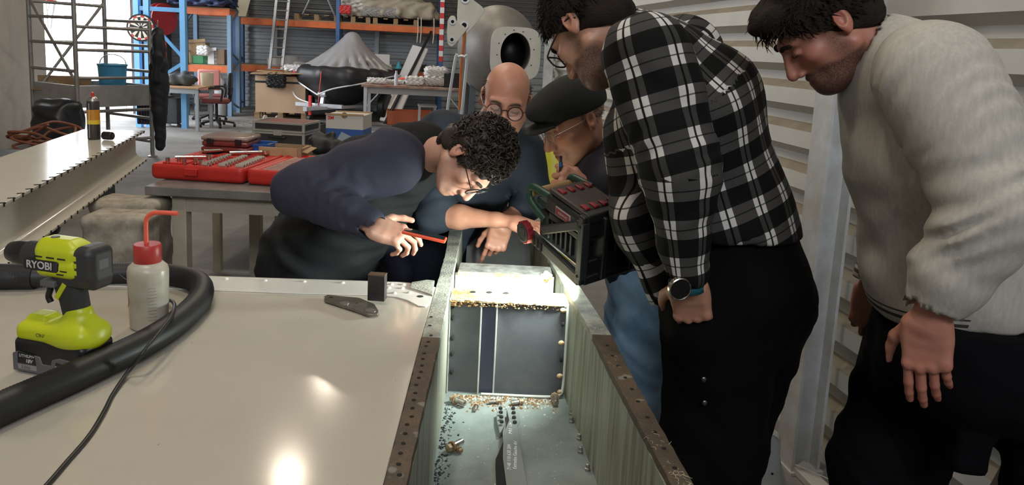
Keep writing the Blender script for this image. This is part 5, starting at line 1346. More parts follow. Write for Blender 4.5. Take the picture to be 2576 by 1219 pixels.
a = at(1170, 75, Y=8.45); c_ = at(1156, 275, Y=8.45)
tag(MB().tube([Vector((0, 0, 0)), (c_-a)*.5+Vector((-.015, 0, 0)), c_-a], .016, 6).build('orange_strap', mat('orange_webbing', (.55, .16, .04), .7)), 'orange strap hanging from the upper crank plate', 'strap').location = a
# aluminium sack truck below the plates
pk = at(1140, 250, Y=8.2); t = thing('sack_truck', 'bare aluminium sack truck leaning under the crank plates', 'sack truck', (pk.x, 8.2, 0), 0)
hz = at(1145, 142, Y=8.2).z
MB().tube(smoothpath([(-.10, 0, .1), (-.09, .02, .6), (.0, .05, hz-.06), (.04, .05, hz), (.10, .05, hz), (.13, .05, hz-.06), (.08, .02, .6), (.07, 0, .1)], 5), .016, 8).build('frame', M_galv, t, smooth=True)
for z in (.4, .75): MB().bar((-.09, .02, z), (.08, .02, z), .03).build('crossbar', M_galv, t)
MB().box((-.12, -.2, 0.0), (.12, .02, .015)).build('toe_plate', M_galv, t); MB().box((-.075, .0, .62), (.065, .012, .85)).build('plate', M_wh, t)
for x in (-.14, .13): MB().lathe([(.03, -.02), (.1, -.02), (.1, .02), (.03, .02)], 16, T(x, .06, .1) @ RY(math.pi/2)).build('wheel', M_blkp, t)
# yellow drum behind the man with the cap
p = at(1392, 420, Y=4.1); t = thing('yellow_drum', 'yellow plastic drum behind the men at the box end', 'drum', (p.x, 4.1, 0))
M_yel = mat('yellow_plastic', (.52, .47, .02), .45, var=.15)
MB().lathe([(.10, 0), (.12, .02), (.12, .35), (.127, .37), (.12, .39), (.12, .72), (.127, .74), (.12, .76), (.12, 1.06), (.10, 1.1), (.001, 1.1)], 28).build('drum_body', M_yel, t, smooth=True); MB().lathe([(.05, 1.1), (.05, 1.13), (.001, 1.13)], 16).build('drum_cap', M_blkp, t)
# basketball net and board in the doorway
p = hall(UL-.6, 12.9, 1.9); t = thing('net_hoop', 'grey board with a white ball net outside the door', 'hoop', p)
MB().box((-.04, -.3, -.2), (0, .3, .6)).build('board', mat('slate_board', (.10, .11, .12), .6), t); MB().bar((-.02, 0, -.2), (-.02, 0, -1.9), .08).build('post', M_gryp, t)
for i in range(8):
    a_ = 2*math.pi*i/8; MB().cyl((.22+.18*math.cos(a_), .18*math.sin(a_), .1), (.22+.09*math.cos(a_+.4), .09*math.sin(a_+.4), -.32), .012, n=6).build('net_cord', M_wh, t)
MB().tube([(.22+.18*math.cos(a_), .18*math.sin(a_), .1) for a_ in np.linspace(0, 2*math.pi, 20)[:-1]], .012, 8, close=True).build('rim', M_rw, t)
# litter on the far floor
r = random.Random(5)
mb = MB()
for i in range(40):
    p = at(r.uniform(600, 760), r.uniform(300, 345), Z=0); s_ = r.uniform(.02, .07); a_ = r.random()*3
    mb.add([(p.x+s_*math.cos(a_), p.y+s_*math.sin(a_), .004), (p.x-s_*math.sin(a_), p.y+s_*math.cos(a_)*.5, .012), (p.x-s_*math.cos(a_), p.y-s_*math.sin(a_), .004), (p.x+s_*math.sin(a_), p.y-s_*math.cos(a_)*.5, .01)], [(0, 1, 2, 3)])
tag(mb.build('dry_leaves', mat('dry_leaf', (.35, .26, .17), .9), solid=.003), 'dry leaves and paper scraps on the far floor', 'litter', kind='stuff')
# ------------------------------------------------------------------ people
def P(x, y, Y): return np.array(at(x, y, Y=Y))
def nz(v): v = np.array(v, float); return v/np.linalg.norm(v)
def head_matrix(c, f, u, s):
    f = nz(f); u = np.array(u, float); u = nz(u-f*(u@f)); x = np.cross(-f, u)
    m = Matrix.Identity(4)
    for i in range(3): m[i][0] = x[i]*s; m[i][1] = -f[i]*s; m[i][2] = u[i]*s; m[i][3] = c[i]
    return m
def xfp(M, V): A = np.array(M); return np.asarray(V, float) @ A[:3, :3].T+A[:3, 3]
def skin_mat(name, col, beard=(.03, .022, .018)):
    m = bpy.data.materials.new(name); m.use_nodes = True; nt = m.node_tree; b = nt.nodes['Principled BSDF']
    b.inputs['Roughness'].default_value = .45; b.inputs['Subsurface Weight'].default_value = .12
    b.inputs['Subsurface Radius'].default_value = (.012, .004, .002); b.inputs['Subsurface Scale'].default_value = 1.0
    tc = nt.nodes.new('ShaderNodeTexCoord'); n = nt.nodes.new('ShaderNodeTexNoise'); n.inputs['Scale'].default_value = 38; n.inputs['Detail'].default_value = 4
    nt.links.new(tc.outputs['Object'], n.inputs['Vector'])
    def mixc(fac, a, c, fs=None):
        x = nt.nodes.new('ShaderNodeMix'); x.data_type = 'RGBA'
        if isinstance(a, tuple): x.inputs[6].default_value = (*a, 1)
        else: nt.links.new(a, x.inputs[6])
        x.inputs[7].default_value = (*c, 1); nt.links.new(fac, x.inputs[0]); return x.outputs[2]
    def attr(k): a = nt.nodes.new('ShaderNodeAttribute'); a.attribute_name = k; return a.outputs['Fac']
    o = mixc(n.outputs['Fac'], col, (col[0]*.86, col[1]*.66, col[2]*.62))
    o = mixc(attr('blush'), o, (col[0]*.9, col[1]*.55, col[2]*.5))
    o = mixc(attr('lip'), o, (col[0]*.68, col[1]*.36, col[2]*.36))
    n2 = nt.nodes.new('ShaderNodeTexNoise'); n2.inputs['Scale'].default_value = 420; nt.links.new(tc.outputs['Object'], n2.inputs['Vector'])
    mu = nt.nodes.new('ShaderNodeMath'); mu.operation = 'MULTIPLY'; r = nt.nodes.new('ShaderNodeMapRange'); r.inputs[1].default_value = .3; r.inputs[2].default_value = .6; r.inputs[3].default_value = .55
    nt.links.new(n2.outputs['Fac'], r.inputs[0]); nt.links.new(attr('beard'), mu.inputs[0]); nt.links.new(r.outputs[0], mu.inputs[1])
    o = mixc(mu.outputs[0], o, beard)
    nt.links.new(o, b.inputs['Base Color'])
    bp = nt.nodes.new('ShaderNodeBump'); bp.inputs['Strength'].default_value = .12; bp.inputs['Distance'].default_value = .004; nt.links.new(n2.outputs['Fac'], bp.inputs['Height']); nt.links.new(bp.outputs[0], b.inputs['Normal'])
    return m
def head_surf(M, neck_w, jaw=1.0, nose=1.0, full=0.0, beard=0.0, beard_full=False, must=0.0, h=.0031):
    """head with neck in local space: face to -Y, up +Z; returns world verts and masks"""
    nb = np.array(M.inverted() @ Vector(neck_w))
    lo = np.minimum([-.11, -.15, -.15], nb-.08); hi = np.maximum([.11, .13, .14], nb+.08)
    s = SDF(lo, hi, h)
    s.ell((0, .014, .034), (.074, .098, .084), 0)
    s.ell((0, -.035, -.035), (.060*jaw, .058, .078), .035)
    for x in (-1, 1):
        s.rc((x*.056*jaw, .004, -.058), (x*.022, -.07, -.102), .017, .016, .03)
        s.ell((x*.046, -.062, -.022), (.021, .022, .017), .022)
        s.rc((x*.008, -.093, .022), (x*.045, -.078, .021), .009, .008, .014)
    s.ell((0, -.080, -.103), (.021, .018, .015), .018)
    s.ell((0, -.086, -.074), (.030, .014, .022), .018)
    for x in (-1, 1): s.ell((x*.032, -.099, -.001), (.017, .014, .012), .012, sub=True)
    for x in (-1, 1):
        s.ell((x*.032, -.0825, -.001), (.0155, .0115, .0098), .003)
        s.rc((x*.019, -.0925, -.003), (x*.045, -.087, -.003), .0012, .0012, .002, sub=True)
    s.rc((0, -.082, .016), (0, -.096, -.040), .012, .014, .006)
    s.rc((0, -.092, .014), (0, -.119*nose-.0, -.036), .0075, .0105, .012)
    s.ell((0, -.117*nose, -.042), (.011, .011, .0095), .006)
    for x in (-1, 1): s.ell((x*.0125, -.104, -.046), (.0085, .010, .0075), .006); s.ell((x*.006, -.112, -.053), (.0035, .005, .003), .003, sub=True)
    s.ell((0, -.0965, -.067), (.021, .008, .0055), .005); s.ell((0, -.0955, -.081), (.019, .008, .006), .005)
    s.rc((-.021, -.100, -.0735), (.021, -.100, -.0735), .0018, None, .004, sub=True)
    for x in (-1, 1):
        A = np.array((RZ(x*.35) @ RX(-.15)).to_3x3())
        s.ell((x*.079, .014, -.002), (.0085, .019, .031), .006, A); s.ell((x*.085, .010, .002), (.006, .010, .016), .004, A, sub=True)
        s.ell((x*.077, .008, -.028), (.006, .008, .009), .005)
    d = nb-np.array([0, .03, -.05]); dn = d/np.linalg.norm(d)
    s.rc((0, .022, -.045), nb, .053, .060, .02)
    if beard_full: s.ell((0, -.055, -.10), (.055*jaw, .045, .03), .02)
    V, F = s.surf(); V = relax(V, F, 1, .4)
    x, y, z = V.T
    fr = smooth01(-.045, -.075, y)
    low = smooth01(-.045, -.06, z+.02*smooth01(-.07, -.02, y)-0*x)*smooth01(.03, -.0, y)*(1-smooth01(-.13, -.15, z)*.3)
    mouth = np.exp(-((z+.074)/.012)**2-(x/.026)**2)*fr
    side = smooth01(.01, -.02, y)*smooth01(.02, -.01, z)*smooth01(.045, .058, np.abs(x))*smooth01(-.06, -.02, y)
    bd = beard*np.clip(low*(1-.75*(np.exp(-((z+.076)/.010)**2-(x/.022)**2)))+side*.8, 0, 1)
    bd = np.maximum(bd, must*np.exp(-((z+.060)/.008)**2-(x/.030)**2)*fr)
    bd = np.where((y > .02) | (z < -.135), bd*.25, bd)
    lip = np.exp(-((z+.0742)/.0085)**2-(x/.02)**2)*smooth01(-.085, -.093, y)
    bl = np.exp(-((z+.02)/.03)**2-((np.abs(x)-.048)/.02)**2)*fr*.5+np.exp(-((z+.045)/.014)**2-(x/.016)**2)*.6+.5*smooth01(.072, .08, np.abs(x))*smooth01(.04, .0, np.abs(y))
    return xfp(M, V), F, dict(beard=bd, lip=lip, blush=np.clip(bl, 0, 1))
FING = [(.030, .090, (.043, .026, .021), .0088), (.0105, .095, (.047, .030, .022), .0090), (-.0095, .091, (.043, .027, .021), .0086), (-.028, .081, (.034, .021, .019), .0078)]
def hand_surf(wrist, dirv, palm, left, elbow, curls, thumb=((.8, .75, -.25), (.45, .9, -.3), (.2, .95, -.3)), sc=1.0, h=.0028, fr=(.043, .047), spread=.06, fore=True):
    """wrist, finger direction, direction the palm faces; left hand: thumb on local +X"""
    y = nz(dirv); z = -np.array(palm, float); z = nz(z-y*(z@y)); x = np.cross(y, z)
    M = Matrix.Identity(4)
    for i in range(3): M[i][0] = x[i]*sc; M[i][1] = y[i]*sc; M[i][2] = z[i]*sc; M[i][3] = wrist[i]
    sx = 1 if left else -1
    el = np.array(M.inverted() @ Vector(elbow))
    if not fore: el = el*min(1, .07/np.linalg.norm(el))
    lo = np.minimum([-.075, -.02, -.12], el-.07); hi = np.maximum([.075, .215, .09], el+.07)
    s = SDF(lo, hi, h)
    s.rbox((0, .048, 0), (.040, .048, .0135), .012, 0); s.rbox((sx*-.004, .022, -.002), (.033, .03, .015), .013, .01)
    s.ell((sx*.026, .035, -.010), (.017, .034, .014), .012); s.ell((-sx*.028, .035, -.007), (.012, .036, .012), .01)
    for i, (bx, by, ln, r) in enumerate(FING):
        p = np.array([sx*bx, by-.006, .001]); a = 0.0; sp = sx*bx*spread/.03; c = curls[i]
        s.ell(p+np.array([0, .004, .004]), (.0105, .012, .0105), .006)
        for j in range(3):
            a += c[j]; d = np.array([math.sin(sp)*math.cos(a), math.cos(sp)*math.cos(a), -math.sin(a)])
            q = p+d*ln[j]; s.rc(p, q, r*(1-.07*j), r*(.95-.09*j), .0035); p = q
    p = np.array([sx*.026, .020, -.010])
    for j, (d, L, r) in enumerate(zip(thumb, (.042, .033, .026), (.0135, .0105, .0092))):
        d = nz((sx*d[0], d[1], d[2])); q = p+d*L; s.rc(p, q, r, r*.9, .006); p = q
    L = np.linalg.norm(el); m = el*.45
    s.ec((0, .012, 0), el*.2, (1, 0, 0), .029, .020, .030, .023, .012)
    if fore: s.ec(el*.2, el*.65, (1, 0, 0), .030, .023, fr[0], fr[0]*.92, .02); s.ec(el*.65, el, (1, 0, 0), fr[0], fr[0]*.92, fr[1], fr[1], .02)
    V, F = s.surf(); V = relax(V, F, 1, .35)
    tip = np.clip((V[:, 1]-.05)/.12, 0, 1)*.5
    return xfp(M, V), F, dict(beard=0*tip, lip=0*tip, blush=tip)
REST = [(.35, .4, .25), (.4, .45, .3), (.45, .5, .3), (.5, .5, .3)]
FIST = [(1.3, 1.5, .9)]*4
def join_surf(parts):
    Vs, Fs, At, n = [], [], {}, 0
    for V, F, a in parts:
        Vs.append(V); Fs.append(F+n); n += len(V)
        for k in ('beard', 'lip', 'blush'): At.setdefault(k, []).append(a[k] if a else np.zeros(len(V)))
    return np.concatenate(Vs), np.concatenate(Fs), {k: np.concatenate(v) for k, v in At.items()}
def bbox(pts, m): A = np.array(pts); return A.min(0)-m, A.max(0)+m
def torso(s, J, g=0.0, R=(.17, .15, .155, .14, .19, .14), k=.06):
    sd = J['sh_l']-J['sh_r']
    s.ec(J['pelvis'], J['waist'], sd, R[0]+g, R[1]+g, R[2]+g, R[3]+g, k); s.ec(J['waist'], J['chest'], sd, R[2]+g, R[3]+g, R[4]+g, R[5]+g, k)
    s.ec(J['chest'], J['chest']*.35+J['neck']*.65, sd, R[4]+g, R[5]+g, .11+g, .085+g, k); s.rc(J['chest']*.35+J['neck']*.65, J['neck'], .075+g, .062+g, k)
    for q in ('sh_l', 'sh_r'): s.rc(J['neck']*.6+J['chest']*.4, J[q], .075+g, .068+g, .05)
def arm(s, J, q, r, g=0.0, k=.03, cut=1.0):
    a, b_, c = J['sh_'+q], J['el_'+q], J['wr_'+q]; c = b_+(c-b_)*cut
    s.rc(a, b_, r[0]+g, r[1]+g, k); s.rc(b_, c, r[1]*1.0+g, r[2]+g, k)
def legs(s, J, r=(.105, .075, .055), g=0.0, k=.05):
    sd = J['hip_l']-J['hip_r']
    s.ec(J['pelvis'], (J['hip_l']+J['hip_r'])/2, sd, .165+g, .14+g, .165+g, .135+g, k)
    for q in ('l', 'r'): s.chain([J['hip_'+q], J['kn_'+q], J['an_'+q]], [r[0]+g, r[1]+g, r[2]+g], k)
def body_under(J, g=-.03):
    ks = [J[k] for k in J]; lo, hi = bbox(ks, .25); lo[2] = max(lo[2], -.02); s = SDF(lo, hi, .024)
    torso(s, J, g); legs(s, J, g=-.025)
    for q in ('l', 'r'): s.rc(J['sh_'+q], J['el_'+q], .045, .036, .03)
    V, F = s.surf(); return V, F, None
def crinkle(amp, f, seed):
    def fn(x, y, z):
        a = f*(.62*x+.35*y+.70*z)+2.1*np.sin(f*.33*(y-.8*x)+seed)+1.5*np.sin(f*.27*z+2*seed)
        b = f*1.7*(.2*x-.5*y+.84*z)+1.8*np.sin(f*.5*(x+z)+seed*3)
        return amp*(np.sin(a)*.7+np.sin(b)*.45)
    return fn
def ringfolds(p0, p1, amp, lam, w, seed=0.0):
    """creases around a limb between p0 and p1"""
    p0 = np.array(p0); d = np.array(p1)-p0; L = np.linalg.norm(d); d = d/L; e = nz(np.cross(d, (.3, .5, .8)))
    def fn(x, y, z):
        X, Y, Z = x-p0[0], y-p0[1], z-p0[2]
        t = X*d[0]+Y*d[1]+Z*d[2]; c = X*e[0]+Y*e[1]+Z*e[2]
        rr = np.sqrt(np.maximum((X-t*d[0])**2+(Y-t*d[1])**2+(Z-t*d[2])**2, 0))
        m = smooth01(-.03, .02, t)*smooth01(L+.03, L-.02, t)*smooth01(w+.05, w, rr)
        m = m*(.25+.75*(.5+.5*np.sin(27*c+17*t+2*seed))*(.5+.5*np.sin(38*t-21*c+seed)))
        return amp*m*np.sin(2*math.pi/lam*(t+.6*c+.014*np.sin(31*c+23*t+seed)))
    return fn
def person(label, J, parts, skin, base=None):
    V, F, at_ = join_surf(parts)
    base = base if base is not None else (J['pelvis'][0], J['pelvis'][1], 0)
    o = np_obj('person', V, F, skin, None, base, at_); o.location = base; tag(o, label, 'person'); return o, base
def wear(name, s, m, pers, attrs=None, rel=1):
    o, base = pers; V, F = s.surf(); V = relax(V, F, rel, .4)
    return np_obj(name, V, F, m, o, base, attrs(V) if attrs else None)
def on_head(mb, name, m, pers, M, smooth=True, **k):
    o, base = pers; mb.xf(T(-Vector(base)) @ M); return mb.build(name, m, o, smooth=smooth, **k)
def cap_hair(M, grow, cuts, pers, m, name='hair', noise=.003, f=120, extra=None, h=.0045):
    s = SDF((-.13, -.15, -.13), (.13, .16, .17), h)
    s.ell((0, .016, .036), (.074+grow, .098+grow, .084+grow), 0)
    s.ell((0, .05, -.03), (.060+grow*.6, .055+grow*.5, .06), .02)
    for p_, n_ in cuts: s.plane_cut(p_, n_, .008)
    for x in (-1, 1): s.ell((x*.085, .008, -.012), (.022, .026, .030), .006, sub=True)
    if extra: extra(s)
    s.warp(lambda x, y, z: noise*(np.sin(f*x+3*np.sin(f*.4*z))+np.sin(f*.8*y+2*np.sin(f*.5*x))+np.sin(f*.9*z+2.5*np.sin(f*.4*y)))*.6)
    o, base = pers; V, F = s.surf(); V = xfp(M, V); return np_obj(name, V, F, m, o, base)
HAIRCUT = [((0, -.082, .070), (0, -.67, -.74))]
def strands(M, pers, m, n, L, fn_ok, comb, r0=.0012, seed=1, grow=.006, name='hair_strands'):
    """short combed hairs standing on the scalp"""
    r = random.Random(seed); mb = MB(); k = 0
    while k < n:
        v = Vector((r.gauss(0, 1), r.gauss(0, 1), r.gauss(0, 1))).normalized()
        p = Vector((v.x*(.074+grow), .014+v.y*(.098+grow), .034+v.z*(.084+grow)))
        if not fn_ok(p): continue
        k += 1; c = Vector(comb(p)); c = (c-v*c.dot(v)).normalized() if c.length > 0 else v
        d = (v*.55+c*.9+Vector((r.gauss(0, .25), r.gauss(0, .25), r.gauss(0, .25)))).normalized(); l = L*r.uniform(.6, 1.25)
        mb.ringpath([p-v*.004, p+d*l*.5+v*l*.15, p+d*l-v*l*.05], [r0*1.3, r0, r0*.2], 4, caps=False)
    return on_head(mb, name, m, pers, M, kind='stuff')
def brows(M, pers, m, th=.0042):
    for x in (-1, 1):
        mb = MB(); mb.ringpath(smoothpath([(x*.014, -.1015, .019), (x*.030, -.0985, .0245), (x*.047, -.086, .019)], 5), [th*.7]+[th]*9+[th*.3], 8); on_head(mb, 'eyebrow', m, pers, M)
        mb = MB(); mb.tube(smoothpath([(x*.019, -.0945, -.0035), (x*.032, -.0955, -.0062), (x*.045, -.0895, -.0035)], 4), .0011, 6); on_head(mb, 'eyelashes', M_lash, pers, M)
M_lash = mat('dark_lash', (.015, .012, .010), .7)
M_lens = mat('spectacle_lens', (.9, .92, .95), .05, alpha=.05, spec=.5)
def glasses(M, pers, m, R=.0225, sq=False, wire=.0016, z=-.003, y=-.112):
    mbf = MB()
    for x in (-1, 1):
        pts = []
        for t_ in np.linspace(0, 2*math.pi, 33)[:-1]:
            c, s_ = math.cos(t_), math.sin(t_)
            if sq: c, s_ = abs(c)**.55*np.sign(c), abs(s_)**.6*np.sign(s_)*.72
            pts.append((x*.0335+R*c, y+.004*(x*c+1)*.5+abs(R*c)*.05, z+R*s_))
        mbf.tube(pts, wire, 8, close=True)
        mbf.tube(smoothpath([(x*(.0335+R*.98), y+.004, z+.006), (x*.068, y+.018, z+.009), (x*.079, -.04, z+.010), (x*.0815, .012, z+.009), (x*.080, .028, z-.008)], 5), wire*.9, 6)
    mbf.tube(smoothpath([(-.012, y+.002, z+.005), (0, y-.002, z+.009), (.012, y+.002, z+.005)], 5), wire, 8)
    f_ = on_head(mbf, 'spectacles', m, pers, M)
    for x in (-1, 1):
        mb = MB(); n = 24; ring = [(x*.0335+R*.96*math.cos(t_), y+.0015, z+R*.96*math.sin(t_)*(.72 if sq else 1)) for t_ in np.linspace(0, 2*math.pi, n+1)[:-1]]
        mb.add([Vector(p) for p in ring]+[Vector((p[0], p[1]+.0012, p[2])) for p in ring], [tuple(range(n)), tuple(range(2*n-1, n-1, -1))]+[(i, (i+1) % n, n+(i+1) % n, n+i) for i in range(n)])
        l = on_head(mb, 'lens', M_lens, pers, M); l.parent = f_
def shoe(pers, an, fwd, m):
    o, base = pers; f_ = nz((fwd[0], fwd[1], 0)); a = np.array([an[0], an[1], 0.0])
    lo, hi = bbox([a-f_*.1, a+f_*.22], .08); lo[2] = -.005; hi[2] = .16; s = SDF(lo, hi, .009)
    sd = np.cross(f_, (0, 0, 1)); s.ec(a-f_*.04+[0, 0, .05], a+f_*.15+[0, 0, .038], sd, .042, .046, .045, .034, .02); s.rc(a+[0, 0, .09], a+[0, 0, .13], .048, .05, .03); s.plane_cut((0, 0, .004), (0, 0, -1))
    V, F = s.surf(); np_obj('shoe', V, F, m, o, base)
def zdrop(p, z): q = np.array(p, float); q[2] = z; return q
def stdlegs(J, fwd, spread=.095, kneebend=.03):
    f_ = nz((fwd[0], fwd[1], 0)); L = np.array([-f_[1], f_[0], 0]); p = J['pelvis']; ph = p[2]-.06
    for q, sg in (('l', 1), ('r', -1)):
        J.setdefault('hip_'+q, zdrop(p+L*sg*spread, ph)); J.setdefault('kn_'+q, zdrop(p+L*sg*(spread+.01)+f_*kneebend, .5*ph+.03)); J.setdefault('an_'+q, zdrop(p+L*sg*(spread+.01)-f_*.03, .09))
def trousers(pers, J, m, r=(.112, .085, .068), folds=.004, h=.0115, name='trousers', extra=None, top=None):
    lo, hi = bbox([J[k] for k in ('pelvis', 'hip_l', 'hip_r', 'kn_l', 'kn_r', 'an_l', 'an_r')], .2); lo[2] = .02
    s = SDF(lo, hi, h); legs(s, J, r, .012)
    if extra: extra(s)
    if top is not None: s.plane_cut(*top)
    s.plane_cut((0, 0, .06), (0, 0, -1))
    s.warp(crinkle(folds, 55, .7)); return wear(name, s, m, pers)
M_shoe = mat('black_shoe', (.015, .014, .014), .5)

# ============ man one: curly hair, navy sleeves, black gilet, phone
J = dict(pelvis=P(772, 800, 2.55), waist=P(800, 650, 2.53), chest=P(935, 462, 2.5), neck=P(1066, 376, 2.42), sh_r=P(985, 405, 2.29), el_r=P(752, 478, 2.19), wr_r=P(935, 566, 2.12), sh_l=P(1030, 430, 2.70), el_l=P(960, 590, 2.80), wr_l=P(1010, 690, 2.70))
stdlegs(J, (1, 0, 0))
Mh = head_matrix((-.126, 2.269, 1.274), (.235, -.292, -.927), (.914, -.257, .313), 1.0)
S1 = skin_mat('skin_pale', (.62, .385, .29)); M_h1 = mat('dark_brown_curls', (.022, .014, .010), .55)
hd = hand_surf(J['wr_r'], (.93, .05, -.32), (-.18, .55, -.80), False, J['el_r'], [(.25, .55, .25), (.45, .75, .4), (.6, .9, .5), (.75, 1.0, .5)], thumb=((.75, .62, .1), (.35, .92, .1), (.12, .98, .0)))
pers = person('curly-haired man with round glasses bending over the box, holding an orange phone', J, [head_surf(Mh, J['neck']+np.array([-.02, 0, -.02]), .97, beard=.30, must=.25), hd, body_under(J)], S1)
M_vest = mat('black_softshell', (.009, .010, .011), .85, spec=.25, bump=.12, bscale=300); M_sl = mat('navy_fleece', (.021, .022, .045), .8, bump=.2, bscale=420, var=.2, vscale=20)
lo, hi = bbox([J[k] for k in ('pelvis', 'waist', 'chest', 'neck', 'sh_l', 'sh_r')], .24); s = SDF(lo, hi, .0085)
torso(s, J, .022, (.175, .165, .175, .16, .185, .135)); s.rc(J['neck']+np.array([-.03, 0, .0]), J['neck']+np.array([.02, 0, .01]), .078, .074, .02)
s.plane_cut(P(770, 712, 2.5), (.05, 0, -1)); s.rc(J['neck']+np.array([.0, 0, .0]), J['neck']+np.array([.13, 0, -.02]), .060, .060, .006, sub=True)
s.warp(crinkle(.006, 48, .4)); s.warp(ringfolds(J['pelvis'], J['waist']*.4+J['chest']*.6, .004, .07, .22))
vest = wear('gilet', s, M_vest, pers)
lo, hi = bbox([J[k] for k in ('sh_r', 'el_r', 'wr_r')], .14); s = SDF(lo, hi, .007)
s.rc(J['sh_r'], J['el_r'], .104, .074, 0); s.rc(J['el_r'], J['el_r']*.35+J['wr_r']*.65, .074, .060, .025); e_ = J['wr_r']-J['el_r']
s.rc(J['el_r']*.30+J['wr_r']*.70, J['el_r']*.05+J['wr_r']*.95, .053, .047, .012); s.rc(J['wr_r']-e_*.02, J['wr_r']+e_*.2, .036, .036, .004, sub=True)
s.warp(crinkle(.004, 44, 1.3)); s.warp(ringfolds(J['el_r']*.75+J['wr_r']*.25, J['el_r']*.25+J['wr_r']*.75, .006, .035, .10, 2)); s.warp(ringfolds(J['sh_r']*.3+J['el_r']*.7, J['el_r'], .004, .045, .10, 1))
wear('sleeve', s, M_sl, pers)
lo, hi = bbox([J[k] for k in ('sh_l', 'el_l', 'wr_l')], .13); s = SDF(lo, hi, .012); arm(s, J, 'l', (.085, .07, .05)); wear('sleeve', s, M_sl, pers)
tr1 = trousers(pers, J, mat('blue_work_trousers', (.03, .055, .13), .8, bump=.1, bscale=300, var=.2), top=(J['waist']+np.array([0, 0, .02]), (0, 0, 1)))
shoe(pers, J['an_l'], (1, 0, 0), M_shoe); shoe(pers, J['an_r'], (1, 0, 0), M_shoe)
# red collar edge
o, base = pers; n_ = nz(np.array(Mh.translation)-J['neck']); ring = []
a_ = nz(np.cross(n_, (0, 1, 0))); b_ = np.cross(n_, a_); cc = J['neck']+n_*.045
MB().tube([Vector(cc+.064*(math.cos(t_)*a_+math.sin(t_)*b_)-np.array(base)) for t_ in np.linspace(0, 2*math.pi, 25)[:-1]], .007, 8, close=True).build('red_collar', mat('red_collar', (.42, .02, .025), .7), o, smooth=True)
# zip pull and pocket welt of the gilet
za = P(806, 632, 2.345); zb = P(808, 682, 2.345)
MB().tube([Vector(za)-Vector(base), Vector(zb)-Vector(base)], .004, 8).build('zip_pull', M_let, o); MB().tube(smoothpath([Vector(P(806, 630, 2.347))-Vector(base), Vector(P(830, 650, 2.345))-Vector(base), Vector(P(855, 655, 2.345))-Vector(base), Vector(P(862, 625, 2.35))-Vector(base)], 5), .004, 8).build('pocket_welt', M_vest, o)
cap_hair(Mh, .010, [((0, -.088, .052), (0, -.70, -.71))], pers, M_h1, noise=.006, f=110)
r = random.Random(11); mb = MB(); k = 0
while k < 620:
    v = Vector((r.gauss(0, 1), r.gauss(0, 1), r.gauss(0, 1))).normalized(); p = Vector((v.x*.084, .012+v.y*.100, .042+v.z*.100))
    if (p.z-.060)*.71+(p.y+.088)*.70 < .0: continue
    if abs(p.x) > .07 and -.03 < p.y < .035 and p.z < .02: continue
    k += 1; R_ = r.uniform(.006, .011); ax = Vector((r.gauss(0, 1), r.gauss(0, 1), r.gauss(0, 1))).normalized(); u_ = ax.orthogonal().normalized(); w_ = ax.cross(u_); ph = r.random()*6; tn = r.uniform(1.0, 1.7)
    pts = [p+v*(.002+.007*j/11)+ax*(j-5)*.0012+(u_*math.cos(ph+tn*2*math.pi*j/11)+w_*math.sin(ph+tn*2*math.pi*j/11))*R_ for j in range(12)]
    mb.ringpath(pts, [.0022]*10+[.0016, .0006], 5, caps=False)
on_head(mb, 'hair_curls', M_h1, pers, Mh, kind='stuff')
brows(Mh, pers, M_h1); glasses(Mh, pers, M_blkp, .0215, wire=.0019)
# the phone in his hand
a = P(1020, 581, 2.07); b_ = P(1117, 603, 2.07)
ph = thing('phone', 'orange-cased phone held flat in the curly man\'s hand', 'phone', mw=frame_mat((a+b_)/2, b_-a, (.05, .10, .99)))
MB().cbox((0, 0, 0), (.062, .034, .0048)).build('phone_case', mat('orange_rubber', (.80, .08, .025), .4), ph, bevel=.004, seg=3); MB().cbox((0, 0, .005), (.057, .030, .0006)).build('screen', mat('phone_glass', (.01, .01, .012), .08), ph)

# ============ man two: bald, round glasses, leaning on crossed arms
J = dict(pelvis=P(1010, 760, 2.98), waist=P(1050, 620, 2.96), chest=P(1165, 425, 2.88), neck=P(1256, 330, 2.76), sh_r=P(1112, 345, 2.74), el_r=P(1088, 540, 2.68), wr_r=P(1290, 556, 2.60), sh_l=P(1306, 385, 2.86), el_l=P(1345, 500, 2.84), wr_l=P(1262, 566, 2.72))
stdlegs(J, (.3, -1, 0))
Mh = head_matrix((-.033, 2.62, 1.428), (.0, -.955, -.28), (.11, -.28, .95), 1.055)
S2 = skin_mat('skin_ruddy', (.56, .295, .20), (.16, .15, .14))
pers = person('balding man with round glasses leaning on his forearm across the box', J, [head_surf(Mh, J['neck'], 1.05, 1.05, beard=.22, must=.8),
    hand_surf(J['wr_r'], (.95, -.15, -.25), (-.1, .3, -.95), False, J['el_r'], REST, fr=(.045, .05)), hand_surf(J['wr_l'], (-.22, -.05, -.97), (-.1, .98, -.1), True, J['el_l'], [(.35, .25, .15), (.75, .9, .4), (.9, 1.0, .5), (1.0, 1.0, .5)], thumb=((.55, .8, -.35), (.3, .9, -.4), (.1, .95, -.3)), fr=(.042, .046)), body_under(J)], S2)
M_nav = mat('dark_navy_knit', (.013, .02, .033), .8, bump=.15, bscale=380, var=.2, vscale=14)
lo, hi = bbox([J[k] for k in ('pelvis', 'waist', 'chest', 'neck', 'sh_l', 'sh_r', 'el_l', 'el_r')], .22); s = SDF(lo, hi, .010)
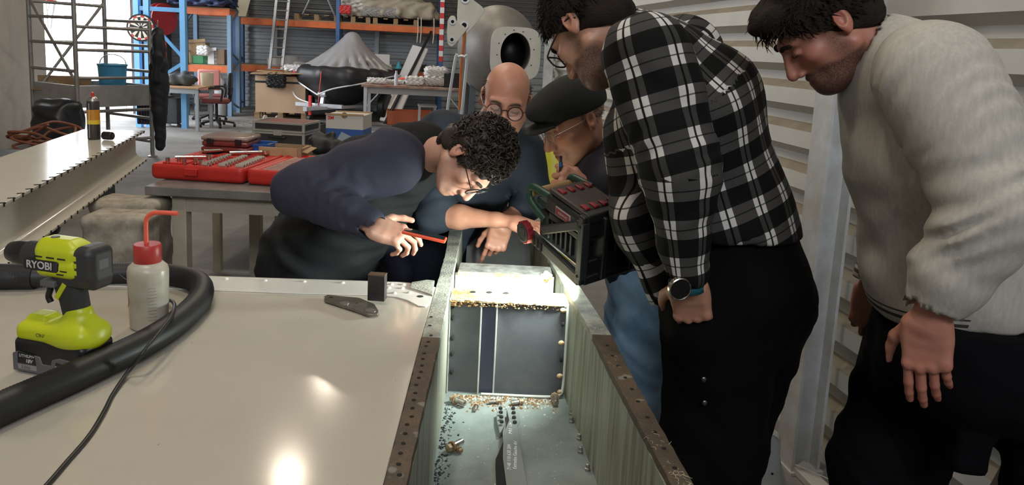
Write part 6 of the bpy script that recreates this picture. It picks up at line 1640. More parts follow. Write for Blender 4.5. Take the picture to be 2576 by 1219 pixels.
torso(s, J, .02, (.17, .15, .18, .15, .20, .14)); s.rc(J['sh_r'], J['el_r']+(J['el_r']-J['sh_r'])*.0, .088, .074, .04); s.rc(J['el_r'], J['el_r']*.9+J['wr_r']*.1, .070, .064, .02); s.rc(J['sh_l'], J['el_l']*1.0, .088, .072, .04); s.rc(J['el_l'], J['el_l']*.66+J['wr_l']*.34, .070, .056, .02)
s.rc(J['neck'], np.array(Mh.translation)-np.array([0, 0, .05]), .056, .056, .008, sub=True); s.warp(crinkle(.005, 36, 2.4)); s.warp(ringfolds(J['sh_r'], J['el_r'], .005, .05, .11, 1)); s.warp(ringfolds(J['el_l'], J['el_l']*.6+J['wr_l']*.4, .006, .022, .1))
wear('sweater', s, M_nav, pers)
trousers(pers, J, mat('dark_work_trousers', (.011, .013, .024), .85, bump=.1, bscale=300), h=.013, top=(J['waist']+np.array([0, 0, .06]), (0, 0, 1))); shoe(pers, J['an_l'], (.3, -1, 0), M_shoe); shoe(pers, J['an_r'], (.3, -1, 0), M_shoe)
M_h2 = mat('grey_brown_hair', (.07, .05, .04), .7)
def okb(p): return (p.y > -.02 and -.055 < p.z < .062 and abs(p.x) > .045) or (p.y > .06 and -.07 < p.z < .05)
strands(Mh, pers, M_h2, 420, .014, okb, lambda p: (0, .6, -.8), .0011, 3, .001); brows(Mh, pers, M_h2, .0036); glasses(Mh, pers, mat('tortoise_frame', (.05, .022, .018), .3), .0235, wire=.0021)

# ============ man three: flat cap, navy jacket, vaping
J = dict(pelvis=P(1640, 650, 2.47), waist=P(1615, 580, 2.47), chest=P(1560, 490, 2.47), neck=P(1512, 405, 2.46), sh_l=P(1535, 452, 2.27), sh_r=P(1525, 445, 2.66), el_l=P(1600, 575, 2.20), wr_l=P(1478, 482, 2.22), el_r=P(1600, 560, 2.7), wr_r=P(1500, 570, 2.6))
stdlegs(J, (-1, 0, 0), .10)
for q in 'lr': J['kn_'+q][0] -= .02; J['an_'+q][0] -= .02
Mh = head_matrix((.193, 2.42, 1.39), (-.80, -.36, -.47), (-.44, -.18, .87), 1.06)
S3 = skin_mat('skin_tan', (.60, .345, .25), (.25, .22, .2))
pers = person('man in a dark flat cap and glasses holding a vape pen to his mouth', J, [head_surf(Mh, J['neck'], 1.02, beard=.2), hand_surf(J['wr_l'], (-.88, -.12, .42), (-.25, .85, -.3), True, J['el_l'], FIST, thumb=((.5, .8, -.25), (.1, .9, -.5), (-.3, .8, -.5)), fr=(.042, .046)), body_under(J)], S3)
M_jk = mat('navy_jacket', (.012, .014, .03), .6, bump=.1, bscale=300)
lo, hi = bbox([J[k] for k in ('pelvis', 'waist', 'chest', 'neck', 'sh_l', 'sh_r', 'el_l', 'el_r', 'wr_r')], .2); s = SDF(lo, hi, .010)
torso(s, J, .02, (.165, .14, .17, .145, .19, .135)); arm(s, J, 'l', (.08, .068, .055), cut=.35); arm(s, J, 'r', (.08, .068, .05)); s.rc(J['neck'], np.array(Mh.translation)-np.array([0, 0, .05]), .057, .057, .008, sub=True); s.warp(crinkle(.005, 36, .2)); jk = wear('jacket', s, M_jk, pers)
o, base = pers
def tubeW(pts, r_, name, m): return MB().tube(smoothpath([Vector(P(*q))-Vector(base) for q in pts], 5), r_, 8).build(name, m, o, smooth=True)
tubeW([(1484, 430, 2.30), (1481, 440, 2.295), (1482, 448, 2.295)], .004, 'zip_pull', M_let); tubeW([(1478, 430, 2.30), (1500, 436, 2.285), (1518, 458, 2.26), (1526, 485, 2.23)], .0016, 'earphone_cord', M_let)
M_jean = mat('light_blue_denim', (.17, .30, .50), .85, var=.55, vscale=9, bump=.15, bscale=350, col2=(.30, .44, .62))
trousers(pers, J, M_jean, (.108, .085, .07), .006, top=(J['waist']+np.array([0, 0, .04]), (0, 0, 1))); shoe(pers, J['an_l'], (-1, 0, 0), M_shoe); shoe(pers, J['an_r'], (-1, 0, 0), M_shoe)
M_cap = mat('charcoal_wool', (.014, .016, .015), .9, bump=.3, bscale=350)
s = SDF((-.12, -.20, -.04), (.12, .16, .17), .0045)
s.ell((0, .012, .045), (.090, .112, .088), 0); s.ell((0, -.05, .075), (.078, .085, .045), .03); s.plane_cut((0, 0, .022), (0, -.12, -1), .01); s.ell((0, .012, .02), (.078, .101, .088), .004, sub=True)
s.ell((0, -.105, .030), (.066, .060, .007), .012); s.ell((0, -.09, .012), (.060, .04, .014), .008, sub=True); V, F = s.surf(); np_obj('flat_cap', xfp(Mh, V), F, M_cap, o, base)
strands(Mh, pers, mat('grey_hair', (.16, .14, .13), .7), 260, .012, lambda p: abs(p.x) > .05 and p.y > -.015 and -.05 < p.z < .035, lambda p: (0, .5, -.8), .001, 5, .001)
brows(Mh, pers, MATS['grey_hair'], .003); glasses(Mh, pers, M_steel, .020, True, .0012)
a = P(1411, 392, 2.245); b_ = P(1411, 434, 2.235)
vp = thing('vape_pen', 'blue and black vape pen between lips and fist', 'vape pen', mw=frame_mat(b_, a-b_, (0, -1, 0))); Lv = float(np.linalg.norm(a-b_))
MB().lathe([(.0055, -.03), (.0055, Lv*.35), (.0045, Lv*.37), (.001, Lv*.37)], 14, RY(math.pi/2)).build('battery_tube', M_blkp, vp, smooth=True); MB().lathe([(.0058, Lv*.35), (.0058, Lv*.62)], 14, RY(math.pi/2)).build('tank', mat('blue_tank', (.03, .2, .45), .2, metal=.5), vp, smooth=True); MB().lathe([(.0045, Lv*.62), (.0038, Lv*.72), (.0042, Lv), (.001, Lv)], 14, RY(math.pi/2)).build('mouthpiece', M_blkp, vp, smooth=True)

# ============ man four: plaid shirt, hand in pocket, watch
LAT = nz((-.62, -.78, 0))
J = dict(pelvis=P(1862, 720, 1.84), waist=P(1818, 560, 1.84), chest=P(1735, 270, 1.83), neck=P(1590, 95, 1.85), sh_l=P(1632, 145, 1.60), el_l=P(1712, 430, 1.55), wr_l=P(1728, 712, 1.56), sh_r=P(1720, 130, 2.05), el_r=P(1640, 420, 2.25), wr_r=P(1560, 560, 2.16))
J['hip_l'] = P(1815, 765, 1.75); J['hip_r'] = P(1905, 760, 1.93); J['kn_l'] = P(1792, 1120, 1.70); J['kn_r'] = P(1802, 1130, 1.92); J['an_l'] = zdrop(J['kn_l']+np.array([.0, .0, 0]), .09); J['an_r'] = zdrop(J['kn_r'], .09)
Mh = head_matrix((.168, 1.852, 1.667), (-.422, .462, -.78), (-.584, .519, .624), 1.045)
S4 = skin_mat('skin_olive', (.50, .29, .20), (.035, .025, .02))
pers = person('tall man in a black and white plaid shirt with a hand in his pocket', J, [head_surf(Mh, J['neck']+np.array([.02, 0, -.03]), 1.0, beard=.85, must=.8, beard_full=True), hand_surf(J['wr_l'], (.30, .34, -.89), (.3, .85, .35), True, J['el_l'], REST, fr=(.04, .045), sc=1.05), hand_surf(J['wr_r'], (-.85, -.2, -.4), (0, -.3, -.95), False, J['el_r'], FIST), body_under(J, -.045)], S4)
o, base = pers
def plaid_mat():
    m = bpy.data.materials.new('plaid_flannel'); m.use_nodes = True; nt = m.node_tree; b = nt.nodes['Principled BSDF']; b.inputs['Roughness'].default_value = .85; b.inputs['Specular IOR Level'].default_value = .2
    a = nt.nodes.new('ShaderNodeAttribute'); a.attribute_name = 'plaid'; sx = nt.nodes.new('ShaderNodeSeparateXYZ'); nt.links.new(a.outputs['Vector'], sx.inputs[0])
    def mt(op, x, y=None):
        n = nt.nodes.new('ShaderNodeMath'); n.operation = op
        for i, q in enumerate((x, y)):
            if q is None: continue
            if isinstance(q, (int, float)): n.inputs[i].default_value = q
            else: nt.links.new(q, n.inputs[i])
        return n.outputs[0]
    def near(c, p, w):   # 1 where |c-p|<w
        return mt('LESS_THAN', mt('ABSOLUTE', mt('SUBTRACT', c, p)), w)
    u = mt('FRACT', mt('DIVIDE', sx.outputs[0], .083)); v = mt('FRACT', mt('DIVIDE', sx.outputs[1], .083))
    white = mt('SUBTRACT', near(u, .5, .17), near(u, .5, .028)); row = near(v, .5, .25)
    thin = mt('MAXIMUM', near(v, .5, .018), near(u, .5, .016))
    val = mt('ADD', mt('ADD', .003, mt('MULTIPLY', row, .05)), mt('MULTIPLY', white, mt('ADD', .035, mt('MULTIPLY', row, .46))))
    val = mt('MULTIPLY', val, mt('SUBTRACT', 1.0, mt('MULTIPLY', thin, .8)))
    cr = nt.nodes.new('ShaderNodeCombineColor'); 
    nt.links.new(val, cr.inputs[0]); nt.links.new(mt('MULTIPLY', val, .96), cr.inputs[1]); nt.links.new(mt('MULTIPLY', val, .92), cr.inputs[2]); nt.links.new(cr.outputs[0], b.inputs['Base Color'])
    n = nt.nodes.new('ShaderNodeTexNoise'); n.inputs['Scale'].default_value = 420; tc = nt.nodes.new('ShaderNodeTexCoord'); nt.links.new(tc.outputs['Object'], n.inputs['Vector'])
    bp = nt.nodes.new('ShaderNodeBump'); bp.inputs['Strength'].default_value = .15; bp.inputs['Distance'].default_value = .003; nt.links.new(n.outputs['Fac'], bp.inputs['Height']); nt.links.new(bp.outputs[0], b.inputs['Normal'])
    return m
M_pl = plaid_mat()
def poly_uv(V, pts, ref, rad):
    """arc length along a polyline and girth around it"""
    best = np.full(len(V), 1e9); S = np.zeros(len(V)); A = np.zeros(len(V)); acc_ = 0.0
    for p, q in zip(pts, pts[1:]):
        d = q-p; L = np.linalg.norm(d); d = d/L; e1 = nz(ref-d*(ref@d)); e2 = np.cross(d, e1)
        t = (V-p) @ d; tc = np.clip(t, 0, L); D = V-p-tc[:, None]*d; dist = np.linalg.norm(D, axis=1)
        m = dist < best; best = np.where(m, dist, best); S = np.where(m, acc_+np.where((tc > 0) & (tc < L), tc, t), S)
        A = np.where(m, np.arctan2(D @ e2, D @ e1), A); acc_ += L
    return S, A*rad, best
lo, hi = bbox([J[k] for k in ('pelvis', 'waist', 'chest', 'neck', 'sh_l', 'sh_r', 'el_r')], .24); s = SDF(lo, hi, .0095)
sdv = J['sh_l']-J['sh_r']
s.ec(J['pelvis'], J['waist'], LAT, .185, .155, .185, .16, .05); s.ec(J['waist'], J['chest'], LAT, .185, .16, .205, .155, .06); s.ec(J['chest'], J['chest']*.4+J['neck']*.6, LAT, .205, .155, .15, .10, .06); s.rc(J['chest']*.4+J['neck']*.6, J['neck'], .10, .075, .05)
s.rc(J['neck']*.6+J['chest']*.4, J['sh_l'], .09, .085, .06); s.rc(J['neck']*.6+J['chest']*.4, J['sh_r'], .09, .085, .06)
s.plane_cut(P(1900, 640, 1.6), (.02, .0, -1)); fa, fb = P(1625, 540, 1.76), P(1652, 752, 1.74); s.ec(fa, fb, LAT, .10, .07, .026, .016, .03); fa, fb = P(1600, 330, 1.85), P(1612, 580, 1.80); s.ec(fa, fb, LAT, .085, .07, .085, .06, .06)
s.rc(J['sh_r'], J['el_r'], .09, .075, .04); s.rc(J['neck'], np.array(Mh.translation), .060, .055, .008, sub=True)
s.warp(crinkle(.006, 24, 1.1))
V, F = s.surf(); V = relax(V, F, 1, .4)
S_, A_, _ = poly_uv(V, [J['pelvis']-np.array([0, 0, .3]), J['pelvis'], J['waist'], J['chest'], J['neck']], nz((.25, -.97, 0)), .175)
np_obj('shirt', V, F, M_pl, o, base, dict(plaid=np.stack([A_+.02, S_, 0*S_], 1)))
lo, hi = bbox([J[k] for k in ('sh_l', 'el_l', 'wr_l')], .14); s = SDF(lo, hi, .0075)
e_ = nz(J['wr_l']-J['el_l']); cuff = J['wr_l']-e_*.035
s.rc(J['sh_l'], J['el_l'], .098, .080, 0); s.rc(J['el_l'], J['el_l']*.3+cuff*.7, .080, .060, .03); s.rc(J['el_l']*.25+cuff*.75, cuff, .052, .050, .015); s.rc(cuff-e_*.0, cuff+e_*.1, .040, .040, .004, sub=True)
s.warp(crinkle(.005, 34, 2.0)); s.warp(ringfolds(J['el_l']-nz(J['el_l']-J['sh_l'])*.1, J['el_l']+e_*.12, .005, .05, .1, 1)); V, F = s.surf(); V = relax(V, F, 1, .4)
S_, A_, _ = poly_uv(V, [J['sh_l'], J['el_l'], cuff], nz((-.2, -.98, 0)), .08)
np_obj('sleeve', V, F, M_pl, o, base, dict(plaid=np.stack([A_+.01, S_+.02, 0*S_], 1)))
M_bj = mat('black_jeans', (.0028, .0028, .003), .9, bump=.15, bscale=300, spec=.1)
def wide(s):
    s.ec(P(1850, 600, 1.84), P(1862, 760, 1.84), LAT, .175, .145, .19, .165, .05)
    s.rc(P(1775, 825, 1.66), P(1795, 900, 1.66), .085, .07, .05)
trousers(pers, J, M_bj, (.135, .105, .085), .004, extra=wide, top=(P(1860, 560, 1.84), (0, 0, 1))); shoe(pers, J['an_l'], (-.8, .6, 0), M_shoe); shoe(pers, J['an_r'], (-.8, .6, 0), M_shoe)
M_stud = mat('dark_stud', (.12, .12, .12), .35, metal=.9)
for x, y in ((1770, 953), (1772, 1012)):
    MB().lathe([(.006, 0), (.006, .003), (.003, .005), (.001, .005)], 14, T(Vector(P(x, y, 1.592))-Vector(base)) @ RX(math.pi/2)).build('stud', M_stud, o, smooth=True)
# watch
wc = J['wr_l']+np.array([-.012, -.040, .0]); wm = frame_mat(Vector(P(1708, 724, 1.512))-Vector(base), (.94, .2, -.25), (-.45, -.88, .12))
MB().lathe([(.0235, -.005), (.0245, .0), (.0245, .008), (.0225, .0095), (.0215, .0085), (.0215, .007)], 32, wm).build('watch_case', mat('watch_steel', (.55, .5, .45), .25, metal=1), o, smooth=True); MB().lathe([(.0214, .0), (.0214, .0072), (.001, .0072)], 32, wm).build('watch_face', mat('watch_glass', (.004, .004, .005), .1), o)
st_ = nz(J['wr_l']-J['el_l']); aa = nz(np.cross(st_, (0, 1, 0))); bb = np.cross(st_, aa); cw = J['wr_l']+st_*.004
mb = MB(); ring = [Vector(cw+(.038*math.cos(t_)*aa+.034*math.sin(t_)*bb)-np.array(base)) for t_ in np.linspace(0, 2*math.pi, 29)[:-1]]
vs = []; 
for p in ring: vs += [p-Vector(st_)*.011, p+Vector(st_)*.011]
mb.add(vs, [(2*i, 2*i+1, (2*i+3) % 56, (2*i+2) % 56) for i in range(28)]); mb.build('watch_strap', mat('teal_strap', (.01, .10, .13), .6), o, smooth=True, solid=.003)
M_h4 = mat('black_brown_hair', (.018, .013, .010), .85, spec=.2, bump=.6, bscale=260)
cap_hair(Mh, .013, [((0, -.088, .060), (0, -.66, -.75))], pers, M_h4, noise=.003); strands(Mh, pers, M_h4, 1500, .022, lambda p: (p.z-.055)*.75+(p.y+.085)*.66 > 0 and not (abs(p.x) > .062 and -.03 < p.y < .03 and p.z < .02), lambda p: (.3*p.x/.07, -.7 if p.z > .05 else .2, -.5), .0012, 8, .012)
brows(Mh, pers, M_h4); glasses(Mh, pers, M_blkp, .0235, True, .0022)

# ============ man five: cream long-sleeved shirt, bending at the right
J = dict(pelvis=P(2410, 850, 1.60), waist=P(2385, 660, 1.60), chest=P(2335, 340, 1.58), neck=P(2225, 125, 1.58), sh_l=P(2352, 195, 1.37), el_l=P(2500, 510, 1.27), wr_l=P(2330, 800, 1.31), sh_r=P(2290, 205, 1.80), el_r=P(2265, 480, 1.86), wr_r=P(2195, 722, 1.80))
J['hip_l'] = P(2440, 900, 1.47); J['hip_r'] = P(2330, 905, 1.72); J['kn_r'] = P(2225, 1170, 1.68); J['an_r'] = zdrop(J['kn_r']+np.array([.06, .02, 0]), .09); J['kn_l'] = P(2640, 930, 1.42)+np.array([.04, 0, -.02]); J['an_l'] = zdrop(J['kn_l']+np.array([.16, .05, 0]), .09)
Mh = head_matrix((.627, 1.591, 1.686), (-.66, .08, -.75), (-.72, .03, .66), .985)
S5 = skin_mat('skin_flush', (.50, .245, .18), (.03, .02, .015))
pers = person('bearded man in a cream long-sleeved shirt bending forward beside the ribbed wall', J, [head_surf(Mh, J['neck']+np.array([.0, 0, -.03]), 1.05, beard=.9, must=.75, beard_full=True), hand_surf(J['wr_l'], (.16, .02, -.98), (.58, .80, .1), True, J['el_l'], [(.12, .22, .15), (.16, .26, .18), (.22, .3, .2), (.3, .32, .2)], fr=(.045, .05), sc=1.03, spread=.03, thumb=((.7, .75, -.3), (.4, .9, -.3), (.2, .95, -.2))), hand_surf(J['wr_r'], (-.05, 0, -.99), (.6, .75, 0), False, J['el_r'], [(.6, .7, .4)]*4, sc=1.05), body_under(J, -.04)], S5)
o, base = pers
M_shirt = mat('cream_heather_knit', (.50, .47, .42), .9, var=.25, vscale=120, bump=.12, bscale=500, col2=(.40, .375, .335), stretch=(1, 1, .25))
LAT5 = J['sh_l']-J['sh_r']
lo, hi = bbox([J[k] for k in ('pelvis', 'waist', 'chest', 'neck', 'sh_l', 'sh_r', 'el_r', 'wr_r')], .26); s = SDF(lo, hi, .010)
s.ec(J['pelvis']-np.array([.0, 0, -.02]), J['waist'], LAT5, .185, .165, .19, .165, .05); s.ec(J['waist'], J['chest'], LAT5, .19, .165, .21, .165, .06); s.ec(J['chest'], J['chest']*.4+J['neck']*.6, LAT5, .21, .165, .15, .11, .06); s.rc(J['chest']*.4+J['neck']*.6, J['neck'], .10, .072, .05)
for q in ('sh_l', 'sh_r'): s.rc(J['neck']*.55+J['chest']*.45, J[q], .095, .088, .06)
arm(s, J, 'r', (.088, .072, .052), cut=.93); s.rc(J['wr_r'], J['wr_r']+np.array([0, 0, -.08]), .042, .042, .004, sub=True)
s.plane_cut(P(2400, 806, 1.5), (.12, 0, -1)); s.rc(J['neck'], np.array(Mh.translation), .062, .056, .008, sub=True); s.warp(crinkle(.006, 22, .9)); s.warp(ringfolds(J['waist'], J['chest'], .004, .12, .25, 1))
hp0 = P(2400, 806, 1.5); hn = nz((.12, 0, -1))
def hem_attr(V): return dict(hem=np.where(V[:, 0] < J['pelvis'][0]-.09, (hp0-V) @ hn, 1.0))
M_shirt5 = M_shirt.copy(); M_shirt5.name = 'cream_heather_knit_striped_hem'; nt = M_shirt5.node_tree; bs = nt.nodes['Principled BSDF']
ha = nt.nodes.new('ShaderNodeAttribute'); ha.attribute_name = 'hem'; cr_ = nt.nodes.new('ShaderNodeValToRGB'); cr_.color_ramp.interpolation = 'CONSTANT'; el = cr_.color_ramp.elements
el[0].position = 0; el[0].color = (0, 0, 0, 1)
for p_, c_ in ((.014, 1), (.020, 0), (.028, 1), (.034, 0)): e_ = el.new(p_); e_.color = (c_, c_, c_, 1)
el[-1].color = (0, 0, 0, 1); nt.links.new(ha.outputs['Fac'], cr_.inputs[0]); mx_ = nt.nodes.new('ShaderNodeMix'); mx_.data_type = 'RGBA'; mx_.inputs[7].default_value = (.05, .045, .04, 1)
nt.links.new(bs.inputs['Base Color'].links[0].from_socket, mx_.inputs[6]); nt.links.new(cr_.outputs[0], mx_.inputs[0]); nt.links.new(mx_.outputs[2], bs.inputs['Base Color'])
wear('shirt', s, M_shirt5, pers, hem_attr)
lo, hi = bbox([J[k] for k in ('sh_l', 'el_l', 'wr_l')], .15); s = SDF(lo, hi, .0075); e_ = nz(J['wr_l']-J['el_l']); cuff = J['wr_l']-e_*.01
s.rc(J['sh_l'], J['el_l'], .105, .085, 0); s.rc(J['el_l'], J['el_l']*.4+cuff*.6, .085, .066, .03); s.rc(J['el_l']*.35+cuff*.65, cuff, .064, .052, .02); s.rc(cuff, cuff+e_*.1, .043, .043, .004, sub=True)
s.warp(crinkle(.005, 26, 1.7)); s.warp(ringfolds(J['sh_l']*.35+J['el_l']*.65, J['el_l']*.4+cuff*.6, .008, .048, .11, 3)); s.warp(ringfolds(J['sh_l']*1.1-J['el_l']*.1, J['sh_l']*.3+J['el_l']*.7, .0065, .042, .13, 1)); wear('sleeve', s, M_shirt, pers)
M_bt = mat('black_trousers', (.0035, .0035, .005), .9, bump=.12, bscale=300, spec=.1)
def wide5(s): s.ec(P(2400, 790, 1.6), P(2410, 900, 1.6), LAT5, .18, .16, .185, .165, .05); s.rbox(P(2432, 1125, 1.42), (.035, .03, .05), .01, .02)
trousers(pers, J, M_bt, (.135, .105, .085), .005, extra=wide5, top=(P(2400, 760, 1.6), (0, 0, 1))); shoe(pers, J['an_l'], (-.9, .1, 0), M_shoe); shoe(pers, J['an_r'], (-.9, .1, 0), M_shoe)
cap_hair(Mh, .015, [((0, -.088, .052), (0, -.64, -.77))], pers, M_h4, noise=.003, extra=lambda s: s.ell((0, -.07, .09), (.062, .05, .032), .02)); strands(Mh, pers, M_h4, 1700, .022, lambda p: (p.z-.045)*.77+(p.y+.085)*.64 > 0 and not (abs(p.x) > .062 and -.03 < p.y < .03 and p.z < .02), lambda p: (.2*p.x/.07, -.8 if p.z > .06 else .3, -.4), .0013, 9, .014)
strands(Mh, pers, M_h4, 60, .04, lambda p: p.y < -.06 and p.z > .06, lambda p: (.1, -.8, -.6), .0016, 10, .02, 'fringe'); brows(Mh, pers, M_h4, .0048)

# ============ black suit hanging on the scaffold, striped cloth below the platform
hb = at(397, 70, Y=9.35); zl = at(397, 372, Y=9.35).z
hsu = thing('hanging_suit', 'black one-piece work suit hanging from the scaffold by the desk', 'work suit', (hb.x, 9.35, 0), math.radians(112))
zt_ = hb.z
def _suit(s):
    s.ec((0, 0, zt_-.10), (0, 0, zt_-.45), (1, 0, 0), .17, .075, .17, .10, .04); s.rc((-.06, 0, zt_-.04), (.06, 0, zt_-.04), .045, .045, .05)
    for q in (-1, 1):
        s.chain([(q*.15, 0, zt_-.10), (q*.21, .0, zt_-.35), (q*.20, .02, zt_-.62)], [.05, .055, .045], .04); s.chain([(q*.06, 0, zt_-.6), (q*.085, 0, zt_-1.0), (q*.08, .0, zl+.03)], [.10, .085, .05], .04)
    s.ec((0, 0, zt_-.45), (0, 0, zt_-.75), (1, 0, 0), .16, .10, .14, .11, .05); s.warp(crinkle(.006, 30, 1.0))
s = SDF((-.32, -.2, zl-.05), (.32, .2, zt_+.06), .012); _suit(s); V, F = s.surf(); np_obj('suit', V, F, mat('black_neoprene', (.009, .010, .016), .7), hsu)
MB().tube(smoothpath([(0, 0, zt_-.02), (0, 0, zt_+.06), (.02, 0, zt_+.09), (.04, 0, zt_+.07)], 5), .005, 8).build('hanger_hook', M_steel, hsu); MB().tube([(-.15, 0, zt_-.06), (0, 0, zt_-.01), (.15, 0, zt_-.06)], .008, 8).build('hanger', M_steel, hsu)
p = at(357, 240, Y=9.9); zb_ = at(357, 312, Y=9.9).z
mb = MB(); mb.grid(40, 6, lambda u, v: (p.x-.07+.17*u, 9.9+.02*math.sin(u*30), p.z+(zb_-p.z)*v))
tag(mb.build('hanging_cloth', mat('purple_cloth', (.07, .06, .12), .8, var=.5, vscale=30, stretch=(6, 6, .2), col2=(.2, .17, .26)), smooth=True, solid=.004), 'dark purple striped cloth hanging under the scaffold platform', 'cloth')
# ------------------------------------------------------------------ things on the floor at the right
p0 = Vector(P(1945, 1092, 2.25)); 
bkt = thing('flanged_fitting', 'white flanged fitting with screw holes standing between the trousers and the post', 'aircraft part', (p0.x, 2.25, 0), math.radians(-20))
zt2 = p0.z
pr_ = smoothpath([(-.055, zt2-.16, 0), (-.035, zt2-.05, 0), (-.02, zt2-.008, 0), (.0, zt2, 0), (.022, zt2-.02, 0), (.03, zt2-.10, 0), (.075, zt2-.22, 0), (.13, zt2-.30, 0), (.16, .0, 0), (-.13, .0, 0), (-.10, zt2-.25, 0)], 4)
MB().prism([(q.x, q.y) for q in pr_][::-1], -.004, .004, RX(math.pi/2)).build('plate', mat('white_primer_plate', (.62, .64, .62), .4, var=.2, vscale=20), bkt, bevel=.001)
ed = smoothpath([(.0, 0, zt2), (.022, 0, zt2-.02), (.03, 0, zt2-.10), (.075, 0, zt2-.22), (.13, 0, zt2-.30), (.16, 0, 0)], 4)
mb = MB(); vs = []
for q in ed: vs += [(q.x, -.004, q.z), (q.x, .035, q.z)]
mb.add(vs, [(2*i, 2*i+1, 2*i+3, 2*i+2) for i in range(len(ed)-1)]); mb.build('flange', MATS['white_primer_plate'], bkt, solid=.004)
copies(MB().lathe([(.004, 0), (.004, .001), (.0005, .001)], 8).mesh('hole'), 'screw_hole', M_hole, bkt, [T(x, -.0045, zt2-z) @ RX(math.pi/2) for x, z in ((-.005, .06), (-.02, .11), (.01, .13), (-.03, .17), (.0, .19), (.03, .22), (-.02, .25), (.045, .28))])
MB().box((-.13, .0, 0), (.16, .10, .02)).build('base', mat('yellowed_foam', (.45, .33, .16), .8, var=.4, vscale=40), bkt); MB().box((-.12, .006, .02), (-.02, .05, zt2-.22)).build('foam_core', MATS['yellowed_foam'], bkt, bevel=.01)
a = at(1985, 1140, Z=.03); b_ = at(2085, 1240, Z=.03)
tag(MB().bar((0, 0, .0), b_-a, .07, .03).build('white_batten', mat('white_batten', (.60, .58, .54), .6, var=.2, vscale=12), bevel=.003), 'white batten lying on the floor before the post', 'batten').location = (a.x, a.y, .016)
sp_ = smoothpath([at(2000, 1175, Z=.04)-a, at(2035, 1190, Z=.02)-a, at(2070, 1205, Z=.02)-a, at(2110, 1225, Z=.02)-a], 6)
tag(MB().tube(sp_, .0022, 6).build('white_string', mat('white_string', (.7, .68, .62), .8)), 'white string trailing over the floor by the post', 'string').location = a+Vector((0, 0, .012))
def at_u(px, py, u):
    lo, hi = .3, 6.0
    for _ in range(50):
        m = (lo+hi)/2; q = at(px, py, Y=m); uu = q.x*math.cos(ANG)+q.y*math.sin(ANG)
        if uu < u: lo = m
        else: hi = m
    return at(px, py, Y=lo)
q1 = at_u(2600, 1018, 1.60); q2 = at_u(2490, 1219, 1.60); q3 = at_u(2440, 1310, 1.60)
def vv(q): return -q.x*math.sin(ANG)+q.y*math.cos(ANG)
rp = thing('riveted_panel', 'brown riveted sheet standing against the ribbed wall at the lower right corner', 'panel', hall(1.60, vv(q2)), ANG)
v0 = vv(q2); d_ = (q1-q2); slope = d_.z/(vv(q1)-v0)
vb = v0+(0-q2.z)/slope
zt3 = q1.z+.05; vtop = v0+(zt3-q2.z)/slope
MB().prism([(vb-v0, 0), (vtop-v0, zt3), (min(vtop, vb)-v0-.7, zt3), (min(vtop, vb)-v0-.7, 0)], 0, .012, Matrix(((0, 0, 1, 0), (1, 0, 0, 0), (0, 1, 0, 0), (0, 0, 0, 1)))).build('sheet', mat('brown_grey_sheet', (.16, .145, .115), .55, var=.3), rp)
dm = MB().sphere((0, 0, 0), .0085, 10, 6, (.5, 1, 1)).mesh('rivet', True)
n_r = 26
copies(dm, 'rivet', M_hole, rp, [T(-.002, (vb-v0)+(vtop-vb)*(i+.5)/n_r-.03, zt3*(i+.5)/n_r) for i in range(n_r)])
# ------------------------------------------------------------------ battery floodlight held over the box
M_fbl = mat('flood_black', (.010, .011, .011), .45); M_fgr = mat('flood_green', (.010, .05, .03), .45); M_fred = mat('flood_red', (.20, .010, .016), .45); M_fgy = mat('flood_grey', (.022, .025, .026), .5)
O_ = Vector(P(1462, 703, 1.90)); KN = Vector(P(1338, 600, 2.10)); BB = Vector(P(1572, 645, 1.99)); UU = Vector(P(1440, 535, 1.90))
av = (KN-O_); bv = (BB-O_); cv = (UU-O_); la, lb, lc_ = av.length, bv.length, cv.length
a1, c1_ = av.normalized(), cv.normalized(); b1 = c1_.cross(a1).normalized()
if b1.dot(bv) < 0: b1 = -b1
c1_ = a1.cross(b1).normalized()
if c1_.dot(cv) < 0: c1_ = -c1_
FM = Matrix.Identity(4)
for i in range(3): FM[i][0] = a1[i]; FM[i][1] = b1[i]; FM[i][2] = c1_[i]; FM[i][3] = O_[i]
fl_ = thing('work_floodlight', 'black and green battery floodlight with red knobs aimed into the box', 'lamp', mw=FM)
# local: x towards the knob, y along the open frame, z up
def fbar(p, q, w, h, nm='frame_bar', m=M_fbl, bev=.004): return MB().bar(p, q, w, h).build(nm, m, fl_, bevel=bev)
W_, Hh, L_ = .17, lc_, la
for y in (0.0, W_): fbar((0, y, -.01), (0, y, Hh+.01), .028, .024)
fbar((0, -.0, 0), (0, W_, 0), .026, .026); fbar((0, 0, Hh), (0, W_, Hh), .026, .026); fbar((0, W_*.30, 0), (0, W_*.30, Hh), .014, .055); fbar((0, W_*.62, 0), (0, W_*.62, Hh), .012, .012); fbar((0, W_*.86, 0), (0, W_*.86, Hh), .014, .05); fbar((0, 0, .03), (0, W_, .03), .014, .05); fbar((0, 0, Hh-.03), (0, W_, Hh-.03), .014, .05)
MB().cbox((-.008, -.004, Hh*.5), (.006, .011, Hh*.46)).build('side_strip', M_fgy, fl_, bevel=.002)
for z in (.015, Hh-.02): MB().lathe([(.004, 0), (.004, .002), (.001, .002)], 10, T(.0, -.0145, z) @ RX(math.pi/2)).build('screw_hole', M_hole, fl_)
for y in (-.004, W_): fbar((0, y, .0), (L_*.98, y, .015), .018, .034, 'side_arm', M_fgy); fbar((.01, y, Hh-.02), (L_*.75, y, .06), .018, .026, 'upper_arm', M_fbl)
for i in range(3): MB().cbox((L_*.72+.018*i, -.0145, .012+.002*i), (.004, .002, .013)).build('arm_slot', M_hole, fl_)
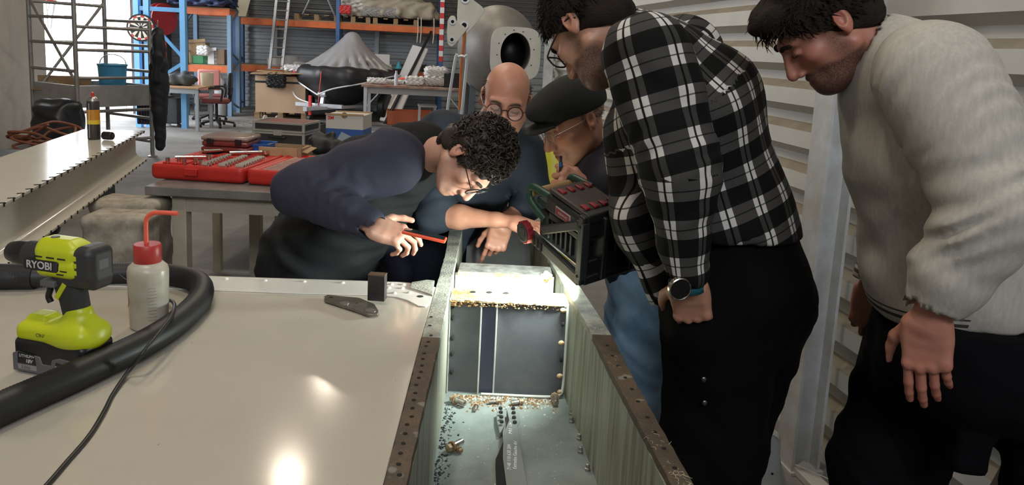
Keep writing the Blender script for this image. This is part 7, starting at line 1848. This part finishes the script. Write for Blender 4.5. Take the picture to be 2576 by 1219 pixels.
# lamp head: slab with cooling ribs, lit face to the lower left
MB().box((.02, .010, .014), (L_*.93, W_-.012, .104)).build('lamp_head', M_fbl, fl_, bevel=.01)
for i in range(6): MB().cbox((.06+.022*i, .008, .07), (.004, .006, .03)).build('cooling_rib', M_fgy, fl_)
for i in range(5): MB().cbox((L_*.62+.018*i, W_*.5, .103), (.004, W_*.3, .006)).build('cooling_rib', M_fgr, fl_)
# knobs
for y, sg in ((-.004, -1), (W_, 1)):
    pts = [((.031+.003*(i % 2))*math.cos(2*math.pi*i/24), (.031+.003*(i % 2))*math.sin(2*math.pi*i/24)) for i in range(24)]
    MB().prism(pts, 0, .02, T(L_, y+sg*.008, .028) @ RX(math.pi/2 if sg < 0 else -math.pi/2)).build('knob', M_fred, fl_, bevel=.002)
    MB().lathe([(.027, .0), (.027, .022), (.024, .023), (.016, .021), (.015, .024), (.001, .024)], 28, T(L_, y+sg*.008, .028) @ RX(math.pi/2 if sg < 0 else -math.pi/2)).build('knob_cap', M_fgy, fl_, smooth=True)
# carrying handle
hz = .085
MB().tube(smoothpath([(L_*.80, .012, .08), (L_*1.08, .012, .10), (L_*1.16, .014, .125), (L_*1.10, .016, .150), (L_*.72, .016, .158)], 6), .011, 10).build('handle', M_fgr, fl_, smooth=True); MB().tube(smoothpath([(L_*.80, W_-.02, .08), (L_*1.08, W_-.02, .10), (L_*1.16, W_-.02, .125), (L_*1.10, W_-.02, .150), (L_*.72, W_-.02, .158)], 6), .011, 10).build('handle', M_fgr, fl_, smooth=True)
MB().cyl((L_*1.12, .014, .13), (L_*1.12, W_-.02, .13), .012).build('grip', mat('ochre_grip', (.30, .19, .08), .6), fl_, smooth=True)
MB().box((L_*.72, .02, .105), (L_*1.05, W_-.03, .125)).build('cradle', M_fgr, fl_, bevel=.004)
# battery pack
bt_ = MB().box((.005, -.006, .125), (L_*.72, W_*.74, .178)).build('battery', M_fbl, fl_, bevel=.012); MB().box((.015, .0, .178), (L_*.70, W_*.70, .192)).build('battery_top', mat('battery_brown', (.035, .026, .024), .5, var=.4, vscale=40), fl_, bevel=.008)
MB().box((.0, -.002, .105), (L_*.66, W_*.70, .126)).build('battery_foot', M_fbl, fl_, bevel=.004)
for i in range(4):
    for x0 in (.03, L_*.55): MB().cbox((x0+.0, .02+.028*i, .193), (.014, .008, .004)).build('red_rib', M_fred, fl_, bevel=.003)
MB().cbox((L_*.36, -.0065, .15), (.034, .0015, .013)).build('label_plate', mat('label_silver', (.35, .33, .32), .4), fl_, bevel=.002); MB().cbox((L_*.36, -.008, .15), (.030, .001, .010)).build('label_face', M_fred, fl_)
text('label_lettering', 'PARKSIDE', .0095, mat('label_silver', (.35, .33, .32), .4), fl_, T(L_*.36, -.0094, .15) @ RZ(math.pi) @ RX(-math.pi/2) @ RZ(math.pi), extrude=.0003)
# light face and its light
ld = MB().box((.05, .024, .008), (L_*.88, W_-.024, .0145)).build('led_panel', mat('led_glow', (1, 1, 1), .4, emit=(.90, 1.0, .93), estr=4), fl_)
LD = bpy.data.lights.new('floodlight_beam', 'AREA'); LD.shape = 'RECTANGLE'; LD.size = .12; LD.size_y = .10; LD.energy = FLOOD_W; LD.spread = math.radians(150); LD.color = (.88, 1.0, .93)
lo_ = bpy.data.objects.new('floodlight_beam', LD); COL.objects.link(lo_)
pos = FM @ Vector((L_*.5, W_*.30, -.025)); n_ = Vector((-.83, .38, -.32)).normalized()
lo_.matrix_world = frame_mat(pos, n_.orthogonal(), -n_); mw_ = lo_.matrix_world.copy(); lo_.parent = fl_; lo_.matrix_parent_inverse = Matrix.Identity(4); lo_.matrix_local = FM.inverted() @ mw_
